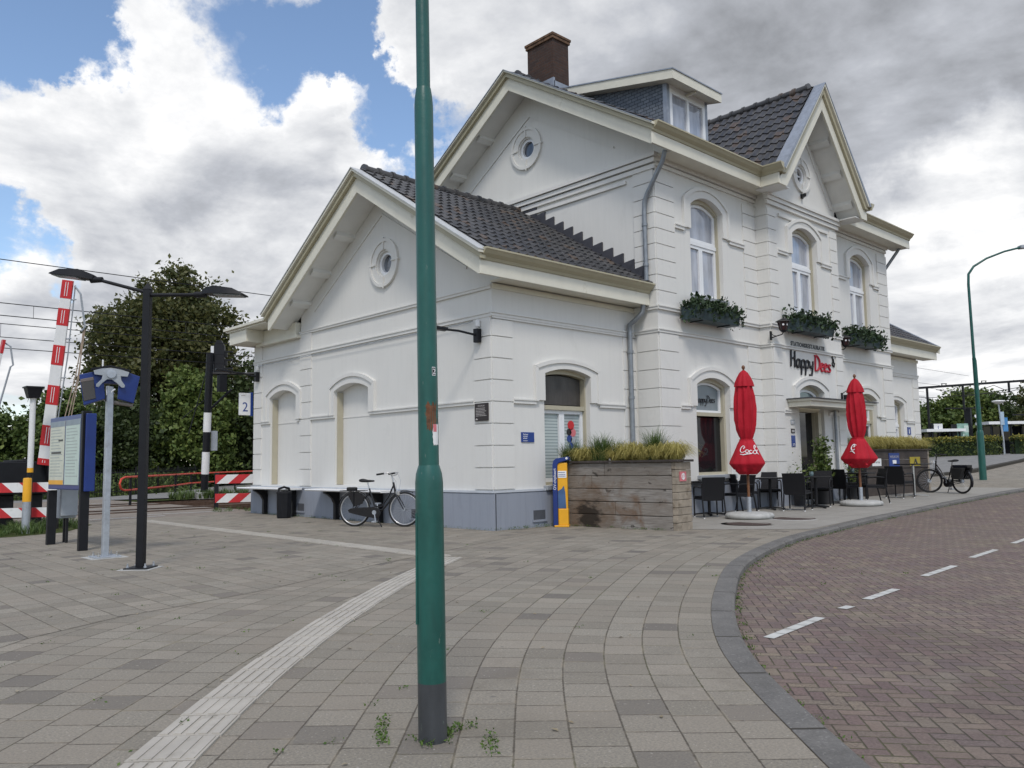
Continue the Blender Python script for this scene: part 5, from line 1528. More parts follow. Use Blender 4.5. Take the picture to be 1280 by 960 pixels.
# lettering
STR = {
 'H': ([[(.02, 0), (.10, 1)], [(.40, -.03), (.47, .97)], [(.06, .50), (.45, .56)]], .56),
 'a': ([[(.34, .44), (.20, .50), (.05, .34), (.04, .10), (.16, .00), (.28, .12), (.36, .44)], [(.37, .54), (.37, .14), (.48, -.02)]], .50),
 'p': ([[(.06, .48), (.04, .0), (-.02, -.46)], [(.06, .30), (.18, .48), (.34, .46), (.36, .20), (.22, .02), (.07, .10)]], .43),
 'y': ([[(.04, .48), (.06, .16), (.18, .06), (.34, .24)], [(.42, .50), (.34, .0), (.20, -.42), (.04, -.46), (.0, -.34)]], .50),
 'D': ([[(.10, .92), (.05, .45), (.02, .0)], [(.0, .96), (.25, .96), (.50, .70), (.50, .32), (.30, .06), (.0, .0)]], .58),
 'e': ([[(.05, .24), (.26, .30), (.34, .42), (.22, .52), (.08, .38), (.06, .14), (.18, .01), (.36, .10)]], .40),
 's': ([[(.36, .44), (.24, .50), (.12, .40), (.20, .28), (.30, .16), (.22, .03), (.02, .04)]], .38),
 'C': ([[(.50, .74), (.46, .95), (.28, 1.0), (.08, .72), (.02, .36), (.12, .06), (.34, .04), (.52, .26)], [(.50, .74), (.36, .70), (.40, .56)]], .55),
 'o': ([[(.30, .50), (.12, .46), (.04, .22), (.14, .02), (.30, .10), (.36, .34), (.28, .52)]], .40),
 'c': ([[(.34, .42), (.22, .50), (.06, .34), (.06, .12), (.18, .01), (.36, .12)]], .38),
}
def spline(p, n=5):
    P = [Vector((*p[0], 0))] + [Vector((*q, 0)) for q in p] + [Vector((*p[-1], 0))]
    if len(p) == 2: return [P[1], P[2]]
    out = []
    for i in range(1, len(P) - 2):
        a, b, c, d = P[i - 1:i + 3]
        for k in range(n):
            t = k / n; out.append(.5 * ((2 * b) + (c - a) * t + (2 * a - 5 * b + 4 * c - d) * t * t + (3 * b - a - 3 * c + d) * t ** 3))
    return out + [P[-2]]
def brush(word, fn, size, r, mat, name, parent, aspect=1.0, flat=True):
    """hand-lettered word: round brush strokes through the letter skeletons, placed by fn(u, v)"""
    m = MB(); x = 0
    for ch in word:
        if ch == ' ': x += .3; continue
        st, adv = STR[ch]
        for s in st:
            pts = [fn((x + q.x) * size * aspect, q.y * size) for q in spline(s)]
            n = len(pts); m.tube(pts, [r * (.75 + .35 * math.sin(math.pi * (i + .5) / n)) for i in range(n)], 6)
        x += adv
    return m.build(name, mat, parent), x * size * aspect
FT = FRr
o = thing('shop_lettering', 'black and red hand-painted name letters above the entrance', 'lettering', (9.30, YR, 3.56))
fn = lambda x0, v0, dv=0: (lambda u, v: V(x0 + u, -.022, v0 + v + dv * u))
_, wd = brush('Happy', fn(0, .0, -.0), .42, .027, M['txtblack'], 'black_word', o, 1.22)
_, wd2 = brush('Dees', fn(wd + .06, -.03, -.0), .42, .028, M['txtred'], 'red_word', o, 1.22)
m = MB(); q = wd + .06 + wd2 + .10
m.tube([(q, -.02, .20), (q + .10, -.02, .14), (q + .14, -.02, .24), (q + .05, -.02, .30), (q, -.02, .22)], .02, 6); m.tube([(q + .02, -.02, .42), (q + .06, -.02, .28)], .02, 6); m.tube([(q + .1, -.02, .36), (q + .1, -.02, .26)], .016, 6); m.build('flower_mark', M['txtblack'], o)
o = text_mesh('wall_lettering', 'STATIONSRESTAURATIE', .155, FT, 9.38, 4.11, .004, M['txtblack'], None, 'LEFT', .006, .93, 0, .005, 1.22)
tag(o, 'thin black capitals under the middle flower box', 'lettering')

brush('appyDees', lambda u, v: FM.P(5.98 + u, 2.55 + v + .02 * u, -DEP + .036), .165, .0085, M['txtblack'], 'window_lettering', WIN_L, 1.15)
# flower boxes
def leafcloud(name, pts, size, mat, parent=None, up=.3, aspect=.6, rng=RNG, jitter=.5, normals=None, hang=0.0):
    pts = np.asarray(pts, dtype=np.float64); n = len(pts)
    nr = rng.normal(size=(n, 3)) if normals is None else normals + rng.normal(size=(n, 3)) * .6
    nr[:, 2] += up; nr /= np.linalg.norm(nr, axis=1, keepdims=True) + 1e-9
    t = rng.normal(size=(n, 3)); t[:, 2] -= hang; t -= nr * (t * nr).sum(1, keepdims=True); t /= np.linalg.norm(t, axis=1, keepdims=True) + 1e-9
    b = np.cross(nr, t)
    s = size * (1 + jitter * (rng.random((n, 1)) - .5) * 2) * .5
    v = np.empty((n, 4, 3))
    v[:, 0] = pts - t * s; v[:, 1] = pts - b * s * aspect + t * s * .1; v[:, 2] = pts + t * s; v[:, 3] = pts + b * s * aspect + t * s * .1
    # a slight fold so that the leaf is not one flat card
    v[:, 1] += nr * s * .18; v[:, 3] += nr * s * .18
    me = bpy.data.meshes.new(name)
    me.vertices.add(n * 4); me.vertices.foreach_set('co', v.reshape(-1))
    me.loops.add(n * 4); me.loops.foreach_set('vertex_index', np.arange(n * 4, dtype=np.int32))
    me.polygons.add(n); me.polygons.foreach_set('loop_start', np.arange(0, n * 4, 4, dtype=np.int32))
    me.materials.append(mat); me.update(calc_edges=True); me.validate()
    o = bpy.data.objects.new(name, me); COL.objects.link(o)
    if parent: o.parent = parent
    return o
M['boxpaint'] = pm('dark_blue_green_flower_box', (.035, .060, .066), .5, var=.25, scale=5)
def flower_box(label, x0, x1, y, z):
    t = thing('flower_box', label, 'flower box', ((x0 + x1) / 2, y, z), group='flower boxes under the upper windows')
    w = (x1 - x0) / 2
    m = MB(); m.hexa([(-w, -.36, 0), (w, -.36, 0), (w, -.03, 0), (-w, -.03, 0), (-w, -.42, .30), (w, -.42, .30), (w, -.03, .30), (-w, -.03, .30)])
    m.build('box', M['boxpaint'], t, bevel=.008)
    m = MB(); 
    for x in (-w * .6, w * .6): m.box((x - .02, -.34, -.02), (x + .02, 0, -.001))
    m.build('bracket', M['iron'], t)
    n = 1150; p = np.empty((n, 3))
    p[:, 0] = RNG.uniform(-w - .04, w + .04, n); hz = .24 + .10 * np.sin(p[:, 0] * 7 + x0) + .05 * np.sin(p[:, 0] * 17)
    p[:, 1] = -.22 + RNG.normal(0, .13, n); p[:, 2] = .28 + RNG.random(n) ** 1.3 * hz
    k = n // 4; p[:k, 1] = RNG.uniform(-.52, -.42, k)
    reach = .18 + .16 * (np.sin(p[:k, 0] * 9 + 2 * x0) > .0) + .06 * np.sin(p[:k, 0] * 23)
    p[:k, 2] = .36 - RNG.random(k) * reach
    e = n // 12; p[:e, 0] = np.where(RNG.random(e) < .5, -w - .05, w + .05) + RNG.normal(0, .05, e); p[:e, 1] = RNG.uniform(-.5, -.1, e); p[:e, 2] = RNG.uniform(-.05, .42, e)
    leafcloud('foliage', p, .095, M['leaf_box'], t, .3)
flower_box('dark flower box with trailing ivy under the left upper window', 5.02, 6.85, YM - .05, 4.33)
flower_box('dark flower box with trailing ivy under the middle upper window', 9.0, 10.95, YR - .05, 4.42)
flower_box('dark flower box with trailing ivy under the right upper window', 12.98, 14.85, YM - .05, 4.45)

# benches fixed along the gable wall, and a bin
def wall_bench(label, y0, y1, legs):
    t = thing('wall_bench', label, 'bench', (0, (y0 + y1) / 2, 0), group='white plank benches along the gable wall')
    c = (y0 + y1) / 2
    m = MB(); m.prism(Fr((-.08, y0 - c, 0), (-1, 0, 0), (0, 0, 1), (0, 1, 0)), [(0, .655), (.42, .655), (.44, .68), (.42, .70), (0, .70)], 0, y1 - y0); m.build('seat', M['whitep'], t)
    for y in legs:
        m = MB(); F = Fr((-.07, y - c - .05, 0), (-1, 0, 0), (0, 0, 1), (0, 1, 0))
        m.prism(F, [(0, 0), (.10, 0), (.10, .36), (.16, .48), (.28, .58), (.36, .60), (.36, .654), (0, .654)], 0, .10); m.build('leg', M['iron'], t)
wall_bench('white plank bench on black iron brackets under the back blind window', 6.9, 9.55, (8.75, 7.25))
wall_bench('white plank bench on black iron brackets behind the parked bicycle', 2.9, 6.0, (5.25, 3.5))
t = thing('litter_bin', 'slim black litter bin with rounded lid between the two wall benches', 'litter bin', (-.58, 6.85, 0))
m = MB(); m.lathe([(.15, 0), (.17, .02), (.18, .58)], n=8); m.build('bin_body', M['black'], t, bevel=.008)
m = MB(); m.lathe([(.19, .581), (.19, .62), (.175, .63)], n=8); m.tube([(-.15, 0, .62), (-.13, 0, .70), (0, 0, .735), (.13, 0, .70), (.15, 0, .62)], .028, 8); m.build('lid', M['iron'], t)

# card reader post
t = thing('card_reader', 'blue and yellow card reader post beside the timber planter', 'card reader', (1.42, -.36, 0), R(20))
V3 = Fr((0, 0, 0), (.62, -.785, 0), (0, 0, 1), (-.785, -.62, 0))
rot = Matrix.Rotation(-R(20), 3, 'Z')
V3 = Fr((0, 0, 0), rot @ V3.u, (0, 0, 1), rot @ V3.w)
back = [(-.15, .02), (-.15, 1.18), (-.13, 1.26), (-.08, 1.30), (.17, 1.335), (.18, 1.27), (-.02, 1.22), (-.055, 1.18), (-.06, 1.12), (-.06, .02)]
m = MB(); m.prism(V3, back, -.13, .10); hs = m.build('blue_shell', M['blue'], t, bevel=.012)
m = MB(); m.fbox(V3, -.059, .13, .03, 1.215, -.11, .07); ys = m.build('yellow_body', M['yellow'], t, bevel=.01)
m = MB(); m.fbox(V3, -.13, .15, 0, .035, -.15, .13); m.fbox(V3, -.045, .14, .035, .34, -.12, .10); m.build('yellow_foot', M['yellow'], t, bevel=.01)
m = MB(); m.prism(V3, [(-.055, .35), (.10, .35), (.085, .66), (.06, .78), (.02, .72), (-.055, .68)], .07, .076); m.build('blue_panel', pm('faded_blue_panel', (.05, .11, .24), .45, var=.3, scale=4), ys)
m = MB(); m.fbox(V3, -.05, .115, .93, 1.06, .07, .078); pl2 = m.build('notice_label', M['txtwhite'], ys)
lines(pl2, V3, -.04, .10, [1.025, .985, .955], .012, .079, M['bluesign'])
m = MB(); m.prism(V3, circ(.125, 1.30, .022, 12), .1, .104); m.build('emblem', M['txtwhite'], hs)
V4 = Fr(V3.P(-.085, .70, .101), (0, 0, 1), -V3.u, V3.w)
text_mesh('lettering', 'OV-chipkaart', .075, V4, 0, 0, 0, M['txtwhite'], hs, 'LEFT', .001)

# manhole covers
for (x, y, r, lab) in ((3.95, -2.85, .42, 'round rusty manhole cover in front of the left parasol'), (5.45, -2.98, .42, 'round rusty manhole cover right of the left parasol base')):
    t = thing('manhole_cover', lab, 'manhole cover', (x, y, g(x)))
    m = MB(); m.lathe([(r, -.05), (r, .006), (r - .04, .010), (r - .045, .006), (0, .006)], n=32); m.build('cover', M['manhole'], t)
    m = MB(); m.lathe([(r + .10, -.05), (r + .10, .004), (r + .003, .004), (r + .003, -.05)], n=32); m.build('rim', M['concrete'], t)

# ------------------------------------------------------------------ timber planters
def blades(name, pts, h, mat_mix, parent=None, spread=.55, n_per=26, wid=.012, droop=.75, core=.06):
    """arching grass blades, each a narrow curved strip"""
    out = []
    for mat, sel in mat_mix:
        vs, fs = [], []
        for (x, y, z, s) in sel:
            for _ in range(n_per):
                a = RNG.uniform(0, 2 * math.pi); hh = h * s * RNG.uniform(.6, 1.15); sp = spread * s * RNG.uniform(.25, 1.1)
                d = np.array([math.cos(a), math.sin(a)]); pz = np.array([-d[1], d[0]]) * wid / 2
                b0 = np.array([x, y]) + d * RNG.uniform(0, core); dr_ = droop + .25 * RNG.random()
                k = len(vs)
                for t_ in (0, .35, .7, 1.0):
                    p = b0 + d * sp * t_ ** 1.5; zz = z + hh * (t_ * 1.7 - t_ ** 2 * dr_)
                    w_ = pz * (1 - .85 * t_)
                    vs += [(p[0] - w_[0], p[1] - w_[1], zz), (p[0] + w_[0], p[1] + w_[1], zz)]
                fs += [(k, k + 1, k + 3, k + 2), (k + 2, k + 3, k + 5, k + 4), (k + 4, k + 5, k + 7, k + 6)]
        me = bpy.data.meshes.new(name); me.from_pydata(vs, [], fs); me.materials.append(mat); me.update()
        o = bpy.data.objects.new(name, me); COL.objects.link(o); out.append(o)
        if parent: o.parent = parent
    return out
def planter(label, A, Bp, depth, h, mat, endmat, nb=5):
    A, Bp = V(*A, 0), V(*Bp, 0); d = (Bp - A).normalized(); L_ = (Bp - A).length; n_ = V(d.y, -d.x, 0)   # n_: out of the long face
    z = g(A.x) if A.x < 6 else min(g(A.x), g(Bp.x))
    t = thing('timber_planter', label, 'planter', (A.x, A.y, z))
    F = Fr((0, 0, 0), d, (0, 0, 1), n_)
    bh = h / nb; m = MB(); joints = [.31, .0, .0, .43, .52]
    for k in range(nb):
        v0, v1 = k * bh + .004, (k + 1) * bh - .004
        o1 = random.uniform(-.006, .006)
        cut = joints[(k * 3 + 1) % 5]
        if cut:
            m.fbox(F, 0, L_ * cut - .004, v0 - (.1 if k == 0 else 0), v1, -.16, o1); m.fbox(F, L_ * cut + .004, L_, v0 - (.1 if k == 0 else 0), v1, -.16, o1 + .006)
        else: m.fbox(F, 0, L_, v0 - (.1 if k == 0 else 0), v1, -.16, o1)
        m.fbox(F, 0, L_, v0, v1, -depth, -depth + .15); m.fbox(F, 0, .15, v0, v1, -depth + .151, -.161)
    b = m.build('front_beams', mat, t, bevel=.012)
    m = MB()
    for k in range(nb * 2 - 1):
        bh2 = h / (nb * 2 - 1); m.fbox(F, L_ + .002, L_ + .10, k * bh2 + .003 - (.1 if k == 0 else 0), (k + 1) * bh2 - .003, -depth, random.uniform(-.008, .004))
    m.build('end_beams', endmat, t, bevel=.01)
    m = MB(); m.fbox(F, -.03, L_ + .15, h + .001, h + .045, -.17, .05); m.fbox(F, L_ - .05, L_ + .15, h + .0015, h + .044, -depth - .03, -.171); m.fbox(F, -.03, .12, h + .0015, h + .044, -depth - .03, -.171); m.fbox(F, .121, L_ - .051, h + .001, h + .045, -depth - .03, -depth + .12)
    m.build('top_rail', M['timber2'], t, bevel=.008)
    m = MB(); m.fbox(F, .1, L_ - .02, h - .1, h - .03, -depth + .1, -.1); m.build('soil', M['soil'], t)
    return t, F, L_, z
pt, PF, PL, pz = planter('long weathered timber planter with grasses in front of the wing window', (1.62, -.12), (1.86, -2.62), .52, 1.20, M['timber'], M['endgrain'])
def clumps(F, L_, zs, ye, gr):
    Y, Gn = [], []
    for lst, out in ((ye, Y), (gr, Gn)):
        for u, w_, sc in lst:
            p = F.P(u, 0, w_); out.append((p.x, p.y, zs, sc))
    return Y, Gn
ye = [(.42, -.14, .9), (.62, -.22, 1.0), (1.30, -.12, .8), (1.48, -.16, 1.1), (1.68, -.20, 1.1), (1.86, -.13, 1.0), (2.16, -.14, 1.0), (2.34, -.20, 1.1), (2.52, -.16, 1.1), (2.44, -.38, 1.0), (1.6, -.38, 1.0), (.5, -.38, .9), (1.08, -.40, .8)]
gr = [(.06, -.15, .8), (.20, -.25, .9), (.32, -.35, .8), (.78, -.18, 1.0), (.90, -.26, 1.1), (.98, -.14, .9), (1.16, -.26, .9), (1.24, -.34, .8), (2.0, -.22, 1.15), (2.06, -.32, 1.2), (.84, -.38, 1.0), (1.94, -.36, 1.0), (2.3, -.40, .8)]
Y, Gn = clumps(PF, PL, 1.15, ye, gr)
gs = blades('planter_grass', None, .62, [(M['blade_gold'], Y)], None, .44, 300, .013, 1.22, .08) + blades('planter_grass', None, .62, [(M['blade_green'], Gn)], None, .36, 170, .011, .8, .07)
for o in gs: o.location = (1.62, -.12, pz); tag(o, kind='stuff')
Fe = Fr(PF.P(PL + .101, 0, 0) + V(1.62, -.12, 0), -PF.w, (0, 0, 1), PF.u)
o = tag(MB().fbox(Fe, .10, .32, .86, 1.03, .001, .014).build('round_ban_sign', M['pink']), 'small pink and white ban sign on the end of the timber planter', 'sign')
m = MB(); m.prism(Fe, circ(.21, .945, .06, 18), .015, .019, holes=[circ(.21, .945, .042, 18)]); m.fbox(Fe, .195, .225, .90, .99, .015, .018); m.build('ban_symbol', M['txtwhite'], o)

A2, B2 = (12.75, -1.30), (15.75, -1.85)
pt, PF, PL, pz = planter('dark timber planter with yellow sedges behind the right parasol', A2, B2, .50, 1.27, M['timber2'], M['endgrain'])
ye = [(u + RNG.uniform(-.05, .05), w_, RNG.uniform(.85, 1.15)) for u in np.arange(.1, PL + .1, .21) for w_ in (-.14, -.36)]
gr = [(u + RNG.uniform(-.1, .1), -.25, RNG.uniform(.7, 1.1)) for u in (.2, .5, .75, 1.4, 2.0, 2.7)]
Y, Gn = clumps(PF, PL, 1.22, ye, gr)
gs = blades('planter_grass', None, .66, [(M['blade_gold'], Y)], None, .44, 220, .017, 1.2, .10) + blades('planter_grass', None, .46, [(M['blade_green'], Gn)], None, .30, 120, .015, .8, .08)
for o in gs: o.location = (A2[0], A2[1], pz); tag(o, kind='stuff')
def on_planter(u0, u1, v0, v1, mat, name, label, cat='sign'):
    F = Fr(PF.o + V(A2[0], A2[1], pz), PF.u, PF.v, PF.w)
    return tag(MB().fbox(F, u0, u1, v0, v1, .008, .022).build(name, M[mat]), label, cat), F
o, F = on_planter(1.08, 1.58, .76, 1.20, 'bluesign', 'planter_sign', 'dark blue sign with white text on the far planter')
text_mesh('lettering', 'WELKOM', .10, F, 1.33, 1.06, .023, M['txtgrey'], o, 'CENTER', .001)
MB().fbox(F, 1.24, 1.42, .90, 1.0, .023, .026).build('picture', M['txtwhite'], o)
o, F = on_planter(.28, .70, .84, 1.05, 'whitep', 'planter_sign', 'white sign with dark text on the far planter')
text_mesh('lettering', 'Terras', .10, F, .50, .92, .023, M['txtblack'], o, 'CENTER', .001)
o, F = on_planter(2.12, 2.62, .84, 1.08, pm('mustard_warning_face', (.36, .28, .02), .5), 'warning_sign', 'yellow warning sign with black pictogram on the far planter') if False else (None, None)
M['mustard'] = pm('mustard_warning_face', (.36, .28, .02), .5)
o, F = on_planter(2.10, 2.62, .82, 1.08, 'mustard', 'warning_sign', 'yellow warning sign with black pictogram on the far planter')
m = MB(); m.prism(F, [(2.27, .86), (2.50, .86), (2.40, 1.03), (2.36, 1.03)], .023, .026, holes=[[(2.31, .88), (2.40, .89), (2.37, .95)]]); m.build('pictogram', M['txtblack'], o)

# ------------------------------------------------------------------ terrace furniture
def make_chair(label, grp):
    t = thing('terrace_chair', label, 'chair', (0, 0, 0), 0, grp)       # faces -y, back at +y
    m = MB(); m.box((-.235, -.23, .41), (.235, .22, .455)); m.build('seat', M['wicker'], t, bevel=.015)
    m = MB(); nseg = 6
    for i in range(nseg):
        f0, f1 = i / nseg, (i + 1) / nseg
        y0, y1 = .20 + .10 * f0 ** 1.3, .20 + .10 * f1 ** 1.3
        w0, w1 = .215 + .03 * f0, .215 + .03 * f1
        z0, z1 = .36 + .49 * f0, .36 + .49 * f1
        m.hexa([(-w0, y0, z0), (w0, y0, z0), (w0, y0 + .03, z0), (-w0, y0 + .03, z0), (-w1, y1, z1 + .0005), (w1, y1, z1 + .0005), (w1, y1 + .03, z1 + .0005), (-w1, y1 + .03, z1 + .0005)])
    m.build('backrest', M['wicker'], t)
    for s in (-1, 1):
        m = MB(); m.tube([(s * .25, -.23, .012), (s * .25, -.235, .45), (s * .25, -.225, .61), (s * .25, -.19, .645), (s * .25, 0, .655), (s * .25, .22, .635)], .016, 8); o = m.build('armrest', M['iron'], t, smooth=50)
        m = MB(); m.tube([(s * .235, .33, .012), (s * .235, .24, .42), (s * .24, .27, .72)], .017, 8); o2 = m.build('leg', M['iron'], t, smooth=50)
        m = MB(); m.lathe([(.014, 0), (.018, .004), (.018, .025), (0, .026)], (s * .25, -.23, 0), 8); m.build('foot_cap', M['whitep'], o)
        m = MB(); m.lathe([(.014, 0), (.018, .004), (.018, .025), (0, .026)], (s * .235, .333, 0), 8); m.build('foot_cap', M['whitep'], o2)
        m = MB(); m.bar((s * .24, -.22, .40), (s * .235, .24, .40), .025, .03); m.build('seat_rail', M['iron'], t)
    return t
CG = 'wicker armchairs on the terrace'
def face(ax, ay, bx, by):  # rotation so that -y of the chair points from a to b
    return math.atan2(bx - ax, -(by - ay)) 
chairs = [
    # x, y, facing point, label
    (4.88, -1.38, 5.45, -.62, 'dark wicker armchair nearest the left planter, its back to the road'),
    (4.85, -.48, 5.7, -.95, 'dark wicker armchair half hidden behind the left planter'),
    (6.10, -1.32, 5.45, -1.1, 'dark wicker armchair by the shop window beyond the first table'),
    (5.35, -.30, 5.45, -1.0, 'dark wicker armchair under the shop window, facing the road'),
    (8.9, -1.75, 8.15, -1.28, 'dark wicker armchair between the parasols, close to the wall corner') if False else (10.9, -1.30, 10.85, -1.95, 'dark wicker armchair under the black floodlight by the right parasol'),
    (8.05, -.98, 7.5, -1.4, 'dark wicker armchair in the corner beside the middle bay'),
    (6.95, -.95, 7.5, -1.3, 'dark wicker armchair behind the left parasol pole'),
    (7.50, -2.0, 8.4, -1.80, 'dark wicker armchair with its back to the left parasol'),
    (9.0, -1.80, 8.35, -2.0, 'dark wicker armchair in front of the potted shrub'),
    (10.25, -1.85, 10.8, -2.0, 'dark wicker armchair between the shrub and the right parasol'),
    (10.45, -2.42, 10.0, -2.0, 'dark wicker armchair sideways, right of the right parasol pole'),
    (11.65, -1.50, 10.8, -1.75, 'dark wicker armchair between two tables behind the right parasol'),
    (12.55, -2.28, 13.4, -2.35, 'dark wicker armchair at the high chrome-legged table'),
]
proto = None
for x, y, fx, fy, lab in chairs:
    rz = face(x, y, fx, fy)
    if proto is None:
        proto = make_chair(lab, CG); proto.location = (x, y, g(x)); proto.rotation_euler = (0, 0, rz)
    else: dup(proto, (x, y, g(x)), rz, lab)
def make_table(label, grp):
    t = thing('terrace_table', label, 'table', (0, 0, 0), 0, grp)
    m = MB(); m.box((-.34, -.34, .715), (.34, .34, .745)); m.build('tabletop', M['iron'], t, bevel=.006)
    m = MB(); m.tube([(0, 0, .06), (0, 0, .714)], .035, 12); m.build('pedestal', M['iron'], t, smooth=50)
    for k in range(4):
        a = math.pi / 2 * k + .6
        m = MB(); m.bar((0, 0, .055), (.33 * math.cos(a), .33 * math.sin(a), .025), .05, .03); o = m.build('foot', M['iron'], t)
        m = MB(); m.lathe([(.022, 0), (.022, .012), (0, .013)], (.32 * math.cos(a), .32 * math.sin(a), 0), 8); m.build('foot_glide', M['rubber'], o)
    return t
TG = 'square dark tables on the terrace'
tabs = [(5.45, -1.0, .1, 'dark square table nearest the left planter'), (7.5, -1.32, .2, 'dark square table behind the left parasol'), (8.42, -1.98, .5, 'dark square table in front of the entrance'), (10.75, -1.95, .1, 'dark square table behind the right parasol pole'), (4.6, -.62, .3, 'dark square table half hidden behind the left planter')]
pt_ = None
for x, y, rz, lab in tabs:
    if pt_ is None: pt_ = make_table(lab, TG); pt_.location = (x, y, g(x)); pt_.rotation_euler = (0, 0, rz)
    else: dup(pt_, (x, y, g(x)), rz, lab)
t = thing('terrace_table', 'dark table on a chrome column and cross foot before the far planter', 'table', (13.3, -2.35, g(13.3)))
m = MB(); m.box((-.36, -.36, .86), (.36, .36, .89)); m.build('tabletop', M['iron'], t, bevel=.006)
m = MB(); m.tube([(0, 0, .06), (0, 0, .86)], .035, 14); m.build('pedestal', M['chrome'], t, smooth=50)
for k in range(4):
    a = math.pi / 2 * k + .3; m = MB(); m.bar((0, 0, .06), (.34 * math.cos(a), .34 * math.sin(a), .03), .06, .03); m.build('foot', M['chrome'], t)
for x, y, z, lab in ((10.78, -1.80, .745, 'small green plant in a jar on the table behind the right parasol'), (8.5, -1.85, .745, 'small green plant in a jar on the table by the entrance')):
    t = thing('table_plant', lab, 'plant', (x, y, g(x) + z))
    MB().lathe([(.04, 0), (.05, .02), (.05, .10), (.04, .11)], n=14).build('jar', M['glass_green'], t, smooth=50)
    p = RNG.normal(0, .05, (90, 3)); p[:, 2] = .10 + abs(p[:, 2]) * 1.6; leafcloud('leaves', p, .05, M['leaf_light'], t)

# parasols, folded
def parasol(label, x, y, ph, word):
    t = thing('parasol', label, 'parasol', (x, y, g(x)))
    m = MB(); m.lathe([(.0, 0), (.44, .0), (.485, .03), (.49, .07), (.46, .11), (.38, .125), (.06, .13), (0, .13)], n=36); m.build('base', M['concrete'], t, smooth=60)
    m = MB(); m.tube([(0, 0, .13), (0, 0, .44)], .045, 14); m.build('sleeve', M['steel'], t, smooth=50)
    m = MB(); m.tube([(0, 0, .44), (0, 0, 3.05)], .028, 14); m.build('pole', M['wood'], t, smooth=50)
    prof = [(.10, .93), (.17, .90), (.24, .97), (.355, 1.12), (.345, 1.17), (.26, 1.36), (.185, 1.53), (.145, 1.60), (.120, 1.625), (.145, 1.68), (.190, 1.82), (.217, 2.02), (.222, 2.25), (.205, 2.5), (.172, 2.70), (.14, 2.80)]
    def mod(th, z):
        f = 5
        if z > 1.62: a = .15 + .05 * math.sin(z * 3 + ph); c8 = math.cos(f * th + 1.0 * math.sin(z * 1.7 + ph)); q = .98 + a * (1 - 2 * abs(c8) ** .8) * .62 + .05 * math.cos(3 * th + z * 2 + ph) + .012 * math.cos(19 * th + z * 4)
        elif z > 1.0: q = 1 + (.06 + .55 * (1.62 - z)) * (abs(math.cos(2 * th + ph)) ** 1.5 - .55) + .14 * math.cos(5 * th + ph * 2) * (1.62 - z) + .02 * math.cos(13 * th)
        else: q = 1 + .22 * math.cos(4 * th + ph) + .08 * math.cos(9 * th)
        return q
    # resample the profile finely so that the folds read
    P = []
    for (r0, z0), (r1, z1) in zip(prof, prof[1:]):
        for k in range(4): f = k / 4; P.append((r0 + (r1 - r0) * f, z0 + (z1 - z0) * f))
    P.append(prof[-1])
    hem = lambda th, z: mod(th, z)
    m = MB(); m.lathe(P, n=96, mod=mod); cl = m.build('canopy', M['cloth'], t, smooth=70)
    m = MB(); m.lathe([(.165, 2.755), (.192, 2.72), (.178, 2.80), (.140, 2.91), (.085, 3.01), (.03, 3.06), (0, 3.06)], n=96, mod=lambda th, z: 1 + (.10 if z < 2.85 else .05) * (abs(math.cos(4 * th + ph)) * 2 - 1.2)); m.build('top_flap', M['cloth'], t, smooth=60)
    m = MB(); m.lathe([(.0, 3.05), (.02, 3.06), (.02, 3.09), (.036, 3.105), (.036, 3.14), (.018, 3.165), (0, 3.17)], n=14); m.build('finial', M['wood'], t, smooth=50)
    m = MB(); m.torus((0, 0, 1.615), (0, 0, 1), .138, .012, 24, 6); m.build('tie', M['cloth'], cl)
    # white script on the skirt
    ca_ = math.atan2(-11.312 - y, -10.139 - x)
    def rad(z, th):
        for (r0, z0), (r1, z1) in zip(prof, prof[1:]):
            if z0 <= z <= z1 and z0 > .95: return (r0 + (r1 - r0) * (z - z0) / (z1 - z0)) * mod(th, z)
        return .3
    def place(a0, zc):
        def f(u, v):
            z = zc + v - .12 * u; th = ca_ + a0 + u / .27
            r = rad(z, th) + .008
            return V(r * math.cos(th), r * math.sin(th), z)
        return f
    if word == 'coca':
        brush('Coca', place(-.55, 1.355), .135, .0078, M['txtwhite'], 'script', cl, 1.5)
        m = MB(); fn2 = place(-.48, 1.315); m.tube([fn2(.0, .0), fn2(.06, -.005), fn2(.14, .02), fn2(.22, .035), fn2(.25, .06)], [.008, .012, .013, .010, .005], 6); m.build('script_flourish', M['txtwhite'], cl)
        brush('C', place(.62, 1.38), .12, .0085, M['txtwhite'], 'script', cl, 1.15)
    else:
        brush('C', place(-.70, 1.33), .13, .0115, M['txtwhite'], 'script', cl, 1.6)
        m = MB(); fn2 = place(-.75, 1.29); m.tube([fn2(.0, .0), fn2(.05, .02), fn2(.10, .0), fn2(.13, -.03)], [.006, .013, .012, .005], 6); fn2 = place(-.58, 1.46); m.tube([fn2(.0, .0), fn2(.05, .01), fn2(.12, .0)], [.008, .012, .004], 6); m.build('script_flourish', M['txtwhite'], cl)
    return t
parasol('folded red parasol with white script on the left of the terrace', 5.1, -2.19, .6, 'coca')
parasol('folded red parasol with a white swirl on the right of the terrace', 9.58, -2.53, 2.1, 'swirl')

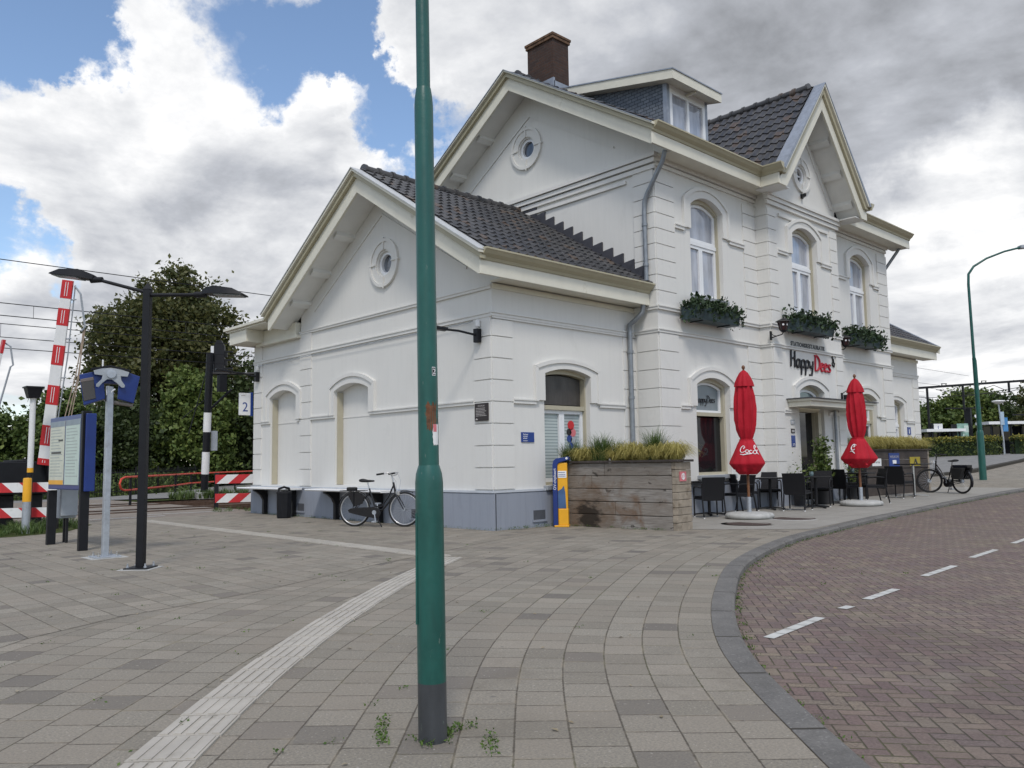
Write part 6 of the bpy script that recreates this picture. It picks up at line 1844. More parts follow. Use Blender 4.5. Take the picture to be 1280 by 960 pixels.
# ------------------------------------------------------------------ bicycles
def bicycle(label, loc, rz, style, tilt):
    """side view in local x (front at +x), z up"""
    t = thing('bicycle', label, 'bicycle', loc, rz)
    t.rotation_euler = (tilt, 0, rz)
    RW = .345; rear, frt = V(-.56, 0, RW), V(.52, 0, RW)
    rim = M['silver'] if style == 'dutch' else M['iron']
    sa = Vector((0, 1, 0))
    steer = 0 if style == 'dutch' else R(50)
    head = V(.28, 0, .88) if style == 'dutch' else V(.30, 0, .92)
    def wheel(c, ax, nm):
        m = MB(); m.torus(c, ax, RW - .02, .021, 44, 8); w = m.build('wheel', M['rubber'], t, smooth=80)
        m = MB(); m.torus(c, ax, RW - .045, .013, 40, 6); m.build('rim', rim, w, smooth=80)
        m = MB(); a = Vector(ax).normalized(); x = a.orthogonal().normalized(); y = a.cross(x)
        for k in range(28):
            th = 2 * math.pi * k / 28; d = x * math.cos(th) + y * math.sin(th); e = x * math.cos(th + .45 * (-1) ** k) + y * math.sin(th + .45 * (-1) ** k)
            m.tube([c + e * .03 + a * .025 * (-1) ** k, c + d * (RW - .05)], .0016, 3, caps=False)
        m.build('spokes', M['steel'], w)
        m = MB(); m.disc(c, ax, .032 if style == 'dutch' else .05, .09, 14); m.build('hub', M['steel'], w)
        return w
    wheel(rear, sa, 'rear')
    rotm = Matrix.Rotation(steer, 3, 'Z')
    hx = lambda p: Vector((head.x + .07, 0, 0)) + rotm @ (Vector(p) - Vector((head.x + .07, 0, 0)))
    fc = hx(frt); fa = rotm @ sa
    wheel(fc, fa, 'front')
    bb = V(-.08, 0, .29); seat_t = V(-.24, 0, .76); hb_ = V(.33, 0, .66); ht = head
    m = MB()
    m.tube([bb, bb.lerp(seat_t, 1)], .017, 10)
    if style == 'dutch':
        m.tube([hb_, V(.20, 0, .50), V(.05, 0, .34), bb], .021, 10); m.tube([ht - V(-.01, 0, .05), V(.18, 0, .60), V(.03, 0, .40), V(-.12, 0, .40)], .016, 10)
    else:
        m.tube([hb_ + V(-.01, 0, .06), V(.1, 0, .44), bb + V(.03, 0, .06)], .033, 10); m.tube([hb_ + V(-.03, 0, .16), V(.05, 0, .52), V(-.02, 0, .38)], .018, 8)
    m.tube([hb_, ht], .022, 10)
    for s in (-1, 1):
        m.tube([bb + V(0, s * .03, 0), rear + V(0, s * .06, 0)], .011, 8); m.tube([seat_t.lerp(bb, .15) + V(0, s * .02, 0), rear + V(0, s * .06, 0)], .009, 8)
    fr = m.build('frame', M['gloss'], t, smooth=50)
    m = MB()
    crown = hb_ + V(.02, 0, -.02)
    for s in (-1, 1):
        m.tube([hx(crown + V(0, s * .05, 0)), hx(crown.lerp(frt, .6) + V(.0, s * .055, 0)), hx(frt + V(0, s * .055, 0))], [.015, .013, .010], 8)
    m.tube([hx(crown + V(0, -.06, 0)), hx(crown + V(0, .06, 0))], .016, 8); m.tube([hb_, crown], .02, 8)
    m.build('fork', M['gloss'], t, smooth=50)
    m = MB(); st = ht + V(-.03, 0, .12)
    m.tube([ht, st], .014, 8)
    for s in (-1, 1):
        m.tube([hx(st), hx(st + V(.05, s * .12, .03)), hx(st + V(.03, s * .25, .07)), hx(st + V(-.12, s * .29, .05))], .011, 8)
    h = m.build('handlebar', M['chrome'] if style == 'dutch' else M['iron'], t, smooth=50)
    for s in (-1, 1):
        m = MB(); m.tube([hx(st + V(-.05, s * .275, .06)), hx(st + V(-.20, s * .30, .04))], .019, 8); m.build('grip', M['rubber'], h, smooth=50)
    m = MB(); m.tube([hx(st + V(.03, .2, .06)), hx(st + V(.14, .12, -.08)), hx(crown + V(.02, .05, .0))], .004, 5); m.tube([hx(st + V(.03, -.2, .06)), hx(st + V(.13, -.10, -.10)), hx(crown + V(.02, -.05, .0))], .004, 5); m.build('brake_cable', M['steel'], h)
    m = MB(); m.tube([seat_t, seat_t + V(-.035, 0, .12)], .013, 8); m.build('seat_post', M['chrome'], t, smooth=50)
    sz = seat_t + V(-.04, 0, .15)
    m = MB()
    prof = [(-.15, .085, .05), (-.10, .105, .062), (0, .085, .045), (.07, .045, .038), (.13, .025, .03), (.15, .015, .02)]
    vs, fs = [], []
    for dx, w_, hh in prof:
        for k in range(10):
            th = 2 * math.pi * k / 10; vs.append(sz + V(dx, w_ * math.cos(th), (hh * .6) * math.sin(th) + (.012 if dx < -.05 else 0)))
    for i in range(len(prof) - 1):
        for k in range(10): fs.append((i * 10 + k, i * 10 + (k + 1) % 10, i * 10 + 10 + (k + 1) % 10, i * 10 + 10 + k))
    fs += [tuple(range(9, -1, -1)), tuple(range(50, 60))]
    m.add(vs, fs); m.build('saddle', M['rubber'], t, smooth=60)
    def guard(c, a0, a1, w_, name, tr=lambda p: p):
        m = MB(); vs, fs = [], []; n = 22
        for i in range(n + 1):
            a = a0 + (a1 - a0) * i / n; d = V(math.cos(a), 0, math.sin(a))
            for q, o in ((-1, -.006), (0, .006), (1, -.006)): vs.append(tr(c + d * (RW + .028 + o) + V(0, q * w_, 0)))
        for i in range(n):
            for k in (0, 1): p = i * 3 + k; fs.append((p, p + 1, p + 4, p + 3))
        m.add(vs, fs); return m.build(name, M['gloss'], t, smooth=60, recalc=False)
    guard(rear, R(15), R(205), .028, 'mudguard')
    guard(frt, R(35), R(185), .028, 'mudguard', hx) if style != 'dutch' else guard(frt, R(60), R(150), .02, 'mudguard', hx)
    m = MB()
    if style == 'dutch':
        P = [(bb.x + .13, .29), (bb.x + .09, .37), (bb.x, .40), (-.45, .385), (-.60, .37), (-.66, .33), (-.62, .28), (-.3, .21), (bb.x, .175), (bb.x + .09, .20)]
        m.prism(Fr((0, -.075, 0), (1, 0, 0), (0, 0, 1), (0, -1, 0)), P, 0, .045)
    else:
        m.prism(Fr((0, -.06, 0), (1, 0, 0), (0, 0, 1), (0, -1, 0)), circ(bb.x + .02, .29, .115, 20), -.10, .04); m.tube([bb + V(-.05, -.06, .06), rear + V(0, -.07, .03)], .02, 8); m.tube([bb + V(-.05, -.06, -.05), rear + V(0, -.07, -.03)], .012, 8)
    m.build('chain_case' if style == 'dutch' else 'motor_unit', M['gloss'], t, bevel=.006)
    m = MB(); m.tube([bb + V(0, -.11, 0), bb + V(.03, -.13, -.165)], .012, 8); m.box((bb.x - .02, -.21, .10), (bb.x + .08, -.12, .13)); m.disc(bb + V(0, -.122, 0), (0, 1, 0), .045, .012, 14); m.build('crank', M['steel'], t)
    m = MB(); m.tube([bb + V(0, .06, 0), bb + V(-.03, .09, .165)], .012, 8); m.box((bb.x - .08, .09, .44), (bb.x + .02, .18, .47)); m.build('crank', M['steel'], t)
    m = MB(); m.tube([bb + V(-.03, -.04, -.03), V(.10, -.16, .015)], .011, 8); m.build('kickstand', M['iron'], t)
    m = MB()
    for s in (-1, 1):
        m.tube([rear + V(0, s * .07, 0), V(-.56, s * .07, .72)], .008, 6); m.tube([V(-.30, s * .07, .72), V(-.85, s * .07, .72)], .009, 6)
    for x in (-.4, -.55, -.7, -.85): m.tube([V(x, -.07, .72), V(x, .07, .72)], .008, 6)
    m.build('luggage_rack', M['iron'], t)
    if style == 'dutch':
        m = MB(); m.prism(Fr((0, -.045, 0), (1, 0, 0), (0, 0, 1), (0, -1, 0)), [(-.56, .40), (-.70, .66), (-.62, .70), (-.45, .70), (-.34, .60), (-.36, .46)], 0, .006); m.build('coat_guard', M['gloss'], t)
        m = MB(); m.box((-.72, -.06, .725), (-.52, .06, .79)); m.build('folded_bag', M['rubber'], t, bevel=.02)
        m = MB(); m.box((.34, -.04, .62), (.43, .04, .70)); m.build('front_lamp', M['chrome'], t, bevel=.01)
    else:
        for s in (-1, 1):
            m = MB(); m.hexa([(x, s * y, z) for z, x0, x1 in ((.40, -.66, -.42), (.72, -.80, -.36)) for x, y in ((x0, .08), (x1, .08), (x1, .19), (x0, .19))]); m.build('pannier', M['rubber'], t, bevel=.02)
        m = MB(); m.box((-.86, -.09, .725), (-.34, .09, .80)); m.build('battery', M['gloss'], t, bevel=.015)
        m = MB(); m.box((.36, -.05, .84), (.44, .05, .92)); m.build('front_lamp', M['txtwhite'], t, bevel=.01)
    return t
bicycle('black step-through town bicycle standing along the gable wall', (-.70, 2.62, 0), math.atan2(-.88, .55) * 1.0, 'dutch', 0)
bicycle('black electric bicycle with panniers parked before the far planter', (14.98, -2.58, g(15)), math.atan2(.95, .45), 'e', 0)
# ------------------------------------------------------------------ vegetation
def crown_points(lobes, nclump, per, cr, seed, flat=.75, hollow=.45):
    """leaf clumps scattered through the outer part of a few lobes, with gaps between the clumps"""
    rng = np.random.default_rng(seed)
    L_ = np.array(lobes); vol = L_[:, 3] * L_[:, 4] * L_[:, 5]; pr_ = vol / vol.sum()
    idx = rng.choice(len(L_), nclump, p=pr_)
    d = rng.normal(size=(nclump, 3)); d /= np.linalg.norm(d, axis=1, keepdims=True)
    r = (hollow + (1 - hollow) * rng.random((nclump, 1)) ** .55) * (1 + .09 * rng.normal(size=(nclump, 1)).clip(-2, 1.6))
    cen = L_[idx, :3] + d * r * L_[idx, 3:]
    sz = cr * rng.uniform(.4, 1.45, (nclump, 1))
    pts = np.repeat(cen, per, 0); s = np.repeat(sz, per, 0)
    o = rng.normal(size=pts.shape).clip(-2, 2) * .5
    o[:, 2] *= flat
    return pts + o * s, cen
def tree(name, label, base, lobes, nclump, per, cr, leaf, mat, seed, trunk_r=.2, cat='tree', grp=None, limbs=14, trunk_h=None, up=.5):
    t = thing(name, label, cat, base, 0, grp)
    pts, cen = crown_points(lobes, nclump, per, cr, seed)
    pts = pts[pts[:, 2] > .05]
    leafcloud('crown', pts, leaf, mat, t, up, .62, np.random.default_rng(seed + 1))
    top = trunk_h or max(l[2] for l in lobes)
    m = MB(); rr = random.Random(seed)
    mid = V(rr.uniform(-.2, .2), rr.uniform(-.2, .2), top * .5)
    m.tube([(0, 0, -.3), (0, 0, .2), mid * .6, mid, (mid.x * 1.5, mid.y * 1.5, top)], [trunk_r * 1.3, trunk_r, trunk_r * .85, trunk_r * .7, trunk_r * .25], 10)
    rn = np.random.default_rng(seed + 2)
    for c in cen[rn.choice(len(cen), min(limbs, len(cen)), replace=False)]:
        c = V(*c); z0 = max(.3, min(c.z * .55, top * .8)); p0 = V(mid.x, mid.y, z0)
        m.tube([p0, p0.lerp(c, .5) + V(0, 0, .15), c], [trunk_r * .45, trunk_r * .28, trunk_r * .10], 6)
    m.build('trunk', M['bark'], t, smooth=60)
    return t
E_ = V(.727, -.687, 0)
def lat(a, z, *r): return (E_.x * a, E_.y * a, z, *r)
tree('maple_tree', 'large bronze-green maple rising behind the level crossing', (9.6, 42.0, 0),
     [lat(0, 8.6, 3.5, 3.3, 4.0), lat(-2.9, 9.2, 2.2, 2.2, 2.5), lat(2.9, 9.4, 2.2, 2.2, 2.5), lat(.4, 11.8, 2.5, 2.3, 2.3), lat(-3.4, 5.8, 2.2, 2.2, 2.4), lat(3.6, 5.6, 2.4, 2.4, 2.8), lat(0, 5.2, 3.6, 3.4, 2.8)], 640, 85, .95, .27, M['leaf_maple'], 21, .34, limbs=26)
tree('maple_tree', 'dark tree half hidden by the back corner of the station', (14.2, 36.5, 0),
     [(0, 0, 4.6, 2.6, 2.6, 3.6), (-1.2, .8, 3.0, 1.8, 1.8, 2.4)], 190, 90, .9, .26, M['leaf_dark'], 22, .22)
tree('bush', 'light green leafy bush in front of the large maple', (9.3, 36.4, 0),
     [lat(0, 3.0, 1.6, 1.5, 2.6), lat(-.6, 5.4, 1.3, 1.3, 1.8), lat(1.1, 3.4, 1.2, 1.2, 2.4), lat(-1.4, 2.6, 1.3, 1.3, 2.2), lat(.6, 5.0, 1.1, 1.1, 1.7)], 230, 85, .62, .25, M['leaf_light'], 23, .10, 'bush', None, 8, 4.0)
tree('bush', 'dark green bush left of the light green one', (6.4, 38.4, 0),
     [lat(0, 2.8, 1.9, 1.9, 2.7), lat(-1.4, 2.6, 1.5, 1.5, 2.4), lat(1.3, 2.2, 1.6, 1.6, 2.2)], 200, 85, .7, .25, M['leaf_dark'], 24, .10, 'bush', None, 8, 3.0)
for k, (bx, by, w_, h_, mt, lab) in enumerate(((1.9, 36.5, 1.7, 5.2, 'leaf_mid', 'loose mid green tree behind the crossing boom'), (-.6, 38.5, 2.2, 4.4, 'leaf_mid', 'low mid green tree at the left edge of the photo'), (-2.6, 37.0, 2.0, 3.2, 'leaf_light', 'pale green shrub below the second boom at the left edge'),
                                               (4.4, 39.5, 1.8, 4.6, 'leaf_dark', 'dark tree behind the departure display'), (-4.0, 41.0, 2.6, 4.6, 'leaf_dark', 'dark tree just outside the left edge'), (12.0, 38.0, 1.6, 3.6, 'leaf_mid', 'mid green bush behind the signal post'))):
    tree('bush' if h_ < 3.5 else 'tree', lab, (bx, by, 0), [(0, 0, h_ * .52, w_, w_, h_ * .46), (w_ * .4, -.4, h_ * .72, w_ * .55, w_ * .55, h_ * .30), (-w_ * .5, .3, h_ * .4, w_ * .6, w_ * .6, h_ * .34)], 130, 85, .62, .24, M[mt], 40 + k, .09, 'bush' if h_ < 3.5 else 'tree', None, 6, h_ * .7)
# undergrowth and long verge grass along the fence
p = np.empty((9000, 3)); tt = RNG.random(9000)
px_ = np.interp(tt, [0, .35, .5, 1], [-14, 0, 3.5, 16]); py_ = np.interp(tt, [0, .35, .5, 1], [27.4, 27.9, 29.9, 43])
p[:, 0] = px_ + RNG.normal(0, .5, 9000); p[:, 1] = py_ + RNG.normal(.5, .7, 9000); p[:, 2] = RNG.random(9000) ** 1.5 * 1.0
tag(leafcloud('undergrowth', p, .22, M['leaf_mid'], None, .2, .35), kind='stuff')
sel = [(x, y, 0, RNG.uniform(.6, 1.2)) for x, y in zip(RNG.uniform(-9, -4.6, 260), RNG.uniform(6.6, 9.8, 260)) if y > 6.4 + .6 * max(0, x + 6.3) and y > 6.3 - .65 * (x + 6.35)]
sel += [(x, y, -.1, RNG.uniform(.5, 1.1)) for x, y in zip(RNG.uniform(-.4, 3.2, 60), RNG.uniform(10.3, 12.2, 60))]
for o in blades('verge_grass', None, .22, [(M['blade_green'], sel)], None, .18, 22, .016): tag(o, kind='stuff')
sel = [(x, y, 0, RNG.uniform(.6, 1.3)) for x, y in zip(RNG.uniform(2.2, 5.6, 60), RNG.uniform(20.6, 22.3, 60))]
for o in blades('trackside_weeds', None, .4, [(M['blade_green'], sel)], None, .3, 20, .03): tag(o, kind='stuff')
# weeds in the joints of the pavement, thickest round the foot of the lamp post and along the walls
wp = []
def tuft(x, y, n, r, h=.03):
    for _ in range(n):
        a = RNG.uniform(0, 6.28); q = r * RNG.random() ** .6
        wp.append((x + q * math.cos(a), y + q * math.sin(a), g(x) + RNG.random() * h))
for x, y, n in ((-7.70, -8.24, 60), (-7.66, -8.21, 50), (-7.85, -8.29, 30), (-7.62, -8.20, 40), (-7.57, -8.21, 27), (-7.52, -8.22, 18), (-7.83, -8.17, 15), (-7.76, -7.83, 20), (-7.82, -7.90, 27), (-7.87, -7.97, 31), (-7.93, -8.05, 36), (-7.97, -8.12, 27), (-7.56, -8.40, 20), (-7.61, -8.45, 27), (-7.66, -8.50, 24), (-7.71, -8.56, 18), (-7.76, -8.34, 11), (-8.35, -7.9, 9), (-8.5, -7.2, 8), (-8.85, -7.95, 8)): tuft(x, y, n, .038)
for _ in range(120):
    x, y = RNG.uniform(-9, -1), RNG.uniform(-8, 6); tuft(x, y, int(RNG.integers(3, 14)), .05, .015)
for k in range(150):
    y = RNG.uniform(-.2, 9.6); tuft(-.07 - abs(RNG.normal(0, .04)), y, int(RNG.integers(3, 16)), .06, .05)
for k in range(60):
    x = RNG.uniform(0, 1.7); tuft(x, -.08 - abs(RNG.normal(0, .04)), int(RNG.integers(3, 16)), .06, .06)
for k in range(60):
    f = RNG.random(); tuft(1.58 + f * .25, -.15 - f * 2.5, int(RNG.integers(3, 14)), .07, .04)
for k in range(1300):
    i = int(RNG.integers(0, len(KL))); c_ = KL[i] - KN[i] * (KW + .03); wp.extend([(c_.x + RNG.normal(0, .03), c_.y + RNG.normal(0, .03), g(c_.x) - .07 + RNG.random() * .02) for _ in range(int(RNG.integers(2, 9)))])
tag(leafcloud('pavement_weeds', wp, .017, M['weed'], None, .4, .5), kind='stuff')
# fallen leaves and grit
lp_ = np.empty((260, 3)); lp_[:, 0] = RNG.uniform(-9.5, 6, 260); lp_[:, 1] = RNG.uniform(-9, 8, 260); lp_[:, 2] = .006
nn_ = np.tile(np.array([[0, 0, 3.0]]), (260, 1))
M['litterleaf'] = leafmat('dry_leaf_litter', (.20, .15, .08), (.34, .29, .20), .0)
tag(leafcloud('leaf_litter', lp_, .035, M['litterleaf'], None, .5, .5, normals=nn_), kind='stuff')

# shrub and pot at the entrance, small pot plants
t = thing('potted_shrub', 'leafy green shrub in a dark pot beside the entrance door', 'shrub', (9.75, -1.50, g(9.8)))
MB().lathe([(.17, 0), (.20, .02), (.24, .42), (.26, .45), (.22, .46)], n=24).build('pot', M['terracotta'], t, smooth=50)
pts, cen = crown_points([(0, 0, .95, .22, .22, .45), (.05, 0, 1.35, .16, .16, .3)], 60, 22, .14, 5, 1.0, .2)
leafcloud('foliage', pts, .085, M['leaf_mid'], t, .3, .55)
m = MB(); m.tube([(0, 0, .4), (.02, 0, .9), (.04, 0, 1.4)], [.018, .014, .006], 6)
for c in cen[:14]: m.tube([(0, 0, .6), tuple(c)], .006, 4)
m.build('stem', M['bark'], t)
for x, y, h, lab in ((8.95, -1.28, .7, 'small grey-green pot plant left of the entrance shrub'), (11.75, -1.32, .55, 'small pot plant against the wall right of the entrance')):
    t = thing('potted_plant', lab, 'plant', (x, y, g(x)))
    MB().lathe([(.12, 0), (.16, .38), (.17, .4)], n=20).build('pot', M['terracotta'], t, smooth=50)
    p = RNG.normal(0, .13, (240, 3)); p[:, 2] = .45 + abs(p[:, 2]) * 2.2; leafcloud('foliage', p, .06, M['leaf_light'], t, .3)

# ------------------------------------------------------------------ far right: hedges, station shelter, gantry, trees
def hedge(label, pts, w_, h, gap=0):
    x0, y0 = pts[0]
    t = thing('hedge', label, 'hedge', (x0, y0, g(x0)))
    P3, tips = [], []
    for (a, b) in zip(pts, pts[1:]):
        a, b = np.array(a), np.array(b); L_ = np.linalg.norm(b - a); d = (b - a) / L_; n_ = np.array([-d[1], d[0]])
        k = int(L_ * 900); f = RNG.random(k); o = RNG.uniform(-w_ / 2, w_ / 2, k); z = RNG.random(k) * h
        sh = RNG.random(k); o = np.where(sh < .45, np.sign(o) * (w_ / 2 + RNG.normal(0, .05, k)), o); z = np.where(sh > .6, h + RNG.normal(0, .05, k), z)
        q = a + np.outer(f * L_, d) + np.outer(o, n_)
        zz = np.array([g(v) for v in q[:, 0]]) - g(x0) + z
        P3.append(np.column_stack([q[:, 0] - x0, q[:, 1] - y0, zz]))
        m_ = z > h - .24
        tips.append(P3[-1][m_ & (RNG.random(k) < .8)] + np.array([0, 0, .05]))
    leafcloud('foliage', np.vstack(P3), .13, M['leaf_hedge'], t, .3)
    leafcloud('yellow_tips', np.vstack(tips), .12, M['leaf_gold'], t, .5)
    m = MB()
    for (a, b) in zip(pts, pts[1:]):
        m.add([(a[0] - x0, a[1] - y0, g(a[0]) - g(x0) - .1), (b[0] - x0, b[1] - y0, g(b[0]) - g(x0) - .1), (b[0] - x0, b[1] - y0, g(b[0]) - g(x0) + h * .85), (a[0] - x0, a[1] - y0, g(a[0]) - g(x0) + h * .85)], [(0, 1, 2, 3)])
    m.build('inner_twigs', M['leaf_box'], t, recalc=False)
hedge('long clipped hedge with yellow tips beyond the far planter', [(39.5, 11.0), (43.2, 7.4), (45.8, 5.0)], 1.0, 1.12)
hedge('second clipped hedge with yellow tips at the right edge of the photo', [(46.6, 4.3), (51, .5), (56, -3)], 1.0, 1.12)

ga = V(52.6, 11.9, 0); gd = (V(58.0, 6.6, 0) - V(52.4, 12.0, 0)).normalized()
t = thing('overhead_gantry', 'dark steel overhead line gantry spanning the tracks far right', 'gantry', (52.4, 12.0, g(52)))
m = MB(); m.bar(gd * -2.5 + V(0, 0, 4.85), gd * 12 + V(0, 0, 5.62), .16, .16); m.build('beam', M['iron'], t)
for s, zt_, zb in ((.75, 4.95, 1.6), (3.35, 5.08, 3.3), (6.7, 5.28, 4.55)):
    m = MB(); m.bar(gd * s + V(0, 0, zb if s > .8 else -.1), gd * s + V(0, 0, zt_), .13, .13)
    m.bar(gd * (s - .15) + V(0, 0, zt_ - .7), gd * (s + .15) + V(0, 0, zt_ - .7), .12, .06); m.build('drop_post', M['iron'], t)
m = MB()
for a, za, b, zb in ((-2, 4.6, .75, 4.25), (.75, 4.25, 3.35, 4.4), (3.35, 4.4, 6.7, 4.6), (6.7, 4.6, 9, 5.2), (1.4, 4.85, 3.2, 4.5), (3.6, 4.45, 5.6, 5.1), (5.6, 5.1, 6.6, 4.65), (3.4, 4.3, 8, 5.0)): m.tube([gd * a + V(0, 0, za), gd * b + V(0, 0, zb)], .022, 5)
m.build('wire_stay', M['iron'], t)
m = MB()
for s in (2.0, 4.9):
    z = 4.99 + .053 * s + .06; m.bar(gd * (s - .2) + V(0, 0, z + .12), gd * (s + .2) + V(0, 0, z + .12), .05, .05); m.bar(gd * (s - .15) + V(0, 0, z - .1), gd * (s - .15) + V(0, 0, z + .12), .05, .05); m.bar(gd * (s + .15) + V(0, 0, z - .1), gd * (s + .15) + V(0, 0, z + .12), .05, .05)
m.build('insulator', M['iron'], t)
for (x, y, h, lab) in ((55.3, 9.6, 3.45, 'dark catenary mast with a cross arm in front of the far trees'), (58.6, 6.2, 2.9, 'dark mast with a cross arm at the right edge of the photo')):
    t = thing('catenary_mast', lab, 'mast', (x, y, g(x)))
    m = MB(); m.bar((0, 0, -.1), (0, 0, h), .42, .35); m.build('mast', M['black'], t)
    m = MB(); m.bar(gd * -1.6 + V(0, 0, h + .03), gd * 1.1 + V(0, 0, h + .03), .10, .09); m.bar(gd * -.3 + V(0, 0, h * .7), gd * .2 + V(0, 0, h * .7), .1, .2); m.build('cross_arm', M['iron'], t)
    m = MB(); m.disc(gd * .35 + V(-.3, -.3, h - .6), (-.7, -.7, 0), .12, .1, 12); m.build('lamp', M['txtwhite'], t)
def shelter(label, a, L_, h):
    t = thing('platform_shelter', label, 'shelter', (*a, g(a[0])))
    F = Fr((0, 0, 0), gd, (0, 0, 1), (-gd.y * -1 * -1, gd.x * -1, 0))
    w = V(-gd.y, gd.x, 0); w = -w if w.x > 0 else w
    F = Fr((0, 0, 0), gd, (0, 0, 1), w)
    m = MB(); m.fbox(F, -.2, L_ + .2, h, h + .20, -1.5, .3); m.build('roof', M['whitep'], t)
    for u in np.linspace(.1, L_ - .1, 4):
        m = MB(); m.fbox(F, u - .05, u + .05, -.1, h, -1.2, -1.1); m.fbox(F, u - .05, u + .05, -.1, h, -.05, .05); m.build('post', M['black'], t)
    m = MB(); m.fbox(F, .0, L_, .1, h - .1, -1.25, -1.22); m.build('glass_wall', M['glass_dark'], t)
shelter('low dark shelter with a white roof edge on the near side of the platform', (52.9, 11.6), 2.4, 1.78)
shelter('dark shelter with a white roof edge on the right', (56.2, 8.5), 4.5, 2.25)
Fg = lambda x, y: Fr((0, 0, 0), gd, (0, 0, 1), V(gd.y, -gd.x, 0) if gd.y < 0 and V(gd.y, -gd.x, 0).x < 0 else V(-gd.y, gd.x, 0))
F = Fg(0, 0)
t = thing('platform_sign', 'white square platform sign with blue number beside the far shelter', 'sign', (53.0, 11.3, g(53)))
m = MB(); m.fbox(F, -.06, .06, -.1, 2.4, -.1, 0); m.build('post', M['black'], t)
m = MB(); m.fbox(F, .1, .72, 1.75, 2.35, .0, .05); pn = m.build('sign_panel', M['whitep'], t)
text_mesh('number', '1', .5, F, .40, 1.86, .052, M['bluesign'], pn, 'CENTER', .002)
t = thing('information_board', 'green glazed information board beside the far shelter', 'board', (54.6, 10.2, g(54)))
m = MB(); m.fbox(F, 0, .85, .3, 2.35, 0, .08); pn = m.build('board_panel', pm('green_white_map', (.22, .36, .30), .4, var=.35, scale=3), t)
m = MB(); m.fbox(F, .5, .82, 1.7, 2.2, .081, .09); m.prism(F, [(.1, .5), (.2, .5), (.5, 1.6), (.4, 1.6)], .081, .09); m.build('map_patch', M['paper'], pn)
m = MB(); m.fbox(F, -.35, -.05, -.1, 2.3, -.1, .08); m.build('side_post', M['black'], t)
t = thing('signal_lamp', 'small stack of white discs at the far corner of the station', 'signal', (52.2, 12.35, g(52)))
m = MB(); m.bar((0, 0, -.1), (0, 0, 2.6), .5, .2); m.build('post', M['black'], t)
m = MB()
for z in (1.55, 2.0, 2.45): m.prism(F, circ(0, z, .17, 14), .12, .2)
m.build('white_disc', M['txtwhite'], t)
# street lamp and bus stop in the gap of the hedge
t = thing('street_lamp', 'slim grey lamp post with a disc lamp in the gap between the hedges', 'street lamp', (46.0, 4.75, g(46)))
m = MB(); m.tube([(0, 0, -.1), (0, 0, 1.0), (-.1, .1, 3.2)], [.07, .06, .04], 12); m.build('post', M['steel'], t, smooth=50)
m = MB(); m.lathe([(.06, -.12), (.30, 0), (.36, .06), (.34, .10), (.2, .13), (0, .14)], (-.1, .1, 3.28), 20); m.build('lamp_head', M['whitep'], t, smooth=50)
t = thing('bus_stop_sign', 'blue bus stop flag on the slim grey lamp post', 'sign', (46.0, 4.75, g(46) + 1.6))
m = MB(); m.fbox(F, .02, .32, -.1, .75, .0, .04); m.build('flag', pm('light_blue_flag', (.06, .22, .46), .4), t)
m = MB(); m.fbox(F, -.12, .10, .3, 1.1, .05, .08); m.build('side_panel', pm('pale_blue_panel', (.35, .45, .55), .4), t)
for k, (x, y, w_, h_, mt, lab) in enumerate(((79, 24, 4.0, 5.3, 'leaf_mid', 'broad mid green tree just right of the station corner'), (80.5, 20.5, 4.2, 5.6, 'leaf_mid', 'broad green tree behind the far catenary mast'), (81.5, 18.2, 2.6, 7.0, 'leaf_light', 'taller pale green tree behind the gantry'),
                                              (84, 16.6, 3.4, 6.4, 'leaf_dark', 'dark green tree behind the tall lamp post'), (87, 12.5, 3.6, 5.4, 'leaf_dark', 'dark low tree behind the right shelter'), (72, 8.2, 2.0, 7.0, 'leaf_maple', 'bronze tree with an open crown at the right edge'), (92, 8, 4.5, 6, 'leaf_mid', 'green tree just outside the right edge'), (75, 29, 4.5, 6.0, 'leaf_dark', 'dark tree hidden mostly by the station'))):
    tree('tree', lab, (x, y, g(x)), [(0, 0, h_ * .5, w_, w_, h_ * .45), (w_ * .45, -w_ * .3, h_ * .62, w_ * .6, w_ * .6, h_ * .34), (-w_ * .5, w_ * .4, h_ * .5, w_ * .65, w_ * .65, h_ * .36)], 150, 80, .9, .36, M[mt], 70 + k, .18, 'tree', 'trees beyond the platform', 6, h_ * .7)
p = np.empty((9000, 3)); p[:, 0] = RNG.uniform(66, 96, 9000); p[:, 1] = 34 - (p[:, 0] - 66) * .85 + RNG.normal(4, 3.0, 9000); p[:, 2] = 1.15 + RNG.random(9000) ** 1.3 * 2.6
tag(leafcloud('far_undergrowth', p, .42, M['leaf_dark'], None, .3), kind='stuff')
BLOBS = [((.398, .811, .429), 1, 6.5, -.26), ((.45, .775, .445), 1, 6, -.22), ((.505, .745, .435), 1, 5, -.20), ((.515, .757, .40), 1, 3.5, -.18), ((.595, .71, .365), 1, 6, -.26), ((.21, .872, .455), 1, 5, -.22), ((.25, .875, .425), 1, 4, -.16),
         ((.19, .95, .245), 1, 5.5, -.26), ((.21, .955, .205), 1, 4, -.16), ((.525, .78, .335), .5, 3.2, -.34), ((.40, .872, .27), .3, 2.2, -.2), ((.15, .91, .40), 1, 6, -.2), ((.36, .865, .335), 4, 12, .26), ((.47, .80, .355), 2, 7, .16), ((.27, .92, .25), 4, 14, .18), ((.44, .87, .22), 3, 14, .2), ((.57, .67, .48), 2, 6.5, .20), ((.16, .92, .36), 2, 8, .15),
         ((.84, .36, .40), 18, 36, .40), ((.95, .25, .10), 10, 30, .3)]
SHADES = [((.86, .28, .47), 6, 24, -.24), ((.925, .26, .27), 1, 7, .32), ((.94, .30, .16), 3, 12, .22), ((.36, .865, .37), 4, 13, .05), ((.46, .80, .39), 1, 6, .08), ((.72, .52, .47), 4, 16, -.13)]
CLOUD = .90
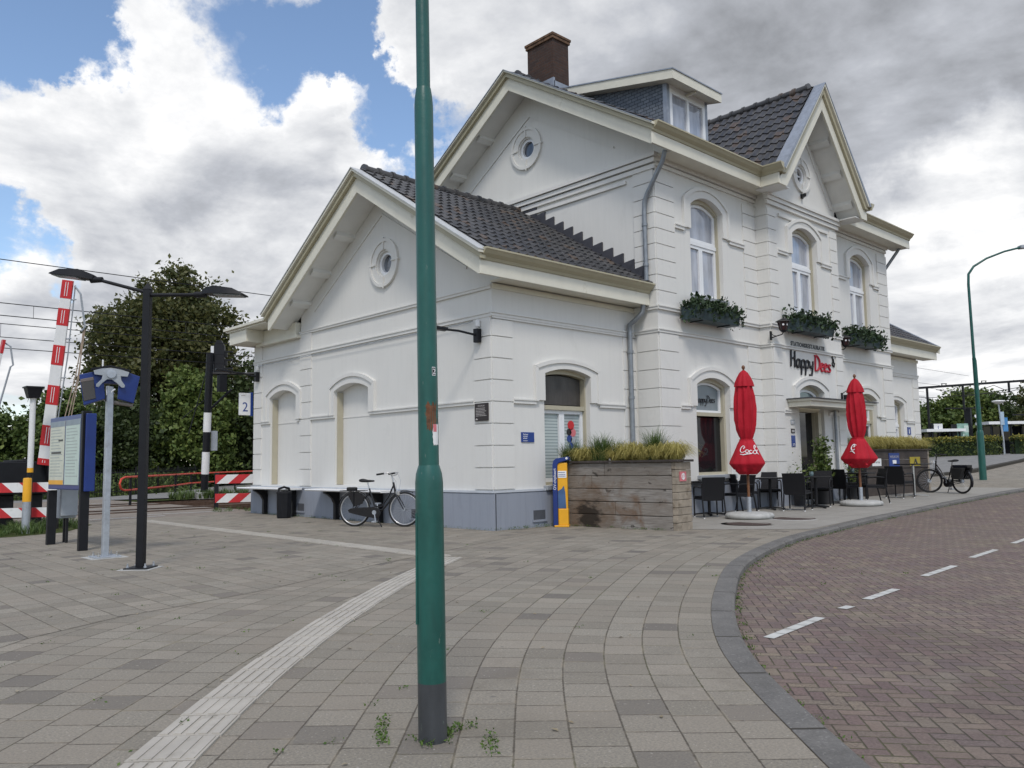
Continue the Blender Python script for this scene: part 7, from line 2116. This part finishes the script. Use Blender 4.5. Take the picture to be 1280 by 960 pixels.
# ------------------------------------------------------------------ sky, sun, camera
world = bpy.data.worlds.new('World'); scene.world = world; world.use_nodes = True
SUN_EL, SUN_AZ = R(52), math.atan2(-.62, -.55)          # direction towards the sun, in the ground plane
nt = world.node_tree; nt.nodes.clear()
def N(k, **kw):
    x = nt.nodes.new('ShaderNode' + k)
    for a, b in kw.items(): setattr(x, a, b)
    return x
def Lk(a, ao, b, bi): nt.links.new(a.outputs[ao], b.inputs[bi])
def MA(op, a, b=None):
    x = N('Math', operation=op)
    for i, q in enumerate((a, b)):
        if q is None: continue
        if isinstance(q, tuple): Lk(q[0], q[1], x, i)
        else: x.inputs[i].default_value = q
    return (x, 0)
def MR(q, a, b, lo=0., hi=1., smooth=True):
    x = N('MapRange', interpolation_type='SMOOTHSTEP' if smooth else 'LINEAR'); Lk(q[0], q[1], x, 0)
    for i, v in zip((1, 2, 3, 4), (a, b, lo, hi)): x.inputs[i].default_value = v
    return (x, 0)
sky = N('TexSky', sky_type='NISHITA'); sky.sun_disc = False; sky.sun_elevation = SUN_EL
sky.sun_rotation = math.atan2(math.cos(SUN_AZ), math.sin(SUN_AZ)); sky.air_density = 1.0; sky.dust_density = .6; sky.ozone_density = 1.6
bg1 = N('Background'); Lk(sky, 0, bg1, 0); bg1.inputs[1].default_value = .15
tc_ = N('TexCoord'); sp_ = N('SeparateXYZ'); Lk(tc_, 'Generated', sp_, 0)
zz = MA('ADD', MA('MAXIMUM', (sp_, 2), 0.0), .22)
cb = N('CombineXYZ')
q = MA('DIVIDE', (sp_, 0), zz); Lk(q[0], 0, cb, 0); q = MA('DIVIDE', (sp_, 1), zz); Lk(q[0], 0, cb, 1)
def noise(scale, det, rough, off, dist=.0):
    mp = N('Mapping'); mp.inputs['Location'].default_value = off; Lk(cb, 0, mp, 0)
    x = N('TexNoise'); x.inputs['Scale'].default_value = scale; x.inputs['Detail'].default_value = det; x.inputs['Roughness'].default_value = rough; x.inputs['Distortion'].default_value = dist
    Lk(mp, 0, x, 'Vector'); return (x, 0)
OFF = (3.1, 7.7, 1.3)
n1 = noise(1.25, 12, .58, OFF, .25)
LD = (.10, .09, 0)
n2 = noise(1.25, 12, .58, tuple(a - b for a, b in zip(OFF, LD)), .25)
# banks and openings of this afternoon's sky, by compass direction and height
wn_ = N('TexNoise'); wn_.inputs['Scale'].default_value = 7; wn_.inputs['Detail'].default_value = 9; wn_.inputs['Roughness'].default_value = .62; Lk(tc_, 'Generated', wn_, 'Vector')
wsub = N('VectorMath', operation='SUBTRACT'); Lk(wn_, 'Color', wsub, 0); wsub.inputs[1].default_value = (.5, .5, .5)
wsc = N('VectorMath', operation='SCALE'); Lk(wsub, 0, wsc, 0); wsc.inputs['Scale'].default_value = .26
wad = N('VectorMath', operation='ADD'); Lk(tc_, 'Generated', wad, 0); Lk(wsc, 0, wad, 1)
wnm = N('VectorMath', operation='NORMALIZE'); Lk(wad, 0, wnm, 0)
def blob(d, inner, outer, amt):
    v = Vector(d).normalized(); dp = N('VectorMath', operation='DOT_PRODUCT'); Lk(wnm, 0, dp, 0); dp.inputs[1].default_value = v
    return MA('MULTIPLY', MR((dp, 1), math.cos(R(outer)), math.cos(R(inner))), amt)
dens = n1
for b in BLOBS: dens = MA('ADD', dens, blob(*b))
mask = MR(dens, .42, .60)
thick = MR(dens, .50, .95)
lit = MA('ADD', MA('MULTIPLY', MA('SUBTRACT', n1, n2), 2.2), .0)
shade = MA('SUBTRACT', MA('ADD', .90, lit), MA('MULTIPLY', thick, .16))
for b in SHADES: shade = MA('ADD', shade, blob(*b))
n3 = noise(2.6, 8, .6, (9.2, 1.7, 4.0), .3)
shade = MA('ADD', shade, MA('MULTIPLY', MA('SUBTRACT', n3, .5), .62))
shade = MA('MINIMUM', MA('MAXIMUM', shade, .12), 1.25)
rp = N('ValToRGB'); sc_ = MA('MULTIPLY', shade, .8); Lk(sc_[0], 0, rp, 0)
e = rp.color_ramp.elements
e[0].position = .10; e[0].color = (.22, .23, .25, 1); e[1].position = .98; e[1].color = (1.12, 1.11, 1.10, 1)
k = e.new(.46); k.color = (.485, .505, .55, 1)
k = e.new(.74); k.color = (.80, .81, .83, 1)
bg2 = N('Background'); Lk(rp, 0, bg2, 0); bg2.inputs[1].default_value = CLOUD
mx = N('MixShader'); Lk(mask[0], 0, mx, 0); Lk(bg1, 0, mx, 1); Lk(bg2, 0, mx, 2)
out = N('OutputWorld'); Lk(mx, 0, out, 0)

sl = bpy.data.lights.new('sun', 'SUN'); sl.energy = 1.5; sl.angle = R(11); sl.color = (1, .95, .88)
so = bpy.data.objects.new('sun', sl); COL.objects.link(so)
d = Vector((math.cos(SUN_AZ) * math.cos(SUN_EL), math.sin(SUN_AZ) * math.cos(SUN_EL), math.sin(SUN_EL)))
so.rotation_euler = d.to_track_quat('Z', 'Y').to_euler(); so.location = (-20, -20, 40)

cam = bpy.data.cameras.new('camera'); co = bpy.data.objects.new('camera', cam); COL.objects.link(co)
f, pi_, ro, ya = 1026.865, .0944, -.0161, .8156
fw = Vector((math.cos(ya) * math.cos(pi_), math.sin(ya) * math.cos(pi_), math.sin(pi_)))
rt = Vector((math.sin(ya), -math.cos(ya), 0)); up = rt.cross(fw)
r2 = rt * math.cos(ro) + up * math.sin(ro); u2 = -rt * math.sin(ro) + up * math.cos(ro)
mat = Matrix((r2, u2, -fw)).transposed().to_4x4(); mat.translation = Vector((-10.1387, -11.312, 1.25))
co.matrix_world = mat
cam.sensor_fit = 'HORIZONTAL'; cam.sensor_width = 36; cam.lens = 36 * f / 1280; cam.clip_end = 6000; cam.clip_start = .05
scene.camera = co
vs_ = scene.view_settings
vs_.view_transform = 'Standard'; vs_.look = 'None'; vs_.exposure = 0.27; vs_.gamma = 1.0
scene.cycles.use_denoising = True
scene.cycles.max_bounces = 8; scene.cycles.diffuse_bounces = 3; scene.cycles.glossy_bounces = 4; scene.cycles.transparent_max_bounces = 8
scene.cycles.sample_clamp_indirect = 6
